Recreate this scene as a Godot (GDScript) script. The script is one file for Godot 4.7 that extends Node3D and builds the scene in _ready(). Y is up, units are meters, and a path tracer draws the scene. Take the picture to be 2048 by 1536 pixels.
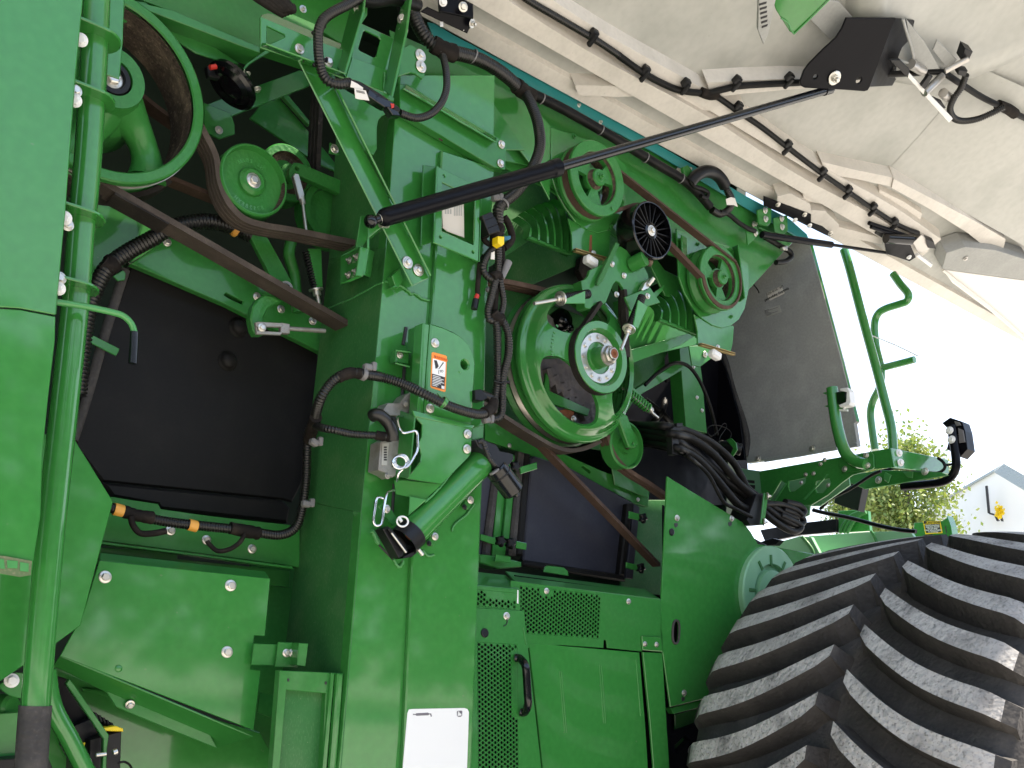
extends Node3D
# A combine harvester's left side with its shield swung up. World: x runs forward along the machine, y up, z out of its side towards the viewer.
# Shapes are read off as pixels of the photograph and set down on the machine's own planes (z = how far out of the side sheet), each at its real depth and thickness.
const FOCAL := 2000.0
var eye := Vector3(0, 1.65, 1.8)
var cam_right: Vector3
var cam_up: Vector3
var cam_ahead: Vector3
var rng := RandomNumberGenerator.new()
var names := {}
var combine: Node3D
var mats := {}
var bolt_mesh: ArrayMesh
var nut_mesh: ArrayMesh
var stud_mesh: ArrayMesh

func ray(px: float, py: float) -> Vector3:
	return cam_right * ((px - 1024.0) / FOCAL) + cam_up * ((1147.0 - py) / FOCAL) + cam_ahead
func Z(px: float, py: float, z: float) -> Vector3:
	var r := ray(px, py)
	return eye + r * ((z - eye.z) / r.z)
func X(px: float, py: float, x: float) -> Vector3:
	var r := ray(px, py)
	return eye + r * ((x - eye.x) / r.x)
func on_plane(px: float, py: float, p: Vector3, n: Vector3) -> Vector3:
	var r := ray(px, py)
	return eye + r * ((p - eye).dot(n) / r.dot(n))
func zs(a: Array, z: float) -> PackedVector3Array:
	var o := PackedVector3Array()
	for i in a.size() / 2:
		o.append(Z(a[2 * i], a[2 * i + 1], z))
	return o
func xs(a: Array, x: float) -> PackedVector3Array:
	var o := PackedVector3Array()
	for i in a.size() / 2:
		o.append(X(a[2 * i], a[2 * i + 1], x))
	return o
func z3(a: Array) -> PackedVector3Array:   # px, py, z triples
	var o := PackedVector3Array()
	for i in a.size() / 3:
		o.append(Z(a[3 * i], a[3 * i + 1], a[3 * i + 2]))
	return o

# ---------------------------------------------------------------- nodes
func numbered(called: String, parent: Node) -> String:
	var key := str(parent.get_instance_id()) + called
	var n: int = names.get(key, 0)
	names[key] = n + 1
	return called if n == 0 else "%s_%03d" % [called, n]
func put(o: Node3D, called: String, parent: Node, label := "") -> Node3D:
	o.name = numbered(called, parent)
	parent.add_child(o, true)
	if label:
		o.set_meta("label", label)
	return o
func part(m: Mb, called: String, mat: Material, parent: Node = null, label := "") -> MeshInstance3D:
	var o := MeshInstance3D.new()
	o.mesh = m.done()
	o.material_override = mat
	put(o, called, parent if parent else combine, label)
	return o
func thing(called: String, label: String, category: String, at := Vector3.ZERO, group := "") -> Node3D:
	var o := Node3D.new()
	o.position = at
	put(o, called, self, label)
	o.set_meta("category", category)
	if group:
		o.set_meta("group", group)
	return o

# ---------------------------------------------------------------- meshes
class Mb:
	var st := SurfaceTool.new()
	var g := -1
	var n := 0
	func _init() -> void:
		st.begin(Mesh.PRIMITIVE_TRIANGLES)
	func tri(a: Vector3, b: Vector3, c: Vector3) -> void:   # counter-clockwise from outside
		if (b - a).cross(c - a).length_squared() < 1e-18:
			return
		for p in [a, c, b]:
			st.set_smooth_group(g)
			st.add_vertex(p)
		n += 1
	func quad(a: Vector3, b: Vector3, c: Vector3, d: Vector3) -> void:
		tri(a, b, c)
		tri(a, c, d)
	func done() -> ArrayMesh:
		st.generate_normals()
		return st.commit()

func inset(p: PackedVector2Array, d: float) -> PackedVector2Array:
	var o := PackedVector2Array()
	var n := p.size()
	for i in n:
		var e0 := (p[i] - p[(i + n - 1) % n]).normalized()
		var e1 := (p[(i + 1) % n] - p[i]).normalized()
		var m := (e0.orthogonal() + e1.orthogonal())
		m = -m   # left of the direction: inside of a counter-clockwise ring
		var l := m.length()
		if l < 0.2:
			o.append(p[i])
			continue
		m /= l
		var k := maxf(m.dot(-e0.orthogonal()), 0.35)
		o.append(p[i] + m * (d / k))
	return o
func area2(p: PackedVector2Array) -> float:
	var s := 0.0
	for i in p.size():
		s += p[i].cross(p[(i + 1) % p.size()])
	return s * 0.5
func bridged(outer: PackedVector2Array, holes: Array) -> PackedVector2Array:
	var o := outer.duplicate()
	for h in holes:
		var best := 1e9
		var bi := 0
		var bj := 0
		for i in o.size():
			for j in h.size():
				var d: float = o[i].distance_squared_to(h[j])
				if d < best:
					best = d
					bi = i
					bj = j
		var r := PackedVector2Array()
		for i in bi + 1:
			r.append(o[i])
		for j in h.size() + 1:
			r.append(h[(bj + j) % h.size()])
		var back: Vector2 = (h[bj] - o[bi]).orthogonal().normalized() * 2e-6
		r[r.size() - 1] += back
		r.append(o[bi] + back)
		for i in range(bi + 1, o.size()):
			r.append(o[i])
		o = r
	return o
# a flat sheet: planar outline, outward normal, thickness, chamfered front edge, holes
func slab(m: Mb, pts: PackedVector3Array, nn: Vector3, th: float, holes: Array = [], bev := 0.0012) -> void:
	var nrm := nn.normalized()
	var a := (Vector3.UP if absf(nrm.y) < 0.9 else Vector3.RIGHT).cross(nrm).normalized()
	var b := nrm.cross(a)
	var o3 := pts[0]
	var rings := []
	for src in [pts] + holes:
		var q := PackedVector2Array()
		for p in src:
			q.append(Vector2((p - o3).dot(a), (p - o3).dot(b)))
		var want := 1.0 if rings.is_empty() else -1.0
		if area2(q) * want < 0:
			q.reverse()
		rings.append(q)
	bev = minf(bev, th * 0.45)
	var tops := []
	for q in rings:
		tops.append(inset(q, bev))
	var up := func(v: Vector2, h: float) -> Vector3: return o3 + a * v.x + b * v.y + nrm * h
	var cap := bridged(tops[0], tops.slice(1))
	var ti := Geometry2D.triangulate_polygon(cap)
	if ti.is_empty():
		print("no cap: ", pts[0], " ", pts.size())
	var cap2 := bridged(rings[0], rings.slice(1))
	m.g = -1
	for k in ti.size() / 3:
		var v0 := cap[ti[3 * k]]
		var v1 := cap[ti[3 * k + 1]]
		var v2 := cap[ti[3 * k + 2]]
		if (v1 - v0).cross(v2 - v0) < 0:
			var t := v1
			v1 = v2
			v2 = t
		m.tri(up.call(v0, 0), up.call(v1, 0), up.call(v2, 0))
	var tj := Geometry2D.triangulate_polygon(cap2)
	for k in tj.size() / 3:
		var v0 := cap2[tj[3 * k]]
		var v1 := cap2[tj[3 * k + 1]]
		var v2 := cap2[tj[3 * k + 2]]
		if (v1 - v0).cross(v2 - v0) > 0:
			var t := v1
			v1 = v2
			v2 = t
		m.tri(up.call(v0, -th), up.call(v1, -th), up.call(v2, -th))
	for r in rings.size():
		var q: PackedVector2Array = rings[r]
		var t: PackedVector2Array = tops[r]
		for i in q.size():
			var j := (i + 1) % q.size()
			m.quad(up.call(q[i], -bev), up.call(q[j], -bev), up.call(t[j], 0), up.call(t[i], 0))
			m.quad(up.call(q[i], -th), up.call(q[j], -th), up.call(q[j], -bev), up.call(q[i], -bev))
# sheet on the plane z; the outline is in pixels
func plate(called: String, mat: String, px: Array, z: float, th := 0.004, label := "", holes: Array = [], parent: Node = null, bev := 0.0012) -> MeshInstance3D:
	var m := Mb.new()
	var hs := []
	for h in holes:
		hs.append(h if h is PackedVector3Array else zs(h, z))
	slab(m, zs(px, z), Vector3(0, 0, 1), th, hs, bev)
	return part(m, called, mats[mat], parent, label)
# sheet on the plane x = const, its face to the rear (towards the camera)
func plate_x(called: String, mat: String, px: Array, x: float, th := 0.004, label := "", holes: Array = [], parent: Node = null) -> MeshInstance3D:
	var m := Mb.new()
	var hs := []
	for h in holes:
		hs.append(h if h is PackedVector3Array else xs(h, x))
	slab(m, xs(px, x), Vector3(-1, 0, 0), th, hs)
	return part(m, called, mats[mat], parent, label)
# sheet through any planar 3-D points; faces the camera
func sheet(called: String, mat: String, pts: PackedVector3Array, th := 0.004, label := "", parent: Node = null) -> MeshInstance3D:
	var m := Mb.new()
	facing(m, pts, th)
	return part(m, called, mats[mat], parent, label)
func facing(m: Mb, pts: PackedVector3Array, th: float, holes: Array = []) -> void:
	var n := Vector3.ZERO
	for i in pts.size():
		n += (pts[i] - pts[0]).cross(pts[(i + 1) % pts.size()] - pts[0])
	if n.dot(eye - pts[0]) < 0:
		n = -n
	slab(m, pts, n, th, holes)
func disc_px(px: float, py: float, z: float, r: float, n := 14) -> PackedVector3Array:   # a round hole on the plane z, radius in metres
	var c := Z(px, py, z)
	var o := PackedVector3Array()
	for i in n:
		o.append(c + Vector3(cos(TAU * i / n), sin(TAU * i / n), 0) * r)
	return o
func box(m: Mb, c: Vector3, s: Vector3, bs := Basis(), bev := 0.002) -> void:
	var h := s * 0.5
	bev = minf(bev, minf(h.x, minf(h.y, h.z)) * 0.6)
	m.g = -1
	var pt := func(x: float, y: float, z: float) -> Vector3: return c + bs * Vector3(x, y, z)
	for ax in 3:
		for sg in [-1.0, 1.0]:
			var u := (ax + 1) % 3
			var v := (ax + 2) % 3
			var q := []
			for k in [[-1, -1], [1, -1], [1, 1], [-1, 1]]:
				var p := Vector3.ZERO
				p[ax] = h[ax] * sg
				p[u] = (h[u] - bev) * k[0] * sg
				p[v] = (h[v] - bev) * k[1]
				q.append(c + bs * p)
			m.quad(q[0], q[1], q[2], q[3])
	for ax in 3:   # chamfers along each axis
		var u := (ax + 1) % 3
		var v := (ax + 2) % 3
		for k in [[1, 1], [-1, 1], [-1, -1], [1, -1]]:
			var p := []
			for e in [[-1, 0], [1, 0], [1, 1], [-1, 1]]:
				var w := Vector3.ZERO
				w[ax] = (h[ax] - bev) * e[0]
				w[u] = (h[u] - (bev if e[1] == 0 else 0.0)) * k[0]
				w[v] = (h[v] - (bev if e[1] == 1 else 0.0)) * k[1]
				p.append(c + bs * w)
			if k[0] * k[1] > 0:
				m.quad(p[3], p[2], p[1], p[0])
			else:
				m.quad(p[0], p[1], p[2], p[3])
	for i in 8:
		var s3 := Vector3(1 if i & 1 else -1, 1 if i & 2 else -1, 1 if i & 4 else -1)
		var a := Vector3(h.x, h.y - bev, h.z - bev) * s3
		var b := Vector3(h.x - bev, h.y, h.z - bev) * s3
		var d := Vector3(h.x - bev, h.y - bev, h.z) * s3
		if s3.x * s3.y * s3.z > 0:
			m.tri(c + bs * a, c + bs * b, c + bs * d)
		else:
			m.tri(c + bs * a, c + bs * d, c + bs * b)
func smooth(p: PackedVector3Array, per := 6, closed := false) -> PackedVector3Array:
	var o := PackedVector3Array()
	var n := p.size()
	if n < 3 and not closed:
		return p
	for i in (n if closed else n - 1):
		var p0 := p[(i + n - 1) % n] if closed else p[maxi(i - 1, 0)]
		var p1 := p[i]
		var p2 := p[(i + 1) % n]
		var p3 := p[(i + 2) % n] if closed else p[mini(i + 2, n - 1)]
		for k in per:
			var t := float(k) / per
			o.append(0.5 * ((2.0 * p1) + (p2 - p0) * t + (2.0 * p0 - 5.0 * p1 + 4.0 * p2 - p3) * t * t + (3.0 * p1 - p0 - 3.0 * p2 + p3) * t * t * t))
	if not closed:
		o.append(p[n - 1])
	return o
func resample(p: PackedVector3Array, step: float) -> PackedVector3Array:
	var o := PackedVector3Array([p[0]])
	var need := step
	for i in p.size() - 1:
		var a := p[i]
		var l := a.distance_to(p[i + 1])
		var at := need
		while at <= l:
			o.append(a.lerp(p[i + 1], at / l))
			at += step
		need = at - l
	if o[o.size() - 1].distance_to(p[p.size() - 1]) > step * 0.3:
		o.append(p[p.size() - 1])
	return o
func tube(m: Mb, p: PackedVector3Array, r: float, sides := 10, radii := PackedFloat32Array(), closed := false) -> void:
	m.g = 0
	var n := p.size()
	var rings := []
	var side := Vector3.ZERO
	for i in n:
		var a := p[(i + n - 1) % n] if closed else p[maxi(i - 1, 0)]
		var b := p[(i + 1) % n] if closed else p[mini(i + 1, n - 1)]
		var t := (b - a).normalized()
		if side == Vector3.ZERO:
			side = t.cross(Vector3.UP if absf(t.y) < 0.9 else Vector3.RIGHT).normalized()
		side = (side - t * side.dot(t)).normalized()
		var up := side.cross(t)
		var ring := PackedVector3Array()
		var rr := radii[i] if radii.size() else r
		for k in sides:
			var an := TAU * k / sides
			ring.append(p[i] + (side * cos(an) + up * sin(an)) * rr)
		rings.append(ring)
	for i in (n if closed else n - 1):
		var a: PackedVector3Array = rings[i]
		var b: PackedVector3Array = rings[(i + 1) % n]
		for k in sides:
			var l := (k + 1) % sides
			m.quad(a[k], b[k], b[l], a[l])
	if not closed:
		m.g = -1
		for k in range(1, sides - 1):
			m.tri(rings[0][0], rings[0][k], rings[0][k + 1])
			m.tri(rings[n - 1][0], rings[n - 1][k + 1], rings[n - 1][k])
func pipe(called: String, mat: String, p: PackedVector3Array, r: float, label := "", parent: Node = null, per := 8, sides := 12) -> MeshInstance3D:
	var m := Mb.new()
	tube(m, smooth(p, per), r, sides)
	return part(m, called, mats[mat], parent, label)
func loom(called: String, p: PackedVector3Array, r: float, label := "", parent: Node = null, pitch := 0.0056, mat := "loom") -> MeshInstance3D:   # split corrugated conduit
	var q := resample(smooth(p, 10), pitch / 4.0)
	var rad := PackedFloat32Array()
	for i in q.size():
		rad.append(r * [1.0, 1.0, 0.78, 0.78][i % 4])
	var m := Mb.new()
	tube(m, q, r, 10, rad)
	return part(m, called, mats[mat], parent, label)
# solid of revolution; profile of (radius, height along the axis) from the outside back to the front centre
func lathe(m: Mb, c: Vector3, axis: Vector3, prof: Array, seg := 40, soft := false) -> void:
	var n := axis.normalized()
	var a := (Vector3.UP if absf(n.y) < 0.9 else Vector3.RIGHT).cross(n).normalized()
	var b := n.cross(a)
	for i in prof.size() - 1:
		m.g = 1 if soft else i + 1
		for k in seg:
			var d0 := a * cos(TAU * k / seg) + b * sin(TAU * k / seg)
			var d1 := a * cos(TAU * (k + 1) / seg) + b * sin(TAU * (k + 1) / seg)
			var p0: Array = prof[i]
			var p1: Array = prof[i + 1]
			m.quad(c + d0 * p0[0] + n * p0[1], c + d1 * p0[0] + n * p0[1], c + d1 * p1[0] + n * p1[1], c + d0 * p1[0] + n * p1[1])
# a sheet u,v in [0,1] with parts cut away where keep < 0, given thickness; wraps in u when closed
func cut_shell(m: Mb, nu: int, nv: int, at: Callable, keep: Callable, th: float, wrap := true) -> void:
	var f := []
	for i in nu + 1:
		var col := PackedFloat32Array()
		for j in nv + 1:
			col.append(keep.call(float(i) / nu, float(j) / nv))
		f.append(col)
	var e := 0.25 / nu
	var pos := func(u: float, v: float) -> Array:
		var p: Vector3 = at.call(u, v)
		var du: Vector3 = at.call(u + e, v) - at.call(u - e, v)
		var v0 := maxf(v - 0.002, 0.0)
		var v1 := minf(v + 0.002, 1.0)
		var dv: Vector3 = at.call(u, v1) - at.call(u, v0)
		var nn := du.cross(dv).normalized()
		return [p, p - nn * th]
	for i in nu:
		for j in nv:
			var cs := [[i, j], [i + 1, j], [i + 1, j + 1], [i, j + 1]]
			var poly := []
			var edge := []
			for k in 4:
				var a: Array = cs[k]
				var b: Array = cs[(k + 1) % 4]
				var fa: float = f[a[0]][a[1]]
				var fb: float = f[b[0]][b[1]]
				if fa >= 0:
					poly.append(Vector2(float(a[0]) / nu, float(a[1]) / nv))
					edge.append(false)
				if (fa >= 0) != (fb >= 0):
					var t := fa / (fa - fb)
					poly.append(Vector2(lerpf(a[0], b[0], t) / nu, lerpf(a[1], b[1], t) / nv))
					edge.append(fa >= 0)   # the cut leaves the cell here and comes back at the next point
			if poly.size() < 3:
				continue
			var top := []
			for q in poly:
				top.append(pos.call(q.x, q.y))
			for k in range(1, poly.size() - 1):
				m.g = 1
				m.tri(top[0][0], top[k][0], top[k + 1][0])
				m.g = 2
				m.tri(top[0][1], top[k + 1][1], top[k][1])
			for k in poly.size():
				if edge[k]:
					var l := (k + 1) % poly.size()
					m.g = 3
					m.quad(top[k][1], top[l][1], top[l][0], top[k][0])
# a belt: path on one plane of constant z, ribbed on its outer face
func belt(called: String, mat: String, p: PackedVector3Array, w: float, th: float, ribs: int, label := "", closed := false, per := 8, flip := false, parent: Node = null) -> MeshInstance3D:
	var q := smooth(p, per, closed)
	var prof := []   # (out of the path, along z)
	prof.append(Vector2(-th * 0.5, -w * 0.5))
	for i in ribs:
		var z0 := -w * 0.5 + w * i / ribs
		var z1 := -w * 0.5 + w * (i + 1) / ribs
		prof.append(Vector2(th * 0.5, lerpf(z0, z1, 0.14)))
		prof.append(Vector2(th * 0.5, lerpf(z0, z1, 0.86)))
		if i < ribs - 1:
			prof.append(Vector2(th * 0.1, z1))
	prof.append(Vector2(-th * 0.5, w * 0.5))
	var m := Mb.new()
	var n := q.size()
	var rows := []
	for i in n:
		var a := q[(i + n - 1) % n] if closed else q[maxi(i - 1, 0)]
		var b := q[(i + 1) % n] if closed else q[mini(i + 1, n - 1)]
		var t := (b - a).normalized()
		var out := t.cross(Vector3(0, 0, 1)).normalized() * (-1.0 if flip else 1.0)
		var row := PackedVector3Array()
		for v in prof:
			row.append(q[i] + out * v.x + Vector3(0, 0, v.y))
		rows.append(row)
	for i in (n if closed else n - 1):
		var a: PackedVector3Array = rows[i]
		var b: PackedVector3Array = rows[(i + 1) % n]
		for k in prof.size():
			var l := (k + 1) % prof.size()
			m.g = k + 1
			if flip:
				m.quad(a[k], a[l], b[l], b[k])
			else:
				m.quad(a[k], b[k], b[l], a[l])
	return part(m, called, mats[mat], parent, label)
# hexagon-flange bolts, nuts and studs share three meshes
func make_bolts() -> void:
	var hex := func(m: Mb, r: float, h0: float, h1: float) -> void:
		var lo := []
		var hi := []
		var tp := []
		for k in 6:
			var d := Vector3(cos(TAU * k / 6.0), sin(TAU * k / 6.0), 0)
			lo.append(d * r + Vector3(0, 0, h0))
			hi.append(d * r + Vector3(0, 0, h1 - 0.12))
			tp.append(d * r * 0.82 + Vector3(0, 0, h1))
		m.g = -1
		for k in 6:
			var l := (k + 1) % 6
			m.quad(lo[k], lo[l], hi[l], hi[k])
			m.quad(hi[k], hi[l], tp[l], tp[k])
			m.tri(Vector3(0, 0, h1), tp[k], tp[l])
	var m := Mb.new()
	lathe(m, Vector3.ZERO, Vector3(0, 0, 1), [[1.5, -0.05], [1.5, 0.14], [1.38, 0.24], [0.9, 0.36]], 18)
	hex.call(m, 1.0, 0.2, 1.05)
	bolt_mesh = m.done()
	m = Mb.new()
	lathe(m, Vector3.ZERO, Vector3(0, 0, 1), [[1.75, -0.05], [1.75, 0.1], [1.6, 0.22], [0.9, 0.24]], 20)
	hex.call(m, 1.0, 0.2, 1.0)
	lathe(m, Vector3.ZERO, Vector3(0, 0, 1), [[0.58, 0.9], [0.58, 1.75], [0.45, 1.9], [0.0, 1.9]], 12)
	nut_mesh = m.done()
	m = Mb.new()
	lathe(m, Vector3.ZERO, Vector3(0, 0, 1), [[2.1, -0.05], [2.1, 0.12], [1.9, 0.3], [1.5, 0.3], [1.5, 0.42], [1.3, 0.55], [0.9, 0.6]], 24)
	hex.call(m, 1.0, 0.4, 1.3)
	stud_mesh = m.done()
func bolt_at(parent: Node, p: Vector3, n: Vector3, s: float, mesh: Mesh = null, mat := "zinc", called := "bolt") -> void:
	var o := MeshInstance3D.new()
	o.mesh = mesh if mesh else bolt_mesh
	o.material_override = mats[mat]
	var zz := n.normalized()
	var xx := (Vector3.UP if absf(zz.y) < 0.9 else Vector3.RIGHT).cross(zz).normalized().rotated(zz, rng.randf() * TAU)
	o.transform = Transform3D(Basis(xx * s, zz.cross(xx) * s, zz * s), p)
	put(o, called, parent)
func bl(parent: Node, pts: Array, z: float, s := 0.0055, kind := 0, mat := "zinc") -> void:
	for i in pts.size() / 2:
		bolt_at(parent, Z(pts[2 * i], pts[2 * i + 1], z), Vector3(0, 0, 1), s, [bolt_mesh, nut_mesh, stud_mesh][kind], mat, ["bolt", "nut", "bolt"][kind])
func blx(parent: Node, pts: Array, x: float, s := 0.0055, kind := 0, mat := "zinc") -> void:
	for i in pts.size() / 2:
		bolt_at(parent, X(pts[2 * i], pts[2 * i + 1], x), Vector3(-1, 0, 0), s, [bolt_mesh, nut_mesh, stud_mesh][kind], mat, ["bolt", "nut", "bolt"][kind])
func rod(m: Mb, a: Vector3, b: Vector3, r: float, sides := 12, r2 := -1.0) -> void:
	tube(m, PackedVector3Array([a, b]), r, sides, PackedFloat32Array([r, r2 if r2 >= 0 else r]))
# flat lettering lying on a surface
func lettering(text: String, p: Vector3, right: Vector3, up: Vector3, height: float, mat: String, parent: Node, called := "lettering", font := "Droid Sans", bold := 700, depth := 0.0004, squeeze := 1.0) -> void:
	var tm := TextMesh.new()
	var f := SystemFont.new()
	f.font_names = PackedStringArray([font])
	f.font_weight = bold
	tm.font = f
	tm.text = text
	tm.font_size = 32
	tm.pixel_size = height / 24.0
	tm.depth = depth
	var o := MeshInstance3D.new()
	o.mesh = tm
	o.material_override = mats[mat]
	var r := right.normalized()
	var u := up.normalized()
	o.transform = Transform3D(Basis(r * squeeze, u, r.cross(u)), p)
	put(o, called, parent)

# ---------------------------------------------------------------- materials
func noise(seed_: int, freq: float, oct := 4, kind := FastNoiseLite.TYPE_SIMPLEX_SMOOTH) -> FastNoiseLite:
	var n := FastNoiseLite.new()
	n.seed = seed_
	n.noise_type = kind
	n.frequency = freq
	n.fractal_octaves = oct
	return n
func paint_texture(base: Color, dust: Color, seed_: int, size: int, blotch: float, specks: float, streak := 1.0) -> ImageTexture:
	var big := noise(seed_, 0.008).get_seamless_image(size, size)
	var fine := noise(seed_ + 1, 0.09, 2).get_seamless_image(size, size)
	var r := RandomNumberGenerator.new()
	r.seed = seed_
	var im := Image.create_empty(size, size, true, Image.FORMAT_RGB8)
	for y in size:
		for x in size:
			var a := big.get_pixel(x, y).r
			var b := fine.get_pixel(int(x * streak) % size, y).r
			var k := clampf((a - 0.45) * 2.0, 0.0, 1.0) * blotch + clampf((b - 0.62) * 3.0, 0.0, 1.0) * specks
			var c := base.lerp(dust, clampf(k, 0.0, 1.0))
			var v := 1.0 + (b - 0.5) * 0.08
			im.set_pixel(x, y, Color(c.r * v, c.g * v, c.b * v))
	for i in int(size * specks * 3.0):
		var x := r.randi() % size
		var y := r.randi() % size
		var c := im.get_pixel(x, y).lerp(dust, r.randf_range(0.2, 0.7))
		im.set_pixel(x, y, c)
		if r.randf() < 0.3:
			im.set_pixel((x + 1) % size, y, c)
	im.generate_mipmaps()
	return ImageTexture.create_from_image(im)
func bump_texture(seed_: int, freq: float, size: int, strength: float, oct := 3) -> ImageTexture:
	var im := noise(seed_, freq, oct).get_seamless_image(size, size)
	im.convert(Image.FORMAT_RGBA8)
	im.bump_map_to_normal_map(strength)
	im.generate_mipmaps()
	return ImageTexture.create_from_image(im)
func mat(called: String, col: Color, rough: float, metal := 0.0, tex: Texture2D = null, scale := 1.0, nrm: Texture2D = null, nscale := 0.3, coat := 0.0) -> StandardMaterial3D:
	var m := StandardMaterial3D.new()
	m.albedo_color = Color.WHITE if tex else col
	m.roughness = rough
	m.metallic = metal
	if tex or nrm:
		m.uv1_triplanar = true
		m.uv1_world_triplanar = true
		m.uv1_scale = Vector3.ONE * scale
	if tex:
		m.albedo_texture = tex
	if nrm:
		m.normal_enabled = true
		m.normal_texture = nrm
		m.normal_scale = nscale
	if coat > 0.0:
		m.clearcoat_enabled = true
		m.clearcoat = coat
		m.clearcoat_roughness = 0.06
	mats[called] = m
	return m
func srgb(r: float, g: float, b: float) -> Color:   # linear base colour in
	return Color(r, g, b).linear_to_srgb()
func make_materials() -> void:
	var peel := bump_texture(3, 0.03, 256, 2.0)
	var cast := bump_texture(5, 0.12, 256, 3.0)
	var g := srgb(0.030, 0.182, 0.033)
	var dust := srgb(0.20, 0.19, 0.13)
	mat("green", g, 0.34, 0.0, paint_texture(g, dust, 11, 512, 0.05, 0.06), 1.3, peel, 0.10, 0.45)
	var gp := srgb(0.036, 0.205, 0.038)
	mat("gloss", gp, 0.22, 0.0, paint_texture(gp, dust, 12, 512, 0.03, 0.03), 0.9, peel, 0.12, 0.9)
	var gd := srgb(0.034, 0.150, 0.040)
	mat("dusty_shaded", gd, 0.55, 0.0, paint_texture(gd, srgb(0.25, 0.26, 0.16), 13, 512, 0.22, 0.30, 4.0), 1.6, peel, 0.15, 0.1)  # dusty green; on deep bay sheets its darkness stands for shade
	mat("cast_green", g, 0.38, 0.0, paint_texture(g, dust, 14, 256, 0.10, 0.06), 3.0, cast, 0.22, 0.2)
	mat("pale_green", srgb(0.06, 0.26, 0.07), 0.35, 0.0, null, 1.0, peel, 0.2, 0.6)  # paler green; at the walkway the paleness stands for sunlight
	mat("weld", srgb(0.06, 0.25, 0.07), 0.35, 0.0, null, 1.0, cast, 0.6)
	mat("inner_shade", srgb(0.010, 0.026, 0.014), 0.7)  # near-black green, the shade of the bays put into the colour
	mat("sunlit_green", srgb(0.20, 0.42, 0.23), 0.4, 0.0, null, 1.0, peel, 0.2, 0.3)  # pale version of the green, sun glare put into the colour
	mat("dried_mud", srgb(0.16, 0.17, 0.08), 0.9, 0.0, paint_texture(srgb(0.11, 0.16, 0.07), srgb(0.25, 0.20, 0.13), 37, 256, 0.8, 0.6), 7.0)
	mat("wood_leaf", srgb(0.035, 0.055, 0.015), 0.8)
	mat("teal", srgb(0.03, 0.24, 0.24), 0.35)  # sky reflection on the green hinge strip, put into the colour
	mat("shield", srgb(0.5, 0.47, 0.42), 0.42, 0.0, paint_texture(srgb(0.43, 0.43, 0.40), srgb(0.25, 0.26, 0.235), 21, 512, 0.55, 0.05), 0.8, peel, 0.2)  # recess shade put into this base colour, besides its own smudges
	mat("shield_rib_lit", srgb(0.5, 0.47, 0.42), 0.42, 0.0, paint_texture(srgb(0.64, 0.605, 0.555), srgb(0.36, 0.345, 0.31), 36, 512, 0.40, 0.12), 1.4, peel, 0.2)  # lit copy of the shield skin, lighter for the ribs
	mat("liner", srgb(0.12, 0.13, 0.12), 0.7, 0.0, paint_texture(srgb(0.33, 0.335, 0.325), srgb(0.44, 0.44, 0.43), 22, 512, 0.5, 0.05), 2.0)
	mat("black_panel", srgb(0.014, 0.014, 0.015), 0.5, 0.0, paint_texture(srgb(0.009, 0.0086, 0.0083), srgb(0.030, 0.027, 0.024), 23, 512, 0.18, 0.10), 2.0)
	mat("navy_panel", srgb(0.028, 0.030, 0.045), 0.45, 0.0, paint_texture(srgb(0.028, 0.029, 0.042), srgb(0.07, 0.07, 0.076), 24, 512, 0.22, 0.10), 2.0)
	mat("black_paint", srgb(0.004, 0.004, 0.006), 0.30, 0.0, null, 1.0, peel, 0.2)
	mat("black_gloss", srgb(0.003, 0.003, 0.004), 0.16)
	mat("plastic", srgb(0.006, 0.006, 0.007), 0.42)
	mat("motor", srgb(0.016, 0.017, 0.021), 0.33)
	mat("loom", srgb(0.022, 0.021, 0.020), 0.36, 0.0, paint_texture(srgb(0.008, 0.0075, 0.007), srgb(0.05, 0.042, 0.034), 25, 256, 0.25, 0.25), 9.0)
	mat("tape", srgb(0.035, 0.028, 0.023), 0.8, 0.0, paint_texture(srgb(0.011, 0.009, 0.008), srgb(0.06, 0.045, 0.034), 26, 256, 0.5, 0.3), 12.0)
	mat("hose", srgb(0.022, 0.021, 0.021), 0.42, 0.0, paint_texture(srgb(0.007, 0.007, 0.007), srgb(0.06, 0.052, 0.045), 27, 256, 0.22, 0.18), 6.0)
	mat("belt", srgb(0.075, 0.058, 0.046), 0.75, 0.0, paint_texture(srgb(0.06, 0.048, 0.04), srgb(0.17, 0.135, 0.11), 28, 256, 0.45, 0.35, 5.0), 5.0)
	mat("brown_belt", srgb(0.09, 0.055, 0.04), 0.75, 0.0, paint_texture(srgb(0.075, 0.048, 0.036), srgb(0.16, 0.11, 0.085), 29, 256, 0.5, 0.2), 4.0)
	mat("dark_belt", srgb(0.03, 0.026, 0.023), 0.7, 0.0, paint_texture(srgb(0.025, 0.022, 0.020), srgb(0.10, 0.08, 0.065), 30, 256, 0.4, 0.3), 5.0)
	mat("chaff", srgb(0.10, 0.075, 0.05), 0.95, 0.0, paint_texture(srgb(0.05, 0.038, 0.03), srgb(0.24, 0.185, 0.13), 31, 256, 0.8, 0.7), 5.0, cast, 1.2)
	mat("zinc", srgb(0.62, 0.60, 0.55), 0.32, 0.85)
	mat("steel", srgb(0.48, 0.46, 0.43), 0.38, 0.85, null, 1.0, cast, 0.15)
	mat("chrome", srgb(0.75, 0.76, 0.78), 0.16, 1.0)
	mat("worn_steel", srgb(0.42, 0.40, 0.36), 0.28, 0.9)
	mat("alloy", srgb(0.33, 0.32, 0.30), 0.5, 0.55, paint_texture(srgb(0.36, 0.35, 0.33), srgb(0.18, 0.16, 0.13), 32, 256, 0.5, 0.3), 8.0, cast, 0.4)
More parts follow.
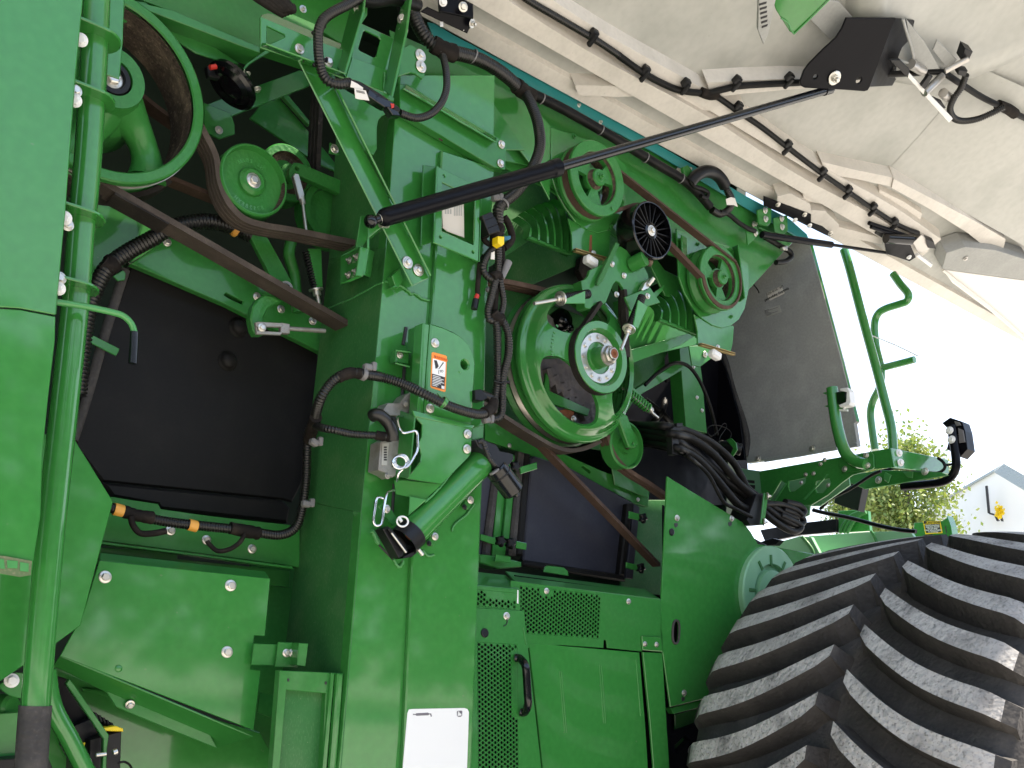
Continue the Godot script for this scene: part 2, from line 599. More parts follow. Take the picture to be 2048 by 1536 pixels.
	mat("rust", srgb(0.20, 0.07, 0.03), 0.9, 0.0, null, 1.0, cast, 0.6)
	mat("brass", srgb(0.45, 0.33, 0.14), 0.45, 0.7)
	mat("white", srgb(0.80, 0.80, 0.79), 0.4)
	mat("paper", srgb(0.72, 0.68, 0.62), 0.6)
	mat("grey_label", srgb(0.42, 0.42, 0.39), 0.6)
	mat("ink", srgb(0.02, 0.018, 0.02), 0.5)
	mat("grey_ink", srgb(0.16, 0.15, 0.17), 0.5)
	mat("orange", srgb(0.85, 0.26, 0.03), 0.45)
	mat("dark_orange", srgb(0.62, 0.10, 0.01), 0.45)
	mat("yellow", srgb(0.85, 0.60, 0.01), 0.45)
	mat("amber", srgb(0.75, 0.36, 0.06), 0.5)
	mat("red", srgb(0.5, 0.03, 0.02), 0.45)
	mat("blue", srgb(0.02, 0.13, 0.20), 0.4)
	mat("grey_plastic", srgb(0.16, 0.155, 0.155), 0.5)
	mat("housing", srgb(0.17, 0.15, 0.15), 0.55, 0.3, null, 1.0, cast, 0.5)
	mat("rubber", srgb(0.035, 0.033, 0.034), 0.72, 0.0, paint_texture(srgb(0.050, 0.047, 0.046), srgb(0.17, 0.15, 0.135), 33, 512, 0.45, 0.22), 2.2, cast, 0.5)
	mat("lug_face", srgb(0.20, 0.19, 0.18), 0.82, 0.0, paint_texture(srgb(0.44, 0.42, 0.405), srgb(0.07, 0.066, 0.064), 34, 512, 0.6, 0.9), 2.0, cast, 0.8)
	mat("gravel", srgb(0.42, 0.40, 0.37), 0.95, 0.0, paint_texture(srgb(0.46, 0.44, 0.41), srgb(0.26, 0.25, 0.22), 35, 512, 0.5, 0.5), 0.5)
	mat("barn_wall", srgb(0.78, 0.77, 0.75), 0.6)
	mat("barn_roof", srgb(0.32, 0.36, 0.37), 0.5)
	mat("bark", srgb(0.10, 0.08, 0.06), 0.9)
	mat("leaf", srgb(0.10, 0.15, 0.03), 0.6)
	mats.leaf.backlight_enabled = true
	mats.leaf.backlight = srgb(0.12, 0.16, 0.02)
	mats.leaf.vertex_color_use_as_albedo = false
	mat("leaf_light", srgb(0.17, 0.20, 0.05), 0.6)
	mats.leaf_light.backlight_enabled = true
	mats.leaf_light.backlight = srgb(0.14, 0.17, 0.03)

func calm(list: Array, level: float) -> void:   # dull surfaces mirror little
	for k in list:
		mats[k].metallic_specular = level

func _ready() -> void:
	rng.seed = 7
	var yaw := deg_to_rad(39.4)
	var pitch := deg_to_rad(5.0)
	var roll := deg_to_rad(2.93)
	cam_ahead = Vector3(sin(yaw) * cos(pitch), sin(pitch), -cos(yaw) * cos(pitch))
	var r0 := Vector3(cos(yaw), 0, sin(yaw))
	var u0 := r0.cross(cam_ahead)
	cam_right = r0 * cos(roll) + u0 * sin(roll)
	cam_up = -r0 * sin(roll) + u0 * cos(roll)
	var cam := Camera3D.new()
	cam.name = "camera"
	var near := 0.05
	cam.set_frustum(1536.0 / FOCAL * near, Vector2(0, (1147.0 - 768.0) / FOCAL * near), near, 4000.0)
	cam.transform = Transform3D(Basis(cam_right, cam_up, -cam_ahead), eye)
	add_child(cam)
	cam.current = true
	var env := Environment.new()
	env.background_mode = Environment.BG_SKY
	env.tonemap_mode = Environment.TONE_MAPPER_LINEAR
	env.tonemap_exposure = 3.4
	env.sdfgi_enabled = true
	env.ssao_enabled = true
	env.ssil_enabled = true
	var sm := ProceduralSkyMaterial.new()
	sm.sky_top_color = Color(0.50, 0.60, 0.74)
	sm.sky_horizon_color = Color(0.90, 0.93, 0.97)
	sm.sky_curve = 0.22
	sm.ground_bottom_color = Color(0.5, 0.48, 0.45)
	sm.ground_horizon_color = Color(0.8, 0.8, 0.78)
	sm.sky_energy_multiplier = 1.0
	var sky := Sky.new()
	sky.sky_material = sm
	env.sky = sky
	var we := WorldEnvironment.new()
	we.name = "world"
	we.environment = env
	add_child(we)
	var sun := DirectionalLight3D.new()
	sun.name = "sun"
	sun.light_color = Color(1.0, 0.95, 0.87)
	sun.light_energy = 1.6
	sun.light_angular_distance = 0.5
	sun.shadow_enabled = true
	add_child(sun)
	sun.look_at_from_position(Vector3(0.5, 0.85, 0.22) * 50.0, Vector3.ZERO)
	make_materials()
	calm(["dusty_shaded", "black_panel", "tape", "hose", "belt", "brown_belt", "dark_belt", "rubber", "lug_face", "chaff", "liner"], 0.28)
	calm(["navy_panel", "plastic", "motor"], 0.4)
	calm(["black_paint"], 0.25)
	calm(["green", "gloss", "cast_green", "pale_green"], 0.36)
	make_bolts()
	build_ground()
	combine = thing("combine_harvester", "green combine harvester with its side shield swung up over belts, pulleys and a lugged tyre", "combine harvester")
	build_shell()
	build_left_bay()
	build_cover_and_pipe()
	build_post()
	build_post_fittings()
	build_middle()
	build_cup_pulley()
	build_lower_panels()
	build_right()
	build_wheel()
	build_shield()
	build_wiring()
	build_labels()
	build_background()

# ---------------------------------------------------------------- setting
func build_ground() -> void:
	var m := Mb.new()
	var s := 1500.0
	m.quad(Vector3(-s, 0.6, s), Vector3(s, 0.6, s), Vector3(s, 0.6, -s), Vector3(-s, 0.6, -s))
	var o := part(m, "ground", mats.gravel, self, "pale gravel yard that the combine stands on")
	o.set_meta("category", "ground")
	o.set_meta("kind", "structure")

# the closed hull behind the open bays: inner wall, top and floor, so that no daylight comes through from behind
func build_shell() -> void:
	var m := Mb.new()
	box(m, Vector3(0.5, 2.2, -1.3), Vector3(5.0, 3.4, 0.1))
	part(m, "inner_wall", mats.inner_shade, null, "wall at the back of the open bays, shade put into its dark green")
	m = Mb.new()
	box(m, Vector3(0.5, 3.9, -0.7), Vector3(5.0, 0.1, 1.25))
	part(m, "roof_sheet", mats.inner_shade)
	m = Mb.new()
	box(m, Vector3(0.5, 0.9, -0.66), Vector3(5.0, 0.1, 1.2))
	part(m, "floor_sheet", mats.inner_shade)
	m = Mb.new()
	box(m, Vector3(3.0, 2.2, -0.92), Vector3(0.06, 3.3, 0.7))  # end wall added to darken the gaps and keep sky out
	part(m, "added_front_bulkhead", mats.inner_shade)
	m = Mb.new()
	box(m, Vector3(0.05, 2.2, -0.66), Vector3(0.05, 3.3, 1.2))  # unseen end wall added to block light from the rear
	part(m, "added_rear_bulkhead", mats.inner_shade)
	m = Mb.new()
	box(m, Vector3(0.6, 3.6, -0.14), Vector3(5.2, 0.7, 0.05))  # unseen sheet added to stop sun coming in over the hinge
	part(m, "added_sun_sheet", mats.green)
	# unseen body going on to the rear, added to cut side light
	m = Mb.new()
	box(m, Vector3(-1.75, 2.3, -0.50), Vector3(3.4, 3.0, 1.46), Basis(), 0.04)
	part(m, "rear_body", mats.gloss)

# ---------------------------------------------------------------- rear bay: big pulley, belts, black panel
# pulley with a rim ring, hub and spokes; c = centre of its front face
func pulley_wheel(called: String, c: Vector3, r: float, rim: float, width: float, hub_r: float, windows: Array, label := "", web_back := 0.012, span := 0.62) -> MeshInstance3D:
	var m := Mb.new()
	var w := width
	# rim: front ring, outer groove, back ring, inner wall
	lathe(m, c, Vector3(0, 0, 1), [[r - rim, -w], [r - 0.002, -w], [r, -w + 0.002], [r, -w * 0.8], [r * 0.9, -w * 0.56], [r * 0.9, -w * 0.44], [r, -w * 0.2], [r, -0.002], [r - 0.002, 0.0], [r - rim + 0.002, 0.0], [r - rim, -0.002], [r - rim, -w]], 56)
	# web with openings
	var r0 := hub_r * 0.9
	var r1 := r - rim + 0.001
	var at := func(u: float, v: float) -> Vector3: return c + Vector3(cos(u * TAU), sin(u * TAU), 0) * lerpf(r1, r0, v) + Vector3(0, 0, -web_back)
	var keep := func(u: float, v: float) -> float:
		if windows.is_empty():
			return 1.0
		var rr := lerpf(r1, r0, v)
		var best := 1.0
		for a in windows:
			var da := absf(angle_difference(u * TAU, deg_to_rad(a)))
			var half: float = span
			var side := rr * sin(clampf(da - half, -1.2, 1.2)) + 0.0
			var ro := rr - (r1 - 0.004)
			var ri := (hub_r * 1.35) - rr
			best = minf(best, maxf(side, maxf(ro, ri)))
		return best
	cut_shell(m, 120, 24, at, keep, 0.012)
	lathe(m, c, Vector3(0, 0, 1), [[hub_r, -w], [hub_r, 0.004], [hub_r * 0.9, 0.008], [0.0, 0.008]], 28)
	return part(m, called, mats.cast_green, null, label)

func build_left_bay() -> void:
	# sheet behind the bay's upper half, lit green
	plate("bay_sheet", "green", [140, 372, 232, 400, 345, 460, 338, 478, 264, 525, 182, 566, 135, 640], -0.30, 0.004)
	var bar := plate("panel_rail", "green", [262, 527, 290, 508, 338, 474, 420, 512, 520, 566, 660, 640, 660, 716, 637, 702, 450, 608], -0.235, 0.02, "sloping green rail above the black panel", [[448, 590, 452, 585, 486, 602, 484, 609, 456, 596]])
	bl(bar, [514, 593, 562, 618, 625, 642, 334, 484], -0.234, 0.0062)
	# black moulded panel
	var bp := plate("black_access_panel", "black_panel", [264, 525, 450, 606, 637, 700, 640, 900, 585, 1004, 565, 999, 206, 963, 150, 890, 190, 740], -0.27, 0.012, "large black moulded access panel with two round domes", [], null, 0.004)
	for d in [[476, 655], [455, 722]]:
		var m := Mb.new()
		lathe(m, Z(d[0], d[1], -0.27), Vector3(0, 0, 1), [[0.0225, 0.0], [0.0215, 0.003], [0.0195, 0.0035], [0.0175, 0.010], [0.013, 0.0155], [0.007, 0.018], [0.0, 0.0188]], 28, true)
		part(m, "dome", mats.black_panel, bp)
	plate("panel_flange", "black_panel", [264, 526, 258, 522, 232, 590, 190, 728, 146, 862, 152, 880, 196, 742, 240, 600], -0.255, 0.03, "", [], bp, 0.006)
	plate("panel_ledge", "black_panel", [204, 964, 566, 1000, 582, 1016, 576, 1046, 320, 1018, 316, 1010, 226, 994], -0.25, 0.03, "", [], bp, 0.006)
	# a few tabs along its left flange
	for t in [[226, 552, 246, 540, 252, 546, 250, 560, 236, 562], [180, 676, 186, 670, 239, 697, 238, 702, 232, 712, 182, 686], [160, 762, 176, 714, 180, 718, 164, 778], [152, 775, 163, 768, 163, 776, 156, 792]]:
		plate("retaining_tab", "green", t, -0.22, 0.003)
	pipe("seal_lip", "rubber", zs([250, 540, 215, 650, 175, 790, 146, 880], -0.235), 0.010)
	# lower rail and the sheets under it
	var rail := plate("lower_rail", "green", [205, 992, 226, 994, 316, 1008, 322, 1018, 420, 1032, 600, 1052, 600, 1136, 584, 1132, 400, 1107, 200, 1081], -0.20, 0.05, "horizontal green rail below the black panel")
	bl(rail, [341, 1061, 413, 1080, 504, 1098], -0.199, 0.0068)
	plate("rail_lip", "green", [195, 1082, 400, 1108, 586, 1133, 586, 1138, 400, 1113, 195, 1087], -0.17, 0.03)
	plate("back_channel", "green", [195, 1094, 355, 1106, 355, 1118, 580, 1142, 580, 1175, 195, 1128], -0.30, 0.02)
	plate("dark_back_sheet", "green", [500, 1130, 620, 1140, 600, 1536, 480, 1536], -0.34, 0.004)
	# box guard at the bottom: face, chamfer above, folded skirt below
	var gb := plate("box_guard", "gloss", [199, 1121, 370, 1139, 541, 1157, 530, 1272, 509, 1271, 501, 1338, 522, 1341, 508, 1461, 120, 1312, 165, 1230], -0.06, 0.004, "glossy green box guard with bolts and a notch in its right edge")
	bl(gb, [210, 1154, 461, 1171, 454, 1304], -0.06, 0.0078)
	var m := Mb.new()
	lathe(m, Z(237, 1337, -0.06), Vector3(0, 0, 1), [[0.007, 0], [0.0055, 0.002], [0, 0.002]], 16, true)
	part(m, "weld_spot", mats.gloss, gb)
	sheet("box_guard_top", "green", z3([199, 1121, -0.062, 541, 1157, -0.062, 531, 1143, -0.10, 200, 1104, -0.10]), 0.003, "", gb)
	sheet("box_guard_skirt", "green", z3([120, 1312, -0.061, 508, 1461, -0.061, 435, 1498, -0.13, 110, 1318, -0.10]), 0.003, "", gb)
	plate("box_guard_lug", "green", [193, 1352, 400, 1432, 435, 1497, 330, 1455, 232, 1414], -0.10, 0.003, "", [], gb)
	bolt_at(gb, Z(260, 1409, -0.095), Vector3(0, -0.5, 1), 0.0062)
	var cl := plate("guard_strap", "green", [508, 1287, 560, 1289, 600, 1291, 597, 1332, 503, 1330], -0.04, 0.004, "green strap joining the box guard to the post")
	plate("strap_clamp", "green", [557, 1284, 601, 1286, 595, 1336, 551, 1334], -0.03, 0.004, "", [], cl)
	plate("strap_hook", "green", [598, 1286, 617, 1287, 611, 1333, 594, 1331], 0.0, 0.03, "", [], cl)
	bl(cl, [573, 1306, 584, 1306], -0.03, 0.0058)
	# glossy inner tank side and clutter in the bottom corner
	plate("tank_side", "gloss", [60, 1330, 150, 1318, 300, 1400, 520, 1465, 560, 1536, 550, 1620, 60, 1620], -0.24, 0.004, "shiny green tank side behind the battery")
	plate("tank_bead", "gloss", [165, 1376, 200, 1380, 330, 1420, 330, 1426, 195, 1388, 165, 1384], -0.232, 0.006)
	build_battery()
	big_pulley()
	rear_belts()
	upper_left_frame()

func build_battery() -> void:
	var m := Mb.new()
	facing(m, zs([180, 1480, 243, 1462, 240, 1560, 176, 1580], -0.10), 0.16)
	facing(m, zs([141, 1455, 196, 1432, 235, 1455, 180, 1480, 172, 1540, 150, 1500], -0.13), 0.10)
	var b := part(m, "battery", mats.plastic, null, "black battery with yellow caps in the bottom left corner")
	m = Mb.new()
	facing(m, zs([198, 1457, 232, 1452, 246, 1457, 247, 1463, 204, 1462, 201, 1467], -0.09), 0.02)
	part(m, "battery_strap", mats.yellow, b)
	m = Mb.new()
	facing(m, zs([158, 1487, 171, 1485, 167, 1504], -0.09), 0.006)
	part(m, "battery_cap", mats.yellow, b)
	m = Mb.new()
	for k in 5:
		facing(m, zs([188 + k * 8, 1424 + k * 5, 194 + k * 8, 1426 + k * 5, 200 + k * 7, 1442 + k * 3, 194 + k * 7, 1442 + k * 3], -0.12), 0.03)
	part(m, "battery_ribs", mats.plastic, b)
	plate("battery_clamp", "green", [139, 1358, 150, 1372, 218, 1470, 214, 1500, 212, 1560, 204, 1560, 207, 1478, 182, 1440, 132, 1368], -0.07, 0.012, "green clamp strip holding the battery", [], b)
	m = Mb.new()
	rod(m, Z(192, 1510, -0.06), Z(212, 1508, -0.06), 0.004)
	rod(m, Z(226, 1505, -0.06), Z(234, 1503, -0.06), 0.006)
	part(m, "clamp_bolt", mats.zinc, b)
	m = Mb.new()
	tube(m, smooth(z3([92, 1340, -0.02, 104, 1410, -0.02, 140, 1480, -0.02, 185, 1570, -0.02]), 8), 0.0165, 16)
	part(m, "ladder_tube", mats.gloss, null, "thick green tube slanting down behind the rail's rubber foot")
	m = Mb.new()
	tube(m, smooth(z3([236, 1526, -0.06, 250, 1524, -0.06, 262, 1534, -0.07, 268, 1560, -0.08]), 6), 0.0022, 8)
	part(m, "battery_cable", mats.hose)
	var p := plate("corner_bracket", "green", [-5, 1372, 30, 1345, 55, 1346, 52, 1400, 20, 1392, 8, 1384], 0.0, 0.01)
	bl(p, [23, 1361], 0.001, 0.008, 0, "white")
	m = Mb.new()
	lathe(m, Z(20, 1415, -0.05), Vector3(0.6, 0, 0.8), [[0.022, -0.03], [0.022, 0.0], [0.018, 0.006], [0, 0.008]], 24)
	part(m, "hydraulic_fitting", mats.cast_green)
	plate("corner_sheet", "green", [-10, 1428, 44, 1424, 60, 1440, 60, 1600, -10, 1600], -0.02, 0.004)
	m = Mb.new()
	facing(m, zs([-10, 1520, 40, 1516, 95, 1510, 130, 1600, -10, 1600], 0.02), 0.05)
	part(m, "rubber_mount", mats.plastic)
	plate("clutter_plate", "black_paint", [95, 1345, 140, 1360, 180, 1440, 140, 1480, 100, 1400], -0.16, 0.01)

func big_pulley() -> void:
	var c := Z(218, 166, -0.06)
	var r := Z(218 + 190, 166 + 68, -0.06).distance_to(c) * 1.005
	var m := Mb.new()
	var w := 0.12
	lathe(m, c, Vector3(0, 0, 1), [[r * 0.88, -w], [r, -w], [r, -w * 0.86], [r * 0.94, -w * 0.80], [r * 0.94, -w * 0.66], [r * 0.985, -w * 0.62], [r * 0.94, -w * 0.58], [r * 0.94, -w * 0.42], [r * 0.985, -w * 0.38], [r * 0.94, -w * 0.34], [r * 0.94, -w * 0.22], [r, -w * 0.14], [r, -0.003], [r - 0.003, 0], [r * 0.885 + 0.003, 0], [r * 0.885, -0.003]], 72)
	lathe(m, c, Vector3(0, 0, 1), [[0.085, -w], [0.080, -0.05], [0.062, -0.008], [0.057, 0.020], [0.056, 0.028], [0.034, 0.028], [0.034, 0.0]], 36)
	var big := part(m, "big_pulley", mats.cast_green, null, "largest pulley, a thick green rim with curved spokes, caked with chaff")
	m = Mb.new()
	lathe(m, c, Vector3(0, 0, 1), [[r * 0.883, -0.010], [r * 0.875, -0.03], [r * 0.873, -w * 0.9], [r * 0.88, -w]], 72)
	part(m, "chaff_ring", mats.chaff, big, "dry chaff caked inside the rim")
	for a in [-40.0, 140.0, 252.0]:
		m = Mb.new()
		var pts := PackedVector3Array()
		var rad := PackedFloat32Array()
		for k in 9:
			var t := k / 8.0
			var an := deg_to_rad(a - 22.0 * t * t + 10.0)
			pts.append(c + Vector3(cos(an), sin(an), 0) * lerpf(0.03, r * 0.9, t) + Vector3(0, 0, -0.03 - 0.03 * sin(t * PI * 0.5)))
			rad.append(lerpf(0.052, 0.027, sin(t * PI * 0.8)))
		tube(m, smooth(pts, 3), 0.03, 14, _spread(rad, 3))
		part(m, "spoke", mats.cast_green, big)
	m = Mb.new()
	lathe(m, c + Vector3(0, 0, 0.015), Vector3(0, 0, 1), [[0.036, 0.0], [0.030, 0.012], [0.022, 0.012], [0.020, 0.004]], 28)
	part(m, "bearing_seal", mats.plastic, big)
	bolt_at(big, c + Vector3(0, 0, 0.018), Vector3(0, 0, 1), 0.013, null, "zinc")
	m = Mb.new()
	lathe(m, c, Vector3(0, 0, 1), [[r * 1.003, -w * 0.22], [r * 0.955, -w * 0.205], [r * 0.95, -w * 0.13], [r * 0.999, -w * 0.135]], 72)
	part(m, "polished_groove", mats.worn_steel, big)
func _spread(a: PackedFloat32Array, per: int) -> PackedFloat32Array:
	var o := PackedFloat32Array()
	for i in a.size() - 1:
		for k in per:
			o.append(lerpf(a[i], a[i + 1], float(k) / per))
	o.append(a[a.size() - 1])
	return o

func rear_belts() -> void:
	var c := Z(218, 166, -0.06)
	# front belt: off the big pulley, under the idler, on to the right
	var wrap := PackedVector3Array()
	var br := (Z(218 + 190, 166 + 68, -0.06).distance_to(c)) * 0.985
	for k in 7:
		var an := deg_to_rad(72.0 - k * 11.5)
		wrap.append(c + Vector3(cos(an) * br, sin(an) * br, -0.045))
	wrap.append_array(zs([421, 318, 430, 372, 448, 414, 478, 444, 520, 458, 580, 468, 700, 492], -0.105))
	belt("drive_belt", "belt", wrap, 0.052, 0.012, 4, "wide ribbed belt passing round the idler pulley")
	belt("drive_belt", "belt", zs([100, 312, 145, 342, 330, 448, 480, 534, 641, 626, 700, 660], -0.105), 0.052, 0.013, 4, "long ribbed belt running down to the post", false, 4, true)
	belt("belt_sleeve", "dark_belt", zs([222, 391, 330, 451], -0.105), 0.056, 0.016, 1, "darker worn stretch of the long belt", false, 4, true)
	var under := PackedVector3Array()
	for k in 12:
		var an := deg_to_rad(240.0 + k * 7.5)
		under.append(c + Vector3(cos(an) * br * 1.035, sin(an) * br * 1.035, -0.083))
	belt("drive_belt", "dark_belt", under, 0.05, 0.010, 3, "", false, 2, true)
	belt("drive_belt", "brown_belt", zs([330, 358, 380, 378, 440, 402, 520, 430], -0.19), 0.035, 0.01, 2, "", false, 4, true)
	belt("drive_belt", "brown_belt", zs([262, 182, 300, 214, 350, 250, 390, 275], -0.22), 0.04, 0.01, 2, "brown belt seen through the big pulley's spokes", false, 4, true)
	belt("drive_belt", "dark_belt", zs([640, 130, 634, 205, 630, 270, 626, 365], -0.24), 0.05, 0.01, 3, "", false, 4)
	# idler
	var ic := Z(510, 359, -0.075)
	var r := Z(510, 430, -0.075).distance_to(ic)
	var m := Mb.new()
	lathe(m, ic, Vector3(0, 0, 1), [[r * 0.6, -0.058], [r * 0.985, -0.058], [r, -0.055], [r, -0.004], [r - 0.003, 0.0], [r * 0.925, 0.0], [r * 0.885, -0.016], [r * 0.40, -0.018], [r * 0.385, -0.010], [r * 0.30, -0.004], [r * 0.22, -0.004], [r * 0.21, -0.012], [0, -0.012]], 56)
	var idl := part(m, "idler_pulley", mats.cast_green, null, "flat green idler pulley with cast lettering and a rusty patch")
	m = Mb.new()
	for k in 15:
		var a0 := deg_to_rad(-45.0 + k * 4.0)
		var a1 := deg_to_rad(-45.0 + (k + 1) * 4.0)
		var q := [0.0, 0.0]
		var wb := sin((k + 0.5) / 15.0 * PI)
		m.quad(ic + Vector3(cos(a0), sin(a0), 0) * r * (0.90 - 0.05 * wb) + Vector3(0, 0, -0.012), ic + Vector3(cos(a0), sin(a0), 0) * r * 0.918 + Vector3(0, 0, -0.001), ic + Vector3(cos(a1), sin(a1), 0) * r * 0.918 + Vector3(0, 0, -0.001), ic + Vector3(cos(a1), sin(a1), 0) * r * (0.90 - 0.05 * wb) + Vector3(0, 0, -0.012))
	part(m, "dirt_patch", mats.chaff, idl)
	arc_text(idl, "MADE IN", ic + Vector3(0, 0, -0.0172), r * 0.60, 128.0, -11.0, 0.008)
	arc_text(idl, "HXE82138", ic + Vector3(0, 0, -0.0172), r * 0.72, 235.0, 9.5, 0.009, true)
	bolt_at(idl, ic + Vector3(0, 0, -0.010), Vector3(0, 0, 1), 0.0088, stud_mesh)
	# pulley behind it, its tension arm, clevis and rod
	var bc := Z(577, 345, -0.22)
	var rb := Z(577, 402, -0.22).distance_to(bc)
	m = Mb.new()
	lathe(m, bc, Vector3(0, 0, 1), [[rb, -0.05], [rb, -0.003], [rb - 0.003, 0], [rb * 0.74, 0], [rb * 0.70, -0.014], [rb * 0.3, -0.016], [rb * 0.28, 0.004], [0, 0.004]], 44)
	part(m, "rear_idler", mats.cast_green, null, "smaller dark green idler behind the flat one")
	m = Mb.new()
	lathe(m, bc, Vector3(0, 0, 1), [[rb * 0.735, -0.001], [rb * 0.70, -0.013], [rb * 0.5, -0.0150]], 44)
	part(m, "rust_ring", mats.chaff)
	m = Mb.new()
	var c3 := Z(668, 425, -0.2)
	lathe(m, c3, Vector3(0, 0, 1), [[0.075, -0.05], [0.075, 0], [0.06, 0], [0.056, -0.02], [0, -0.02]], 40)
	part(m, "hidden_pulley", mats.cast_green)
	plate("tension_arm", "cast_green", [580, 336, 588, 325, 600, 326, 690, 364, 690, 392, 600, 352, 586, 366, 578, 350], -0.17, 0.016, "cast tension arm of the rear idler", [disc_px(594, 337, -0.17, 0.0045)])
	m = Mb.new()
	var rp := PackedVector3Array(zs([593, 352, 606, 396], -0.15))
	facing(m, zs([587, 352, 591, 346, 598, 348, 609, 388, 609, 396, 599, 398], -0.145), 0.010)
	rod(m, Z(603, 393, -0.15), Z(606, 408, -0.15), 0.0065)
	var cl := part(m, "clevis", mats.zinc, null, "zinc clevis on the rear idler's arm")
	m = Mb.new()
	rod(m, Z(605, 402, -0.15), Z(613, 470, -0.15), 0.0038)
	part(m, "threaded_rod", mats.zinc, cl)
	# lower tension linkage
	var m2 := Mb.new()
	facing(m2, zs([492, 455, 528, 462, 566, 530, 584, 565, 560, 575, 545, 560], -0.16), 0.012)
	part(m2, "strap_arm", mats.cast_green, null, "flat cast arm hanging below the idler")
	m = Mb.new()
	lathe(m, Z(571, 577, -0.15), Vector3(0, 0, 1), [[0.015, -0.02], [0.015, 0.006], [0.0095, 0.006], [0.0095, -0.02]], 24)
	part(m, "bushing", mats.steel)
	pipe("guide_tube", "cast_green", zs([582, 484, 578, 510, 588, 548, 592, 590, 596, 625], -0.19), 0.013)
	facing_part("spring_bracket", "green", [617, 497, 643, 497, 646, 574, 634, 575], -0.13, 0.004)
	coil("tension_spring", Z(613, 502, -0.14), Z(630, 573, -0.14), 0.0085, 13, 0.0022, "plastic")
	m = Mb.new()
	lathe(m, Z(632, 578, -0.14), Z(634, 590, -0.14) - Z(630, 570, -0.14), [[0.016, 0], [0.016, 0.003], [0.009, 0.003], [0.009, 0.014], [0.005, 0.014], [0.005, 0.07]], 20)
	part(m, "spring_washer", mats.zinc)
	var arm := plate("hook_arm", "cast_green", [528, 589, 545, 591, 564, 602, 552, 608, 536, 618, 528, 634, 528, 650, 527, 670, 512, 670, 506, 660, 501, 636, 506, 612, 516, 598], -0.12, 0.022, "curved green hook arm with a clevis", [], null, 0.003)
	m = Mb.new()
	facing(m, zs([511, 645, 516, 643, 566, 646, 566, 654, 513, 653], -0.088), 0.008)
	facing(m, zs([513, 661, 566, 664, 562, 670, 514, 668], -0.088), 0.008)
	facing(m, zs([511, 647, 514, 645, 520, 645, 520, 668, 513, 666], -0.092), 0.006)
	facing(m, zs([562, 645, 580, 648, 580, 667, 562, 666], -0.088), 0.012)
	bolt_at(arm, Z(524, 655, -0.088), Vector3(0, 0, 1), 0.006)
	rod(m, Z(575, 657, -0.095), Z(650, 662, -0.095), 0.0048)
	part(m, "clevis", mats.alloy, arm, "flat silver clevis and rod")

func facing_part(called: String, matn: String, px: Array, z: float, th: float, label := "", parent: Node = null) -> MeshInstance3D:
	return plate(called, matn, px, z, th, label, [], parent)
func coil(called: String, a: Vector3, b: Vector3, r: float, turns: int, wire: float, matn: String, label := "", parent: Node = null) -> void:
	var n := (b - a).normalized()
	var s := n.cross(Vector3(0, 0.2, 1)).normalized()
	var t := n.cross(s)
	var p := PackedVector3Array()
	for i in turns * 10 + 1:
		var an := TAU * i / 10.0
		p.append(a.lerp(b, float(i) / (turns * 10)) + (s * cos(an) + t * sin(an)) * r)
	var m := Mb.new()
	tube(m, p, wire, 6)
	part(m, called, mats[matn], parent, label)
func arc_text(parent: Node, text: String, c: Vector3, r: float, start: float, step: float, h: float, inward := false) -> void:
	for i in text.length():
		if text[i] == " ":
			continue
		var a := deg_to_rad(start + step * i)
		var out := Vector3(cos(a), sin(a), 0)
		var up := -out if inward else out
		lettering(text[i], c + out * r, Vector3(0, 0, -1).cross(up) * -1.0, up, h, "pale_green", parent, "cast_letter", "Droid Sans", 700, 0.0016)

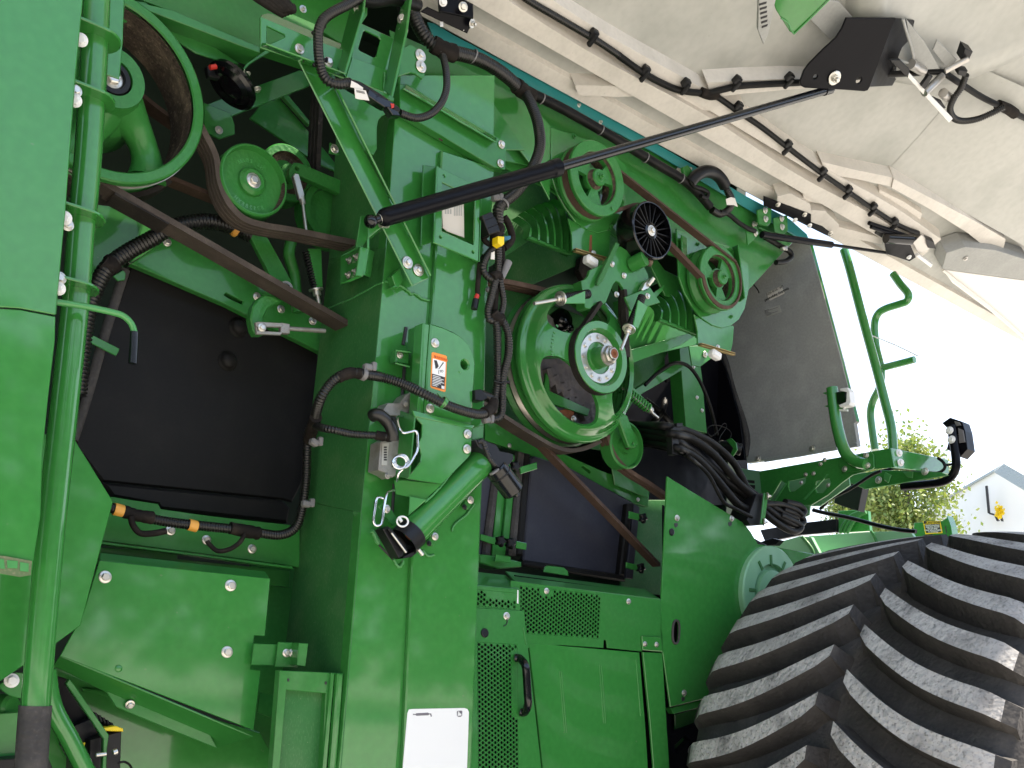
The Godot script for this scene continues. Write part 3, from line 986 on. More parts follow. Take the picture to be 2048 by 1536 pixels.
func upper_left_frame() -> void:
	# angled frame members in the top left
	plate("frame_channel", "green", [262, -8, 500, -8, 640, 52, 622, 130, 520, 96, 400, 45], -0.14, 0.03, "long green frame channel across the top")
	plate("frame_flange", "green", [258, 0, 345, 20, 520, 94, 520, 106, 320, 30, 258, 8], -0.08, 0.06)
	plate("frame_gusset", "green", [240, -4, 290, 4, 322, 24, 478, 126, 470, 132, 392, 106, 330, 66, 244, 44], -0.12, 0.004, "pointed green gusset sheet above the big pulley")
	var pl := plate("bolt_plate", "green", [244, 0, 318, 20, 316, 34, 246, 44], -0.10, 0.006)
	bl(pl, [268, 18, 279, 44], -0.098, 0.0062, 1)
	# end of the box beam in front of the pulley
	var m := Mb.new()
	facing(m, zs([173, -10, 249, -10, 246, 83, 239, 158, 204, 146, 173, 60], 0.04), 0.003)
	sheet("beam_side", "green", z3([249, -10, 0.04, 246, 83, 0.04, 239, 158, 0.04, 240, 152, 0.02, 248, 83, 0.02, 251, -10, 0.02]), 0.002)
	part(m, "hanging_plate", mats.gloss, null, "bluish green hanging plate in front of the big pulley")
	m = Mb.new()
	facing(m, zs([173, 18, 182, 12, 182, 40, 174, 40], 0.10), 0.004)
	facing(m, zs([192, 14, 198, 16, 196, 50, 190, 48], 0.11), 0.004)
	facing(m, zs([178, 12, 196, 14, 198, -6, 184, -6], 0.105), 0.012)
	rod(m, Z(170, 38, 0.11), Z(199, 46, 0.12), 0.004)
	part(m, "white_clevis", mats.white, null, "white clevis at the top of the rail")
	# sheets and shelves behind, in shade
	plate("shelf_sheet", "green", [408, 205, 462, 226, 470, 250, 470, 268, 440, 278, 410, 264], -0.22, 0.005)
	plate("back_brace", "green", [410, 210, 600, 140, 640, 160, 610, 176, 470, 230, 430, 250], -0.26, 0.006)
	plate("back_brace", "green", [500, 236, 545, 180, 650, 300, 690, 350, 640, 330], -0.36, 0.006)
	plate("back_rib", "green", [560, 186, 570, 182, 625, 248, 618, 250], -0.34, 0.012)
	plate("side_ear", "green", [661, 285, 676, 292, 679, 310, 659, 306], 0.02, 0.004)
	bl(combine.get_node("side_ear"), [669, 298], 0.021, 0.0062)
	# horn on its strap
	var hp := Z(462, 172, -0.12)
	m = Mb.new()
	var ax := (cam_right * -0.5 - cam_up * 0.87) * sin(deg_to_rad(66.0)) - cam_ahead * cos(deg_to_rad(66.0))
	lathe(m, hp, ax, [[0.0, -0.03], [0.032, -0.03], [0.045, -0.012], [0.054, -0.008], [0.055, 0.0], [0.048, 0.006], [0.044, 0.003], [0.034, 0.010], [0.026, 0.006], [0.012, 0.012], [0, 0.012]], 36)
	var horn := part(m, "horn", mats.black_gloss, null, "round black horn with a red plug")
	m = Mb.new()
	rod(m, Z(420, 135, -0.10), Z(432, 133, -0.10), 0.005)
	part(m, "horn_plug", mats.red, horn)
	m = Mb.new()
	facing(m, zs([414, 132, 445, 134, 440, 156, 418, 152], -0.12), 0.015)
	part(m, "horn_connector", mats.plastic, horn)
	m = Mb.new()
	facing(m, zs([470, 146, 484, 150, 489, 140, 500, 128, 540, 104, 534, 98, 494, 126, 482, 142, 458, 138], -0.10), 0.004)
	part(m, "horn_strap", mats.green, horn)
	bolt_at(horn, Z(494, 148, -0.10), Vector3(0.3, -1, 0.3), 0.005)
	bolt_at(horn, Z(514, 178, -0.14), Vector3(0.3, -1, 0.3), 0.006)
	var e := plate("inner_ledge", "green", [560, -6, 700, -6, 720, 60, 690, 92, 640, 60, 590, 40], -0.30, 0.02)
	bl(e, [606, 18, 438, 260], -0.2, 0.005, 1)
	# dirty rubber bundle at the top
	m = Mb.new()
	for k in 5:
		tube(m, smooth(zs([496 + k * 12, -18, 520 + k * 12, -2 + k * 1.0, 545 + k * 9, 14 + k * 0.5, 568 + k * 5, 27 - k * 2.5], -0.05 + k * 0.004), 6), 0.010, 8)
	part(m, "rubber_boot", mats.dark_belt, null, "grimy rubber boot at the top edge")

# ---------------------------------------------------------------- rear cover and rail
func build_cover_and_pipe() -> void:
	var m := Mb.new()
	facing(m, zs([-160, -60, 168, -60, 166, 0, 151, 150, 131, 425, 120, 540, 111, 629, 40, 616, -160, 604], 0.24), 0.004)
	var cov := part(m, "rear_cover", mats.gloss, null, "smooth green rear cover at the left edge")
	sheet("cover_return", "green", z3([168, -60, 0.24, 166, 0, 0.24, 151, 150, 0.24, 131, 425, 0.24, 111, 629, 0.24, 113, 629, 0.215, 133, 425, 0.215, 153, 150, 0.215, 168, 0, 0.215, 170, -60, 0.215]), 0.002, "", cov)
	m = Mb.new()
	facing(m, zs([-160, 608, 40, 619, 111, 633, 110, 680, 96, 800, 85, 910, 81, 1032, 63, 1149, 40, 1153, -160, 1132], 0.236), 0.004)
	part(m, "cover_lower_sheet", mats.gloss, cov)
	m = Mb.new()
	facing(m, zs([-40, 1108, 10, 1112, 64, 1122, 62, 1150, 40, 1154, -40, 1140], 0.2405), 0.0006)
	part(m, "mud_mark", mats.dried_mud, cov, "dried dirt along the lower lip")
	m = Mb.new()
	facing(m, zs([-6, 1117, 8, 1118, 10, 1138, -6, 1136], 0.2415), 0.0006)
	facing(m, zs([14, 1120, 36, 1122, 35, 1137, 15, 1136], 0.2415), 0.0006)
	facing(m, zs([40, 1124, 58, 1127, 57, 1144, 40, 1142], 0.2415), 0.0006)
	part(m, "worn_paint", mats.pale_green, cov)
	plate("quarter_panel", "gloss", [-160, 850, 145, 872, 226, 1003, 161, 1251, 108, 1290, -20, 1376, -160, 1480], 0.055, 0.004, "green pointed quarter panel behind the rail")
	# rail with its rubber foot and flanges
	var path := smooth(zs([194, -20, 189, 95, 177, 300, 162, 465, 148, 632, 107, 1010, 88, 1210, 71, 1414], 0.15), 6)
	m = Mb.new()
	tube(m, path, 0.0212, 24)
	var rail := part(m, "guard_rail", mats.gloss, null, "long upright green tube rail with a black rubber foot")
	m = Mb.new()
	var foot := smooth(zs([71, 1411, 66, 1475, 61, 1560], 0.15), 6)
	tube(m, foot, 0.0235, 24)
	part(m, "rubber_foot", mats.rubber, rail)
	for t in [[192, 84, 34, 40], [180, 205, 33, 40], [160, 440, 34, 40], [147, 581, 34, 40]]:
		var c := Z(t[0], t[1], 0.15)
		m = Mb.new()
		var o := PackedVector3Array()
		for k in 13:
			var a := -PI * 0.5 + PI * k / 12.0
			o.append(c + Vector3(cos(a) * 0.036, -cos(a) * 0.004, 0.006 - sin(a) * 0.040))
		o.append(c + Vector3(-0.085, 0, -0.034))
		o.append(c + Vector3(-0.085, 0, 0.046))
		slab(m, o, Vector3(0, -1, 0), 0.004)
		part(m, "rail_flange", mats.gloss, rail)
		bolt_at(rail, Z(t[0] - 30, t[1] - 4, 0.20), Vector3(-0.4, -0.3, 1), 0.007, null, "white")
	for b in [[151, 181], [134, 449], [119, 556]]:
		bolt_at(rail, Z(b[0], b[1], 0.19), Vector3(0, 0, 1), 0.0068, null, "zinc")
	var hk := Mb.new()
	tube(hk, smooth(z3([112, 604, 0.20, 166, 612, 0.20, 226, 625, 0.20, 248, 633, 0.20, 264, 650, 0.20, 270, 676, 0.20, 268, 700, 0.20]), 6), 0.0052, 12)
	var lever := part(hk, "latch_lever", mats.pale_green, null, "bent green latch lever with a black sleeve")
	hk = Mb.new()
	tube(hk, zs([269, 664, 267.5, 695, 265, 727], 0.20), 0.0068, 12)
	part(hk, "lever_sleeve", mats.black_gloss, lever)

# ---------------------------------------------------------------- the post between the bays
func build_post() -> void:
	var z := 0.05
	var xc := Z(740, 800, z).x
	# front sheets
	plate("post_front", "gloss", [796, 150, 990, 150, 985, 400, 972, 640, 968, 860, 958, 1130, 940, 1600, 672, 1600, 686, 1457, 722, 1026, 772, 493], z, 0.03, "tall green post between the two open bays")
	plate("post_outer_sheet", "gloss", [884, 300, 990, 335, 985, 400, 972, 640, 968, 860, 958, 1130, 940, 1600, 803, 1600, 806, 1536, 824, 1126, 845, 860, 866, 612], z + 0.013, 0.012, "", [], null, 0.003)
	# left (rear) face, streaked with dust
	var p := PackedVector3Array([Z(796, 150, z), Z(772, 493, z), Z(722, 1026, z), Z(672, 1600, z)])
	var b := PackedVector3Array([X(676, 200, Z(790, 240, z).x), X(657, 520, Z(772, 493, z).x), X(603, 1000, Z(722, 1026, z).x), X(541, 1540, Z(680, 1536, z).x)])
	var m := Mb.new()
	var loop := PackedVector3Array()
	for i in 3:
		facing(m, PackedVector3Array([p[i], p[i + 1], b[i + 1], b[i]]), 0.004)
	part(m, "post_side", mats.dusty_shaded, null, "shaded left face of the post, streaked with dust")
	m = Mb.new()
	facing(m, PackedVector3Array([Z(651, 541, b[1].z + 0.06), Z(770, 492, 0.052), Z(766, 540, 0.052), Z(645, 612, b[1].z + 0.06)]), 0.002)
	# weld bead wandering round the post
	bead("weld_bead", z3([770, 562, 0.053, 783, 567, 0.053, 792, 575, 0.053, 800, 572, 0.053, 818, 583, 0.053, 822, 588, 0.053, 830, 587, 0.053, 843, 597, 0.053, 860, 601, 0.053]), 0.0028)
	var wl := PackedVector3Array()
	for q in [[766, 565], [752, 570], [735, 580], [716, 590], [700, 599], [684, 605], [668, 612], [652, 618]]:
		wl.append(X(q[0], q[1], xc - 0.004))
	bead("weld_bead", wl, 0.0016)
	for q in [[[748, 571, 752, 569], "rust"]]:
		pass
	# slot lines pressed into the front
	m = Mb.new()
	rod(m, Z(812, 655, z + 0.001), Z(806, 690, z + 0.001), 0.004, 8)
	rod(m, Z(809, 726, z + 0.001), Z(803, 806, z + 0.001), 0.0035, 8)
	rod(m, Z(788, 968, z + 0.001), Z(784, 1030, z + 0.001), 0.0035, 8)
	part(m, "slot_line", mats.ink)
	bead("weld_bead", z3([744, 1062, 0.053, 752, 1076, 0.053, 758, 1088, 0.053]), 0.005)
	bead("weld_bead", z3([787, 1120, 0.053, 795, 1133, 0.053, 803, 1130, 0.053, 806, 1122, 0.053]), 0.0035)
	m = Mb.new()
	rod(m, Z(758, 1090, z + 0.001), Z(785, 1118, z + 0.001), 0.0022, 6)
	part(m, "slot_line", mats.ink)
	# inset access panel low on the left
	var fr := plate("lower_access_frame", "green", [560, 1341, 680, 1346, 690, 1347, 668, 1600, 540, 1600], 0.02, 0.02, "framed access panel low on the post's left", [[573, 1380, 652, 1387, 642, 1580, 556, 1580]])
	plate("access_recess", "dusty_shaded", [560, 1370, 660, 1372, 650, 1600, 545, 1600], 0.003, 0.003, "", [], fr)
	plate("access_rib", "gloss", [664, 1346, 671, 1346, 650, 1600, 641, 1600], 0.030, 0.010, "", [], fr, 0.003)
	plate("access_rib", "gloss", [676, 1347, 688, 1347, 670, 1600, 656, 1600], 0.040, 0.012, "", [], fr, 0.003)
	for q in [[577, 1360], [652, 1366]]:
		plate("small_hole", "ink", [q[0] - 2, q[1] - 3, q[0] + 2, q[1] - 3, q[0] + 2, q[1] + 3, q[0] - 2, q[1] + 3], 0.0212, 0.001, "", [], fr)
	plate("low_strap", "green", [520, 1384, 556, 1392, 552, 1440, 515, 1424], -0.2, 0.004)
func bead(called: String, p: PackedVector3Array, r: float, parent: Node = null) -> void:
	var q := resample(smooth(p, 6), r * 0.9)
	var rad := PackedFloat32Array()
	for i in q.size():
		q[i] += Vector3(rng.randf_range(-1, 1), rng.randf_range(-1, 1), 0) * r * 0.25
		rad.append(r * rng.randf_range(0.7, 1.1))
	var m := Mb.new()
	tube(m, q, r, 8, rad)
	part(m, called, mats.weld, parent)

func build_post_fittings() -> void:
	top_bracket()
	header_sheets()
	# diagonal channel brace, open towards the viewer
	var a0 := Z(598, 117, 0.085)
	var a1 := Z(827, 571, 0.085)
	var b0 := Z(668, 174, 0.085)
	var b1 := Z(858, 556, 0.085)
	
	var m := Mb.new()
	slab(m, zs([598, 117, 662, 145, 668, 174, 728, 300, 770, 380, 858, 556, 827, 571, 729, 380, 690, 300], 0.085), Vector3(0, 0, 1), 0.005, [disc_px(818, 534, 0.085, 0.005), disc_px(839, 547, 0.085, 0.005)])
	var br := part(m, "diagonal_brace", mats.gloss, null, "long diagonal green channel brace across the post")
	m = Mb.new()
	facing(m, PackedVector3Array([a0, a1, Z(827, 571, 0.101), Z(598, 117, 0.101)]), 0.004)
	part(m, "brace_flange", mats.gloss, br)
	m = Mb.new()
	facing(m, PackedVector3Array([Z(668, 174, 0.085), Z(858, 556, 0.085), Z(858, 553, 0.099), Z(854, 540, 0.104), Z(668, 174, 0.104)]), 0.004)
	part(m, "brace_flange", mats.gloss, br)
	bl(br, [815, 525, 837, 540], 0.087, 0.0062, 2)
	plate("brace_gusset", "green", [640, 136, 666, 146, 683, 174, 754, 217, 778, 225, 764, 232, 757, 240, 754, 256, 754, 298, 747, 310, 728, 300], 0.078, 0.004, "", [], br)
	plate("brace_shim", "green", [784, 552, 800, 536, 806, 560, 798, 574, 782, 575, 790, 570], 0.075, 0.02, "", [], br)
	# strut bracket on the post's side
	var x0 := Z(745, 480, 0.05).x
	m = Mb.new()
	facing(m, PackedVector3Array([X(681, 513, x0), X(716, 500, x0), X(736, 492, x0), X(722, 552, x0), X(680, 568, x0)]), 0.005)
	var sb := part(m, "strut_bracket", mats.green, null, "folded green bracket holding the lower end of the gas strut")
	for q in [[699, 521], [713, 514], [697, 550], [711, 543]]:
		bolt_at(sb, X(q[0], q[1], x0 - 0.002), Vector3(-1, 0, 0), 0.0048, nut_mesh, "steel")
	m = Mb.new()
	facing(m, zs([722, 431, 736, 432, 736, 476, 726, 494, 712, 496], 0.06), 0.003)
	facing(m, zs([682, 512, 712, 495, 721, 497, 700, 506], 0.04), 0.004)
	facing(m, zs([721, 493, 738, 497, 733, 530, 728, 548, 723, 553, 712, 551], 0.10), 0.004)
	facing(m, PackedVector3Array([Z(738, 497, 0.10), Z(733, 530, 0.10), Z(727, 550, 0.10), Z(742, 556, 0.04), Z(748, 503, 0.04)]), 0.003)
	facing(m, zs([682, 567, 712, 552, 724, 554, 702, 563], 0.05), 0.004)
	facing(m, PackedVector3Array([Z(736, 432, 0.12), Z(763, 452, 0.12), Z(766, 454, 0.12), Z(745, 467, 0.12), Z(737, 476, 0.12)]), 0.004)
	facing(m, z3([737, 476, 0.12, 766, 454, 0.12, 768, 456, 0.08, 742, 480, 0.08]), 0.003)
	facing(m, zs([735, 474, 740, 474, 739, 498, 735, 497], 0.11), 0.003)
	part(m, "bracket_fold", mats.green, sb)
	gas_strut()
	guard_and_actuator()

func top_bracket() -> void:
	var m := Mb.new()
	slab(m, zs([521, 34, 560, 50, 620, 76, 686, 99, 682, 128, 690, 158, 627, 131, 560, 108, 521, 95], 0.10), Vector3(0, 0, 1), 0.004, [zs([534, 52, 569, 69, 570, 74, 533, 91], 0.10)])
	var tb := part(m, "top_bracket", mats.gloss, null, "large folded green bracket at the top of the post with a square window")
	sheet("bracket_fold", "gloss", z3([521, 34, 0.10, 524, 27, 0.09, 535, 23, 0.075, 545, 25, 0.07, 694, 92, 0.07, 686, 99, 0.10]), 0.003, "", tb)
	sheet("bracket_fold", "gloss", z3([522, 94, 0.10, 690, 158, 0.10, 692, 150, 0.14, 625, 127, 0.14, 532, 88, 0.14, 523, 91, 0.125]), 0.003, "", tb)
	bl(tb, [599, 98, 657, 124], 0.102, 0.0065)
	# left upright
	var m2 := Mb.new()
	facing(m2, z3([704, 4, 0.07, 736, -6, 0.12, 735, 30, 0.14, 721, 50, 0.14, 691, 152, 0.14, 682, 140, 0.10, 686, 96, 0.08, 704, 30, 0.07]), 0.005)
	part(m2, "upright", mats.green, tb)
	bolt_at(tb, Z(718, 16, 0.105), Vector3(-0.8, 0, 0.6), 0.008)
	plate("ear", "green", [704, -4, 736, -8, 735, 30, 722, 50, 708, 32], 0.098, 0.004, "", [], tb)
	# floor with the square window
	plate("bracket_floor", "gloss", [722, 46, 791, 78, 785, 130, 779, 186, 693, 152, 706, 100], 0.085, 0.004, "", [[730, 61, 757, 74, 761, 79, 753, 112, 748, 115, 720, 101, 717, 97, 727, 63]], tb)
	plate("bracket_step", "gloss", [704, 114, 779, 141, 782, 136, 774, 188, 692, 154], 0.096, 0.010, "", [], tb)
	bead("weld_bead", zs([769, 145, 769, 160, 767, 178], 0.10), 0.002, tb)
	# right upright and its ear
	m2 = Mb.new()
	facing(m2, z3([803, 8, 0.09, 825, -4, 0.13, 825, 72, 0.15, 809, 92, 0.15, 781, 191, 0.15, 776, 186, 0.10, 790, 78, 0.09, 800, 60, 0.09]), 0.005)
	part(m2, "upright", mats.green, tb)
	bolt_at(tb, Z(805, 38, 0.11), Vector3(-0.8, 0, 0.6), 0.0075)
	bolt_at(tb, Z(806, 62, 0.11), Vector3(-0.8, 0, 0.6), 0.0075)
	var e := plate("side_plate", "green", [806, 96, 820, 88, 851, 105, 850, 150, 845, 158, 832, 148, 820, 145, 796, 153], 0.10, 0.005, "", [], tb)
	bl(tb, [841, 111, 842, 133], 0.102, 0.0062, 2)
	plate("side_lip", "green", [690, 154, 782, 190, 789, 196, 788, 203, 780, 200, 690, 162], 0.13, 0.004, "", [], tb)

func header_sheets() -> void:
	# folded header above the post front
	var h := plate("header_sheet", "green", [799, 168, 815, 168, 905, 222, 998, 276, 1013, 282, 1011, 340, 990, 335, 835, 243, 800, 222], 0.075, 0.02, "folded green header sheet bolted at the top of the post")
	sheet("header_lip", "gloss", z3([812, 169, 0.075, 994, 276, 0.075, 993, 284, 0.095, 808, 176, 0.095]), 0.003, "", h)
	bl(h, [1003, 289, 1001, 327], 0.077, 0.0062)
	bead("weld_bead", zs([835, 244, 880, 272, 935, 303, 985, 333], 0.066), 0.0016, h)
	plate("header_back", "green", [780, 60, 860, 96, 950, 150, 1050, 300, 985, 300, 800, 180], -0.03, 0.004, "dark green sheet behind the header")
	# raised frame with a white rating plate behind it
	var f := plate("rating_frame", "gloss", [874, 332, 961, 375, 957, 523, 867, 485], 0.115, 0.004, "raised green frame round a white rating plate", [[885, 365, 951, 397, 948, 490, 884, 462], disc_px(881, 474, 0.115, 0.003), disc_px(946, 504, 0.115, 0.003), disc_px(888, 352, 0.115, 0.003)])
	sheet("frame_return", "green", z3([874, 332, 0.114, 867, 485, 0.114, 865, 486, 0.07, 872, 333, 0.07]), 0.003, "", f)
	sheet("frame_return", "green", z3([961, 375, 0.114, 957, 523, 0.114, 951, 523, 0.065, 955, 376, 0.065]), 0.003, "", f)
	plate("frame_foot", "green", [847, 330, 872, 333, 866, 484, 842, 492], 0.072, 0.004, "", [], f)
	plate("rating_plate", "paper", [884, 412, 928, 392, 929, 475, 894, 462, 886, 455], 0.090, 0.002, "white rating plate, dirty at one corner")
	for k in 5:
		plate("faint_print", "grey_label", [908 + k * 3.4, 405 + k * 0.4, 910 + k * 3.4, 405.4 + k * 0.4, 910 + k * 3.4, 432, 908 + k * 3.4, 431], 0.0905, 0.0003, "", [], combine.get_node("rating_plate"))
	for k in 3:
		plate("faint_print", "grey_label", [890 + k * 5, 418, 893 + k * 5, 418.4, 893 + k * 5, 428, 890 + k * 5, 427.6], 0.0905, 0.0003, "", [], combine.get_node("rating_plate"))
	var m := Mb.new()
	lathe(m, Z(882, 275, 0.062), Vector3(0, 0, 1), [[0.008, 0], [0.006, 0.003], [0, 0.004]], 14, true)
	part(m, "rusty_spot", mats.chaff)

func gas_strut() -> void:
	var a := Z(748, 441, 0.14)
	var e := shield_at(1662, 178, 0.10)
	var d := (e - a).normalized()
	var mid_px := Z(1110, 343, 0.3)
	var total := a.distance_to(e)
	# the sleeve ends where the photo shows the step, found along the strut's own line
	var t0 := 0.0
	var t1 := 1.0
	for k in 40:
		var t := (t0 + t1) * 0.5
		if project(a.lerp(e, t)).x < 1112.0:
			t0 = t
		else:
			t1 = t
	var s := a.lerp(e, t0)
	var m := Mb.new()
	lathe(m, a, d, [[0, 0.012], [0.012, 0.014], [0.0165, 0.02], [0.0178, 0.026]], 24)
	lathe(m, a, d, [[0.0178, 0.026], [0.0178, a.distance_to(s) - 0.02]], 28, true)
	lathe(m, s, d, [[0.0178, -0.02], [0.0186, -0.016], [0.0195, -0.012], [0.0195, 0.008], [0.016, 0.010], [0.012, 0.006], [0.010, -0.01]], 28)
	var g := part(m, "gas_strut", mats.black_paint, null, "long black gas strut holding the shield open")
	m = Mb.new()
	lathe(m, s, d, [[0.0105, 0.0], [0.0105, e.distance_to(s) - 0.03], [0.0125, e.distance_to(s) - 0.03], [0.0125, e.distance_to(s)]], 24)
	part(m, "strut_rod", mats.black_gloss, g)
	m = Mb.new()
	lathe(m, a - d * 0.008, Vector3(-0.5, -0.3, 1), [[0, -0.014], [0.009, -0.012], [0.013, -0.004], [0.0135, 0.004], [0.009, 0.013], [0, 0.015]], 20, true)
	rod(m, a, a + d * 0.03, 0.0085)
	part(m, "ball_socket", mats.black_gloss, g)
	m = Mb.new()
	lathe(m, a + d * 0.013, d, [[0.0092, 0], [0.0100, 0.001], [0.0092, 0.003]], 20)
	rod(m, Z(761, 450, 0.13), Z(775, 451, 0.12), 0.006, 6)
	part(m, "ball_nut", mats.zinc, g)
func project(p: Vector3) -> Vector2:
	var v := p - eye
	var z := v.dot(cam_ahead)
	return Vector2(1024.0 + FOCAL * v.dot(cam_right) / z, 1147.0 - FOCAL * v.dot(cam_up) / z)

func guard_and_actuator() -> void:
	# raised guard with the warning plate
	var g := plate("belt_guard", "gloss", [862, 647, 885, 654, 908, 664, 924, 674, 937, 687, 945, 702, 949, 716, 951, 730, 948, 770, 943, 862, 849, 838, 855, 740], 0.135, 0.03, "rounded raised green guard cover carrying the warning plate", [disc_px(930, 729, 0.135, 0.0095, 20)], null, 0.003)
	var m := Mb.new()
	facing(m, zs([846, 646, 859, 649, 852, 740, 846, 835, 834, 830, 840, 740], 0.13), 0.03)
	part(m, "guard_step", mats.gloss, g)
	sheet("guard_side", "green", z3([846, 646, 0.13, 834, 830, 0.13, 808, 826, 0.063, 813, 658, 0.063]), 0.004, "", g)
	bl(g, [870, 686, 860, 817], 0.136, 0.0066)
	m = Mb.new()
	lathe(m, Z(919, 744, 0.135), Vector3(0, 0, 1), [[0.003, 0], [0.002, 0.0015], [0, 0.002]], 12, true)
	part(m, "rivet", mats.pale_green, g)
	var c := plate("guard_clip", "green", [792, 699, 819, 702, 817, 728, 791, 724], 0.085, 0.02, "small green clip beside the guard")
	bl(c, [800, 710], 0.086, 0.0052)
	sheet("clip_lip", "green", z3([792, 699, 0.085, 820, 700, 0.085, 822, 703, 0.105, 792, 697, 0.105]), 0.003, "", c)
	sheet("clip_lip", "green", z3([791, 724, 0.085, 817, 728, 0.085, 820, 732, 0.105, 791, 722, 0.105]), 0.003, "", c)
	# actuator bracket
	var b := plate("actuator_bracket", "gloss", [829, 832, 944, 856, 943, 906, 936, 916, 884, 968, 815, 957, 841, 924, 843, 910, 838, 886, 844, 873, 845, 849], 0.145, 0.004, "green bracket plate above the diagonal cylinder")
	sheet("bracket_rib", "gloss", z3([825, 820, 0.145, 830, 833, 0.147, 944, 857, 0.147, 950, 851, 0.145]), 0.004, "", b)
	sheet("bracket_side", "green", z3([829, 832, 0.144, 845, 849, 0.144, 844, 873, 0.144, 838, 886, 0.144, 843, 910, 0.144, 841, 924, 0.144, 815, 957, 0.144, 802, 955, 0.085, 806, 900, 0.085, 805, 860, 0.085, 812, 824, 0.085]), 0.003, "", b)
	plate("bracket_tail", "gloss", [944, 856, 968, 849, 967, 876, 943, 880], 0.12, 0.004, "", [], b)
	sheet("bracket_ledge", "gloss", z3([788, 961, 0.10, 815, 957, 0.145, 884, 968, 0.145, 854, 1000, 0.15, 794, 987, 0.12]), 0.004, "", b)
	sheet("bracket_web", "pale_green", z3([819, 992, 0.12, 853, 999, 0.14, 817, 1031, 0.12]), 0.004, "", b)
	bl(b, [935, 868, 934, 898], 0.147, 0.0066)
	bead("weld_bead", zs([940, 908, 925, 922, 905, 944, 886, 968, 866, 990, 850, 1004], 0.135), 0.0022, b)
	# diagonal tube with its black end and clips
	var a := Z(962, 924, 0.115)
	var e := Z(824, 1066, 0.115)
	var n := (a - e).normalized()
	m = Mb.new()
	lathe(m, e, n, [[0.0, 0.0], [0.031, 0.0], [0.031, a.distance_to(e) - 0.004], [0.029, a.distance_to(e)], [0, a.distance_to(e)]], 36)
	var cy := part(m, "actuator_tube", mats.gloss, null, "thick diagonal green tube with a black socket at its lower end")
	m = Mb.new()
	lathe(m, e, n, [[0.027, -0.012], [0.0335, -0.030], [0.0335, 0.002], [0.027, 0.002]], 28)
	facing(m, zs([766, 1058, 776, 1052, 812, 1090, 806, 1112, 798, 1116], 0.13), 0.03)
	facing(m, zs([776, 1058, 781, 1054, 815, 1098, 810, 1104], 0.137), 0.004)
	facing(m, zs([808, 1112, 836, 1098, 834, 1106, 824, 1114, 806, 1117], 0.13), 0.03)
	part(m, "tube_socket", mats.plastic, cy)
	m = Mb.new()
	lathe(m, e + n * 0.004, -n, [[0.012, -0.002], [0.012, 0.012], [0.009, 0.016], [0, 0.016]], 6)
	part(m, "socket_nut", mats.rust, cy)
	m = Mb.new()
	rod(m, Z(783, 1066, 0.14), Z(812, 1105, 0.14), 0.0022)
	rod(m, Z(836, 1098, 0.125), Z(845, 1110, 0.125), 0.0042)
	part(m, "socket_pin", mats.zinc, cy)
	m = Mb.new()
	tube(m, PackedVector3Array([Z(975, 944, 0.132), Z(906, 1017, 0.132), Z(838, 1088, 0.132)]), 0.0035, 8)
	part(m, "tube_seam", mats.gloss, cy)
	for q in [[941, 1000], [870, 1073]]:
		var cm := Mb.new()
		facing(cm, zs([q[0] - 14, q[1] + 10, q[0] - 4, q[1] - 14, q[0] + 8, q[1] - 14, q[0] + 9, q[1], q[0] - 4, q[1] + 20], 0.072), 0.01)
		var ck := part(cm, "tube_clip", mats.green, cy)
		bolt_at(ck, Z(q[0], q[1], 0.074), Vector3(0, 0, 1), 0.0056)
		bolt_at(ck, Z(q[0] - 12, q[1] + 14, 0.073), Vector3(0, 0, 1), 0.0040, null, "plastic")
	bead("weld_bead", zs([949, 1007, 940, 1020, 932, 1030, 908, 1050, 904, 1062], 0.066), 0.0026, cy)
	bead("weld_bead", zs([846, 1100, 856, 1112, 868, 1110], 0.066), 0.0026, cy)
	# electric motor on its right end
	m = Mb.new()
	facing(m, zs([950, 880, 966, 876, 972, 882, 993, 890, 1000, 902, 1016, 905, 1026, 908, 1028, 918, 1008, 942, 996, 934, 984, 922, 972, 904, 958, 894], 0.155), 0.045)
	var mo := part(m, "actuator_motor", mats.motor, null, "black electric motor on the end of the green tube")
	var ma := Z(990, 934, 0.135)
	var mb := Z(1028, 984, 0.135)
	m = Mb.new()
	lathe(m, ma, mb - ma, [[0.0, -0.002], [0.024, 0.0], [0.0255, 0.004], [0.0255, ma.distance_to(mb) - 0.004], [0.022, ma.distance_to(mb)], [0.008, ma.distance_to(mb) + 0.002], [0.007, ma.distance_to(mb) + 0.010], [0, ma.distance_to(mb) + 0.012]], 32)
	part(m, "motor_can", mats.black_gloss, mo)
	m = Mb.new()
	lathe(m, ma + (mb - ma) * 0.25, mb - ma, [[0.0258, 0], [0.0265, 0.001], [0.0265, 0.003], [0.0258, 0.004]], 32)
	part(m, "motor_band", mats.plastic, mo)
	m = Mb.new()
	facing(m, zs([984, 946, 998, 936, 1000, 940, 986, 950], 0.158), 0.01)
	part(m, "motor_clip", mats.grey_plastic, mo)
	loom("motor_lead", z3([956, 884, 0.165, 966, 884, 0.17, 972, 900, 0.172, 980, 918, 0.17, 990, 930, 0.165]), 0.006, "", mo)
	# cast control module
	m = Mb.new()
	facing(m, zs([762, 884, 790, 868, 803, 880, 800, 945, 785, 955, 775, 948, 757, 940], 0.095), 0.04)
	facing(m, zs([768, 818, 776, 806, 800, 806, 812, 790, 822, 784, 829, 810, 828, 820, 800, 832, 768, 830], 0.09), 0.036)
	facing(m, zs([792, 870, 800, 832, 820, 820, 806, 950, 798, 950], 0.085), 0.03)
	var mod := part(m, "control_module", mats.alloy, null, "grey cast aluminium control module with a white label")
	plate("module_label", "grey_label", [765, 887, 778, 886, 774, 931, 763, 930], 0.0965, 0.0006, "", [], mod)
	var lp := combine.get_node("control_module")
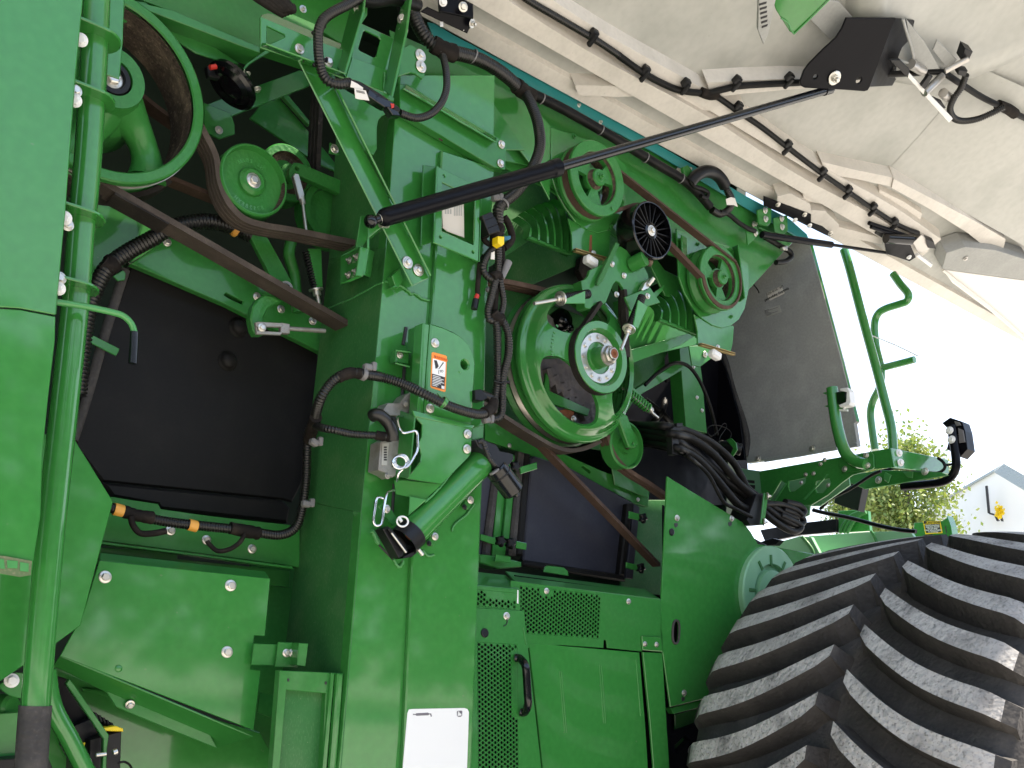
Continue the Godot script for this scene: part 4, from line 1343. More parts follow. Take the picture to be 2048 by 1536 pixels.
	for k in 6:
		plate("label_print", "ink", [768, 893 + k * 5.0, 774, 893 + k * 5.0, 773.6, 896 + k * 5.0, 767.6, 896 + k * 5.0], 0.0973, 0.0003, "", [], mod)
	bl(mod, [812, 808, 775, 952], 0.097, 0.0042, 0, "alloy")
	m = Mb.new()
	tube(m, smooth(z3([744, 832, 0.11, 752, 829, 0.12, 762, 832, 0.125, 776, 845, 0.125, 784, 862, 0.125, 785, 880, 0.12]), 6), 0.0125, 12)
	part(m, "module_plug", mats.loom, mod)
	m = Mb.new()
	facing(m, zs([768, 830, 795, 834, 797, 846, 786, 852, 770, 844], 0.12), 0.02)
	part(m, "plug_body", mats.plastic, mod)
	# bent spring wire latch
	m = Mb.new()
	var wire := z3([806, 834, 0.13, 797, 833, 0.14, 795, 840, 0.15, 798, 854, 0.16, 802, 862, 0.165, 808, 866, 0.17, 820, 864, 0.17, 829, 862, 0.17, 834, 866, 0.17, 835, 880, 0.17, 835, 898, 0.17, 828, 914, 0.17, 818, 930, 0.17, 808, 936, 0.17, 795, 937, 0.172, 786, 932, 0.174])
	tube(m, smooth(wire, 5), 0.0027, 10)
	for k in 3:
		var lp3 := PackedVector3Array()
		for i in 20:
			var an := TAU * i / 20.0
			lp3.append(Z(799 + k * 2.0 + cos(an) * 13.5, 925 - k * 1.5 + sin(an) * 12.5, 0.174 - k * 0.006))
		tube(m, lp3, 0.0026, 8, PackedFloat32Array(), true)
	tube(m, smooth(z3([806, 938, 0.15, 798, 946, 0.145, 795, 955, 0.14, 794, 962, 0.13]), 5), 0.0027, 10)
	tube(m, smooth(z3([790, 981, 0.11, 780, 983, 0.12, 773, 990, 0.13, 768, 1015, 0.135, 764, 1044, 0.135, 758, 1051, 0.135, 750, 1050, 0.135, 747, 1040, 0.135, 750, 1015, 0.135, 753, 998, 0.135, 758, 995, 0.132, 766, 997, 0.13]), 5), 0.0027, 10)
	part(m, "spring_latch", mats.chrome, null, "bright bent spring wire latch")
	m = Mb.new()
	var rp := PackedVector3Array()
	for i in 24:
		rp.append(Z(805 + cos(TAU * i / 24.0) * 11, 1043 + sin(TAU * i / 24.0) * 10, 0.152))
	tube(m, rp, 0.0020, 8, PackedFloat32Array(), true)
	rod(m, Z(798, 1034, 0.155), Z(803, 1043, 0.16), 0.0032)
	part(m, "ring_pin", mats.white, null, "ring pull pin by the lower end of the tube")
	bolt_at(combine.get_node("ring_pin"), Z(773, 1018, 0.09), Vector3(0, 0, 1), 0.006)
	plate("latch_plate", "green", [756, 1012, 772, 1002, 800, 1044, 786, 1052], 0.085, 0.004)

# ---------------------------------------------------------------- front bay: hangers, pulleys, belts, tensioners
func build_middle() -> void:
	# diagonal side sheet under the hinge line
	var s := plate("hinge_sheet", "green", [880, 64, 930, 96, 1155, 222, 1312, 304, 1450, 385, 1577, 446, 1600, 470, 1566, 505, 1488, 590, 1462, 620, 1440, 540, 1240, 480, 1100, 380, 1000, 330, 960, 240, 840, 150], -0.10, 0.005, "broad green side sheet below the shield's hinge")
	plate("hinge_strip", "teal", [856, 44, 870, 46, 908, 70, 1180, 211, 1312, 286, 1491, 391, 1580, 438, 1614, 468, 1622, 490, 1596, 474, 1500, 420, 1312, 306, 1180, 236, 900, 88, 866, 70], -0.085, 0.004, "green strip along the hinge line, sky reflection painted turquoise")
	plate("header_gusset", "gloss", [903, 117, 1060, 205, 1100, 250, 1100, 400, 1064, 332], -0.06, 0.004, "bright triangular green gusset")
	plate("gusset_back", "green", [880, 120, 903, 117, 1064, 332, 1000, 320], -0.08, 0.004)
	# deep sheets and ducts behind the pulleys; dark colours stand for shade
	plate("bay_back_upper", "dusty_shaded", [960, 300, 1110, 390, 1130, 470, 1060, 480, 970, 540], -0.22, 0.006)
	var duct := plate("cross_duct", "dusty_shaded", [1005, 510, 1160, 428, 1300, 520, 1330, 560, 1240, 600, 1180, 520, 1040, 580, 1000, 575], -0.30, 0.006, "lower edge of the cross duct, bay shade put into its green")
	plate("duct_shade", "inner_shade", [1035, 520, 1100, 492, 1170, 520, 1190, 640, 1080, 600, 1035, 560], -0.34, 0.005)
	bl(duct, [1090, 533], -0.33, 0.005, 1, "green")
	plate("bay_back_lower", "dusty_shaded", [960, 560, 1280, 560, 1340, 700, 1200, 900, 960, 860], -0.40, 0.006)
	var lobe := plate("feeder_drum_cover", "dark_belt", [1158, 540, 1162, 515, 1178, 505, 1190, 520, 1190, 560, 1170, 566], -0.28, 0.02)
	plate("lower_duct", "green", [1240, 600, 1320, 610, 1420, 660, 1390, 690, 1310, 708, 1256, 700], -0.24, 0.03, "green duct under the second louvre")
	plate("duct_face", "pale_green", [1252, 702, 1395, 662, 1396, 668, 1362, 690, 1254, 730], -0.22, 0.006)
	hanger(0, 0, 1.0)
	hanger(248, 197, 0.94)
	louvre(0.0, 0.0, "first")
	louvre(262.0, 165.0, "second")
	# flanges folded from the hinge sheet
	sheet("folded_flange", "green", z3([1099, 253, -0.06, 1099, 372, -0.06, 1112, 380, -0.10, 1112, 258, -0.10]), 0.004)
	sheet("folded_flange", "green", z3([1464, 494, -0.09, 1477, 489, -0.05, 1488, 596, -0.05, 1479, 605, -0.09]), 0.004)
	sheet("folded_flange", "green", z3([1364, 470, -0.06, 1378, 478, -0.09, 1378, 524, -0.09, 1366, 516, -0.06]), 0.004)
	# pulleys on the hangers
	var p1 := Z(1196, 356, 0.0)
	var r1 := Z(1196, 430, 0.0).distance_to(p1)
	var w1 := pulley_wheel("sheave", p1, r1, r1 * 0.30, 0.052, r1 * 0.23, [88.0, 212.0, 330.0], "upper spoked green pulley half hidden by the gas strut")
	bolt_at(w1, p1 + Vector3(0, 0, 0.008), Vector3(0, 0, 1), 0.007, nut_mesh, "cast_green")
	bolt_at(w1, p1 + Vector3(r1 * 0.55, -r1 * 0.66, 0.0), Vector3(0, 0, 1), 0.004, null, "cast_green")
	bl(w1, [1118, 318, 1146, 274, 1147, 424, 1220, 453], -0.072, 0.006, 1, "cast_green")
	var p2 := Z(1443, 555, -0.02)
	var r2 := Z(1443, 619, -0.02).distance_to(p2)
	var w2 := pulley_wheel("sheave", p2, r2, r2 * 0.30, 0.052, r2 * 0.23, [112.0, 342.0, 228.0], "lower spoked green pulley by the grey door")
	bolt_at(w2, p2 + Vector3(0, 0, 0.008), Vector3(0, 0, 1), 0.006, nut_mesh, "cast_green")
	bolt_at(w2, p2 + Vector3(-r2 * 0.1, r2 * 0.84, 0.0), Vector3(0, 0, 1), 0.004, null, "cast_green")
	bl(w2, [1393, 489, 1384, 525, 1406, 616, 1460, 634], -0.085, 0.006, 1, "cast_green")
	for w in [[p1, r1, w1], [p2, r2, w2]]:
		var m := Mb.new()
		lathe(m, w[0], Vector3(0, 0, 1), [[w[1] * 0.695, -0.003], [w[1] * 0.68, -0.012], [w[1] * 0.68, -0.05]], 48)
		lathe(m, w[0], Vector3(0, 0, 1), [[w[1] * 0.27, -0.0115], [w[1] * 0.235, -0.002], [w[1] * 0.232, 0.003]], 28)
		part(m, "chaff_ring", mats.chaff, w[2])
	# black spoked idler
	var ci := Z(1306, 460, 0.025)
	var ri := Z(1306, 517, 0.025).distance_to(ci)
	var m := Mb.new()
	lathe(m, ci, Vector3(0, 0, 1), [[ri * 0.9, -0.062], [ri * 0.985, -0.062], [ri, -0.058], [ri, -0.003], [ri - 0.003, 0], [ri * 0.93, 0], [ri * 0.915, -0.02], [ri * 0.9, -0.045], [ri * 0.3, -0.045], [ri * 0.29, -0.006], [ri * 0.2, -0.004], [ri * 0.19, -0.012], [0, -0.012]], 56)
	var idl := part(m, "ribbed_idler", mats.black_gloss, null, "black plastic idler wheel with many thin ribs")
	for k in 20:
		var a := TAU * k / 20.0 + 0.1
		m = Mb.new()
		var d := Vector3(cos(a), sin(a), 0)
		var bs := Basis(d, Vector3(0, 0, 1).cross(d), Vector3(0, 0, 1))
		box(m, ci + d * ri * 0.61 + Vector3(0, 0, -0.028), Vector3(ri * 0.66, 0.0026, 0.040), bs, 0.0008)
		part(m, "rib", mats.plastic, idl)
	bolt_at(idl, ci + Vector3(0, 0, -0.006), Vector3(0, 0, 1), 0.0072, stud_mesh)
	# belt round the two sheaves and over the idler
	var zc := -0.026
	var mb := PackedVector3Array()
	for q in [[p1, r1 * 0.93, 48.0, 306.0, 18], [ci, ri * 1.03, 118.0, 22.0, 8], [p2, r2 * 0.93, 196.0, 408.0, 16]]:
		for k in int(q[4]) + 1:
			var an := deg_to_rad(lerpf(q[2], q[3], float(k) / q[4]))
			var w: Vector3 = q[0] + Vector3(cos(an), sin(an), 0) * float(q[1])
			mb.append(Vector3(w.x, w.y, zc))
	belt("sheave_belt", "brown_belt", mb, 0.026, 0.009, 1, "brown belt linking the two spoked pulleys over the black idler", true, 1)
	# tension plate with its notch, arms and bosses
	var tp := plate("tension_plate", "green", [1176, 552, 1180, 540, 1206, 528, 1224, 506, 1240, 492, 1262, 505, 1282, 520, 1296, 548, 1300, 572, 1290, 584, 1262, 590, 1247, 600, 1246, 576, 1240, 566, 1232, 562, 1226, 570, 1212, 605, 1206, 609, 1178, 612, 1168, 560], -0.02, 0.008, "green tension plate with a V notch between the belts")
	bl(tp, [1224, 528, 1233, 589, 1248, 551, 1166, 569, 1176, 607], -0.018, 0.0055, 0)
	plate("tension_flange", "green", [1162, 562, 1176, 556, 1187, 610, 1180, 618, 1170, 616], 0.005, 0.03, "", [], tp)
	plate("dark_arm", "dusty_shaded", [1194, 570, 1197, 558, 1232, 484, 1240, 488, 1206, 562, 1198, 571], -0.005, 0.008, "", [], tp)
	m = Mb.new()
	rod(m, Z(1262, 530, -0.02), Z(1290, 516, 0.02), 0.020, 24)
	part(m, "pivot_boss", mats.cast_green, tp)
	m = Mb.new()
	rod(m, Z(1288, 522, 0.0), Z(1302, 526, 0.005), 0.010, 16)
	part(m, "rusty_end", mats.chaff, tp)
	m = Mb.new()
	facing(m, zs([1284, 578, 1290, 566, 1296, 560, 1302, 556, 1310, 556, 1308, 564, 1300, 570, 1296, 580, 1288, 586], 0.0), 0.014)
	rod(m, Z(1296, 570, 0.0), Z(1307, 556, 0.01), 0.006)
	part(m, "eye_bolt", mats.zinc, tp)
	var ap := plate("anchor_plate", "green", [1250, 594, 1300, 574, 1321, 605, 1262, 622], 0.0, 0.006, "", [], tp)
	bl(ap, [1295, 592], 0.001, 0.0055)
	plate("rear_arm", "green", [1300, 590, 1330, 570, 1326, 580, 1300, 610], -0.1, 0.006, "", [], tp)
	plate("tension_bracket", "green", [1296, 520, 1306, 508, 1330, 540, 1370, 560, 1360, 600, 1330, 590], -0.16, 0.006)
	spring_rod("spring_rod", Z(1176, 588, 0.02), Z(1121, 597, 0.03), Z(1068, 607, 0.035), 0.0115, [1129, 599, 1171, 581, 1171, 607, 1131, 607], 0.04, "spring rod pointing left over the cup pulley", true)
	spring_rod("spring_rod", Z(1284, 594, 0.03), Z(1258, 658, 0.035), Z(1242, 699, 0.040), 0.0115, [1277, 600, 1296, 613, 1276, 657, 1267, 652], 0.05, "spring rod slanting down onto the hub", true)
	spring_rod("spring_rod", Z(1244, 776, -0.12), Z(1297, 817, -0.10), Z(1316, 836, -0.095), 0.0125, [1254, 766, 1261, 768, 1298, 806, 1297, 816, 1286, 806], -0.115, "spring rod right of the cup pulley", false)
	# small lower pulley and its arm
	var c3 := Z(1255, 890, -0.10)
	var r3 := Z(1255, 938, -0.10).distance_to(c3)
	m = Mb.new()
	lathe(m, c3, Vector3(0, 0, 1), [[r3 * 0.9, -0.04], [r3, -0.04], [r3, -0.003], [r3 - 0.003, 0], [r3 * 0.90, 0], [r3 * 0.87, -0.012], [r3 * 0.34, -0.014], [r3 * 0.33, -0.002], [r3 * 0.2, -0.002], [r3 * 0.18, -0.01], [0, -0.01]], 48)
	var lo := part(m, "lower_idler", mats.cast_green, null, "flat green idler under the cup pulley")
	m = Mb.new()
	lathe(m, c3 + Vector3(0, 0, -0.009), Vector3(0, 0, 1), [[r3 * 0.19, 0.008], [r3 * 0.13, 0.004], [r3 * 0.12, 0]], 24)
	part(m, "rusty_hub", mats.chaff, lo)
	plate("idler_arm", "cast_green", [1237, 836, 1248, 826, 1256, 832, 1273, 878, 1276, 888, 1270, 896, 1258, 894], -0.075, 0.014, "cast arm across the lower idler", [disc_px(1266, 887, -0.075, 0.003)], lo, 0.003)
	# belts of the lower drive
	belt("drive_belt", "belt", zs([930, 788, 971, 818, 1020, 850, 1066, 878, 1100, 896, 1130, 903, 1160, 898, 1190, 884], -0.130), 0.05, 0.011, 4, "ribbed belt under the cup pulley", false, 6, true)
	belt("drive_belt", "brown_belt", zs([940, 548, 983, 563, 1036, 574, 1086, 586], -0.130), 0.048, 0.011, 3, "belt reaching the top of the cup pulley", false, 4)
	belt("drive_belt", "brown_belt", zs([1080, 888, 1096, 905, 1200, 1012, 1314, 1130], -0.14), 0.030, 0.012, 1, "single brown belt crossing the dark panel", false, 2, true)
	belt("drive_belt", "brown_belt", zs([1206, 842, 1206, 862, 1212, 888, 1222, 912, 1238, 932, 1262, 950, 1290, 967, 1332, 996], -0.12), 0.036, 0.010, 2, "double belt curving under the lower idler", false, 5)
	belt("drive_belt", "dark_belt", zs([1247, 545, 1246, 600, 1247, 660, 1250, 716], -0.035), 0.030, 0.010, 3, "belt rising beside the notch", false, 3)

func hanger(dx: float, dy: float, k: float) -> void:
	var z := -0.07 - (0.012 if dx > 0 else 0.0)
	var px := []
	var c := Vector2(1195, 356)
	for q in [[1100, 254], [1210, 290], [1252, 330], [1254, 380], [1245, 424], [1232, 448], [1215, 461], [1196, 466], [1176, 460], [1152, 444], [1132, 418], [1116, 390], [1105, 358]]:
		px.append(c.x + dx + (q[0] - c.x) * k)
		px.append(c.y + dy + (q[1] - c.y) * k)
	var h := plate("pulley_hanger", "gloss", px, z, 0.006, "upper pulley hanger plate" if dx == 0 else "lower pulley hanger plate")
	var t := []
	for q in [[1137, 436], [1160, 452], [1185, 463], [1218, 460], [1222, 462], [1219, 500], [1214, 520], [1180, 510], [1145, 500], [1144, 470]]:
		t.append(c.x + dx + (q[0] - c.x) * k)
		t.append(c.y + dy + (q[1] - c.y) * k)
	plate("hanger_tab", "gloss", t, z - 0.004, 0.005, "", [], h)
	var a := Z(c.x + dx + (1145 - c.x) * k, c.y + dy + (500 - c.y) * k, z)
	var b := Z(c.x + dx + (1217 - c.x) * k, c.y + dy + (521 - c.y) * k, z)
	var m := Mb.new()
	for o in [0.0, 0.006]:
		facing(m, PackedVector3Array([a + Vector3(0, -o, 0), b + Vector3(0, -o, 0), b + Vector3(0, -o - 0.001, 0.014), a + Vector3(0, -o - 0.001, 0.014)]), 0.002)
	part(m, "hanger_shim", mats.brass, h)
	m = Mb.new()
	var f := Z(c.x + dx + (1181 - c.x) * k, c.y + dy + (523 - c.y) * k, z + 0.02)
	box(m, f, Vector3(0.042, 0.024, 0.026), Basis(Vector3(0, 0, 1), -0.15), 0.006)
	part(m, "white_bumper", mats.white, h)
	bolt_at(h, Z(c.x + dx + (1187 - c.x) * k, c.y + dy + (506 - c.y) * k, z + 0.005), Vector3(0, 0, 1), 0.005)
	if dx == 0:
		plate("rust_streak", "rust", [1180, 470, 1184, 470, 1184, 504, 1178, 504], z - 0.0035, 0.0004, "", [], h)

func louvre(dx: float, dy: float, which: String) -> void:
	var top := [[1056, 446], [1069, 436], [1084, 428], [1098, 420], [1112, 416], [1128, 410], [1137, 425]]
	var bot := [[1060, 473], [1078, 480], [1096, 486], [1110, 492], [1124, 497], [1136, 503], [1144, 507]]
	var root := Mb.new()
	facing(root, zs([1057 + dx, 470 + dy, 1144 + dx, 505 + dy, 1144 + dx, 510 + dy, 1057 + dx, 476 + dy], -0.125), 0.012)
	var l := part(root, "louvre_guard", mats.green, null, which + " guard of curved green louvre bars")
	for i in 7:
		var m := Mb.new()
		var t := Z(top[i][0] + dx, top[i][1] + dy, -0.15)
		var b := Z(bot[i][0] + dx, bot[i][1] + dy, -0.12)
		var q := smooth(PackedVector3Array([t + Vector3(0, 0.03, -0.04), t, t.lerp(b, 0.55) + Vector3(-0.004, 0, 0.012), b]), 4)
		for k in q.size() - 1:
			var w := Vector3(0.0035, 0, 0)
			var d := Vector3(0.002, 0, -0.030)
			m.g = -1
			m.quad(q[k] - w, q[k + 1] - w, q[k + 1] + w, q[k] + w)
			m.quad(q[k] - w + d, q[k] - w, q[k] - w, q[k] - w + d)
			m.quad(q[k + 1] - w, q[k] - w, q[k] - w + d, q[k + 1] - w + d)
			m.quad(q[k] + w, q[k + 1] + w, q[k + 1] + w + d, q[k] + w + d)
		part(m, "louvre_bar", mats.green, l)
	plate("louvre_shelf", "pale_green", [1062 + dx, 468 + dy, 1140 + dx, 444 + dy, 1142 + dx, 500 + dy], -0.165, 0.004, "", [], l)

func spring_rod(called: String, a: Vector3, w: Vector3, tip: Vector3, r: float, wedge: Array, wz: float, label: String, boot: bool) -> void:
	var n := (tip - a).normalized()
	var m := Mb.new()
	rod(m, a, tip, 0.0045, 12)
	var root := part(m, called, mats.zinc, null, label)
	if boot:
		var q := resample(PackedVector3Array([a, w]), 0.0014)
		var rad := PackedFloat32Array()
		for i in q.size():
			rad.append(r * [1.0, 0.96, 0.82, 0.82, 0.96][i % 5])
		m = Mb.new()
		tube(m, q, r, 16, rad)
		part(m, "spring_boot", mats.plastic, root)
	else:
		coil("coil_spring", a, w, r, 11, 0.003, "cast_green", "", root)
	m = Mb.new()
	var wr := 0.0175 if boot else 0.012
	lathe(m, w, n, [[0, -0.002], [wr, -0.002], [wr, 0.002], [0.0095, 0.002]], 24)
	lathe(m, w, n, [[0.0095, 0.002], [0.0095, 0.013], [0.0075, 0.015], [0.004, 0.015]], 6)
	part(m, "washer_nut", mats.zinc, root)
	plate("wedge_bracket", "pale_green" if boot else "green", wedge, wz, 0.004, "", [], root)

# ---------------------------------------------------------------- the bell-shaped cup pulley
func build_cup_pulley() -> void:
	var c := Z(1204, 714, 0.0)           # centre of the front ring
	var rf := Z(1204, 786, 0.0).distance_to(c)
	var rr := 0.208
	# profile from the rim to the shoulder: (radius, z offset)
	var prof := [Vector2(rr, -0.090), Vector2(0.205, -0.083), Vector2(0.199, -0.079), Vector2(0.192, -0.076), Vector2(0.185, -0.067), Vector2(0.175, -0.054), Vector2(0.161, -0.044), Vector2(0.140, -0.036), Vector2(0.117, -0.030), Vector2(0.093, -0.026), Vector2(0.074, -0.023)]
	var at := func(u: float, v: float) -> Vector3:
		var f := clampf(v, 0.0, 1.0) * (prof.size() - 1)
		var i := mini(int(f), prof.size() - 2)
		var t := f - i
		var p0: Vector2 = prof[maxi(i - 1, 0)]
		var p1: Vector2 = prof[i]
		var p2: Vector2 = prof[i + 1]
		var p3: Vector2 = prof[mini(i + 2, prof.size() - 1)]
		var p := 0.5 * ((2.0 * p1) + (p2 - p0) * t + (2.0 * p0 - 5.0 * p1 + 4.0 * p2 - p3) * t * t + (3.0 * p1 - p0 - 3.0 * p2 + p3) * t * t * t)
		return c + Vector3(cos(u * TAU) * p.x, sin(u * TAU) * p.x, p.y)
	var keep := func(u: float, v: float) -> float:
		var best := 1.0
		for a in [112.0, 236.0, 354.0]:
			var da := rad_to_deg(angle_difference(deg_to_rad(a), u * TAU)) / 47.0
			var mid := 0.70 + 0.04 * (1.0 - da * da)       # the kidney bows in towards the hub at its middle
			var half := 0.245
			var dv := (v - mid) / half
			var d := pow(absf(da), 2.6) + pow(absf(dv), 2.6) - 1.0
			best = minf(best, d)
		return best
	var m := Mb.new()
	cut_shell(m, 192, 60, at, keep, 0.011)
	lathe(m, c, Vector3(0, 0, 1), [[rf * 0.8, -0.032], [rf * 0.9, -0.034], [rf * 0.91, -0.023]], 56)
	var cup := part(m, "cup_pulley", mats.gloss, null, "big bell-shaped green pulley with kidney-shaped windows")
	# rim groove behind the bell
	m = Mb.new()
	lathe(m, c, Vector3(0, 0, 1), [[rr * 0.9, -0.165], [rr * 1.0, -0.165], [rr * 1.005, -0.160], [rr * 0.955, -0.150], [rr * 0.98, -0.140], [rr * 0.945, -0.130], [rr * 0.98, -0.120], [rr * 0.955, -0.108], [rr * 1.0, -0.098], [rr * 1.0, -0.092], [rr * 0.985, -0.088]], 72)
	part(m, "rim_groove", mats.cast_green, cup)
	m = Mb.new()
	lathe(m, c, Vector3(0, 0, 1), [[rr * 0.982, -0.139], [rr * 0.947, -0.130], [rr * 0.982, -0.121]], 72)
	part(m, "polished_groove", mats.worn_steel, cup)
	# front sheave
	m = Mb.new()
	lathe(m, c, Vector3(0, 0, 1), [[rf * 0.8, -0.026], [rf, -0.026], [rf * 1.0, -0.022], [rf * 0.9, -0.015], [rf * 0.9, -0.010], [rf, -0.004], [rf, -0.0015], [rf - 0.0015, 0], [rf * 0.80, 0], [rf * 0.78, -0.003], [rf * 0.71, -0.016], [rf * 0.30, -0.017]], 56)
	var fs := part(m, "front_sheave", mats.gloss, cup)
	belt("sheave_belt", "dark_belt", _ring_belt(c, rf * 0.965, -0.0145), 0.019, 0.010, 3, "", false, 2, true, cup)
	m = Mb.new()
	lathe(m, c + Vector3(0, 0, -0.016), Vector3(0, 0, 1), [[rf * 0.69, 0], [rf * 0.69, 0.004], [rf * 0.45, 0.004], [rf * 0.45, -0.004]], 48)
	part(m, "silver_flange", mats.zinc, cup, "bright zinc flange ring with a circle of bolts")
	for k in 12:
		var a := TAU * k / 12.0 + 0.12
		bolt_at(cup, c + Vector3(cos(a) * rf * 0.585, sin(a) * rf * 0.585, -0.012), Vector3(0, 0, 1), 0.0044, null, "zinc" if k % 3 else "steel")
	m = Mb.new()
	lathe(m, c, Vector3(0, 0, 1), [[rf * 0.33, -0.020], [rf * 0.285, -0.014], [rf * 0.285, 0.020], [rf * 0.27, 0.022], [0, 0.022]], 40)
	part(m, "hub_shaft", mats.cast_green, cup)
	m = Mb.new()
	lathe(m, c, Vector3(0, 0, 1), [[rf * 0.285, 0.0215], [rf * 0.285, 0.025], [rf * 0.2, 0.026]], 32)
	lathe(m, c, Vector3(0, 0, 1), [[rf * 0.25, 0.025], [rf * 0.25, 0.035], [rf * 0.2, 0.038], [rf * 0.12, 0.038]], 6)
	lathe(m, c, Vector3(0, 0, 1), [[rf * 0.17, 0.036], [rf * 0.17, 0.043], [rf * 0.15, 0.0445], [rf * 0.13, 0.0445]], 24)
	part(m, "hub_nut", mats.worn_steel, cup)
	m = Mb.new()
	lathe(m, c, Vector3(0, 0, 1), [[rf * 0.14, 0.042], [rf * 0.13, 0.045], [rf * 0.06, 0.045], [rf * 0.04, 0.040], [0, 0.040]], 24)
	part(m, "rusty_centre", mats.rust, cup)
	arc_text(cup, "H178678 6", c + Vector3(0, 0, -0.0345), rf * 1.50, 188.0, -4.0, 0.008)
	# what shows through the windows: gearbox casting, bracket, red plate
	var g := Mb.new()
	facing(g, zs([1040, 720, 1150, 715, 1196, 780, 1192, 850, 1130, 870, 1080, 850], -0.19), 0.02)
	var gb := part(g, "gearbox", mats.housing, null, "ribbed grey gearbox casting seen through the cup's windows")
	for k in 6:
		g = Mb.new()
		facing(g, zs([1094 + k * 13, 738 + k * 15, 1104 + k * 13, 733 + k * 15, 1112 + k * 14, 768 + k * 13, 1102 + k * 14, 776 + k * 13], -0.17), 0.03)
		part(g, "casting_rib", mats.housing, gb)
	plate("gearbox_bracket", "green", [1093, 745, 1098, 756, 1100, 782, 1180, 818, 1176, 832, 1128, 815, 1076, 800, 1086, 790], -0.125, 0.008, "", [], gb)
	var rp := plate("red_plate", "rust", [1094, 828, 1130, 818, 1150, 822, 1140, 850, 1105, 838], -0.13, 0.006, "", [], gb)
	bl(rp, [1100, 831, 1122, 842, 1147, 838, 1075, 786], -0.122, 0.006)
	plate("pale_casting", "alloy", [1066, 620, 1078, 612, 1110, 640, 1130, 660, 1100, 660, 1076, 650], -0.15, 0.03, "", [], gb)
	g = Mb.new()
	lathe(g, Z(1124, 640, -0.15), Vector3(0.2, 0.3, 1), [[0.03, -0.02], [0.032, 0.01], [0.02, 0.02], [0, 0.02]], 24, true)
	lathe(g, Z(1136, 655, -0.14), Vector3(0.2, 0.3, 1), [[0.015, 0.0], [0.014, 0.01], [0, 0.014]], 18, true)
	part(g, "black_fitting", mats.black_gloss, gb)
func _ring_belt(c: Vector3, r: float, z: float) -> PackedVector3Array:
	var o := PackedVector3Array()
	o.append(Z(1199, 606, z))
	for k in 25:
		var a := deg_to_rad(128.0 + 235.0 * k / 24.0)
		o.append(c + Vector3(cos(a) * r, sin(a) * r, z))
	o.append(Z(1251, 650, z))
	o.append(Z(1246, 580, z))
	return o

# ---------------------------------------------------------------- below the front bay: dark panels, perforated guards, doors
func pp(a: Array, p: Vector3, n: Vector3) -> PackedVector3Array:
	var o := PackedVector3Array()
	for i in a.size() / 2:
		o.append(on_plane(a[2 * i], a[2 * i + 1], p, n))
	return o
# a sheet with a field of punched holes, each hole real; the field is given by two opposite corner pixels
func perforated(called: String, matn: String, outline: Array, p: Vector3, n: Vector3, fields: Array, label: String, skip: Callable) -> MeshInstance3D:
	var nn := n.normalized()
	var ax := Vector3.UP.cross(nn).normalized()
	var ay := nn.cross(ax)
	var m := Mb.new()
	var holes := []
	var w := 0.0089
	var h := 0.0106
	var r := 0.0038
	var th := 0.002
	var grid := []
	for f in fields:
		var a := on_plane(f[0], f[1], p, n)
		var b := on_plane(f[2], f[3], p, n)
		var cols := int(round(absf((b - a).dot(ax)) / w))
		var rows := int(round(absf((b - a).dot(ay)) / h))
		var o := a
		holes.append(PackedVector3Array([o, o + ax * cols * w, o + ax * cols * w - ay * (rows + 0.5) * h, o - ay * (rows + 0.5) * h]))
		grid.append([o, cols, rows])
	slab(m, pp(outline, p, n), n, 0.003, holes, 0.0008)
	m.g = -1
	for gd in grid:
		var o: Vector3 = gd[0]
		var cols: int = gd[1]
		var rows: int = gd[2]
		for i in cols:
			var low := 0.5 if i % 2 else 0.0
			var x0 := o + ax * i * w
			# the half cell left over at one end
			var y0 := o - ay * (0.0 if i % 2 else rows * h) + ax * i * w
			m.quad(y0 - ay * 0.5 * h, y0 - ay * 0.5 * h + ax * w, y0 + ax * w, y0)
			for j in rows:
				var c := x0 + ax * w * 0.5 - ay * (j + 0.5 + low) * h
				var solid: bool = skip.call(c)
				if solid:
					m.quad(c - ax * w * 0.5 - ay * h * 0.5, c + ax * w * 0.5 - ay * h * 0.5, c + ax * w * 0.5 + ay * h * 0.5, c - ax * w * 0.5 + ay * h * 0.5)
					continue
				var ns := 12
				for k in ns:
					var q := []
					for a in [TAU * k / ns, TAU * (k + 1) / ns]:
						var d := Vector2(cos(a), sin(a))
						var e := d * minf(w * 0.5 / maxf(absf(d.x), 1e-6), h * 0.5 / maxf(absf(d.y), 1e-6))
						q.append(c + ax * d.x * r + ay * d.y * r)
						q.append(c + ax * e.x + ay * e.y)
					m.quad(q[0], q[1], q[3], q[2])
					m.quad(q[2], q[2] - nn * th, q[0] - nn * th, q[0])
	return part(m, called, mats[matn], null, label)

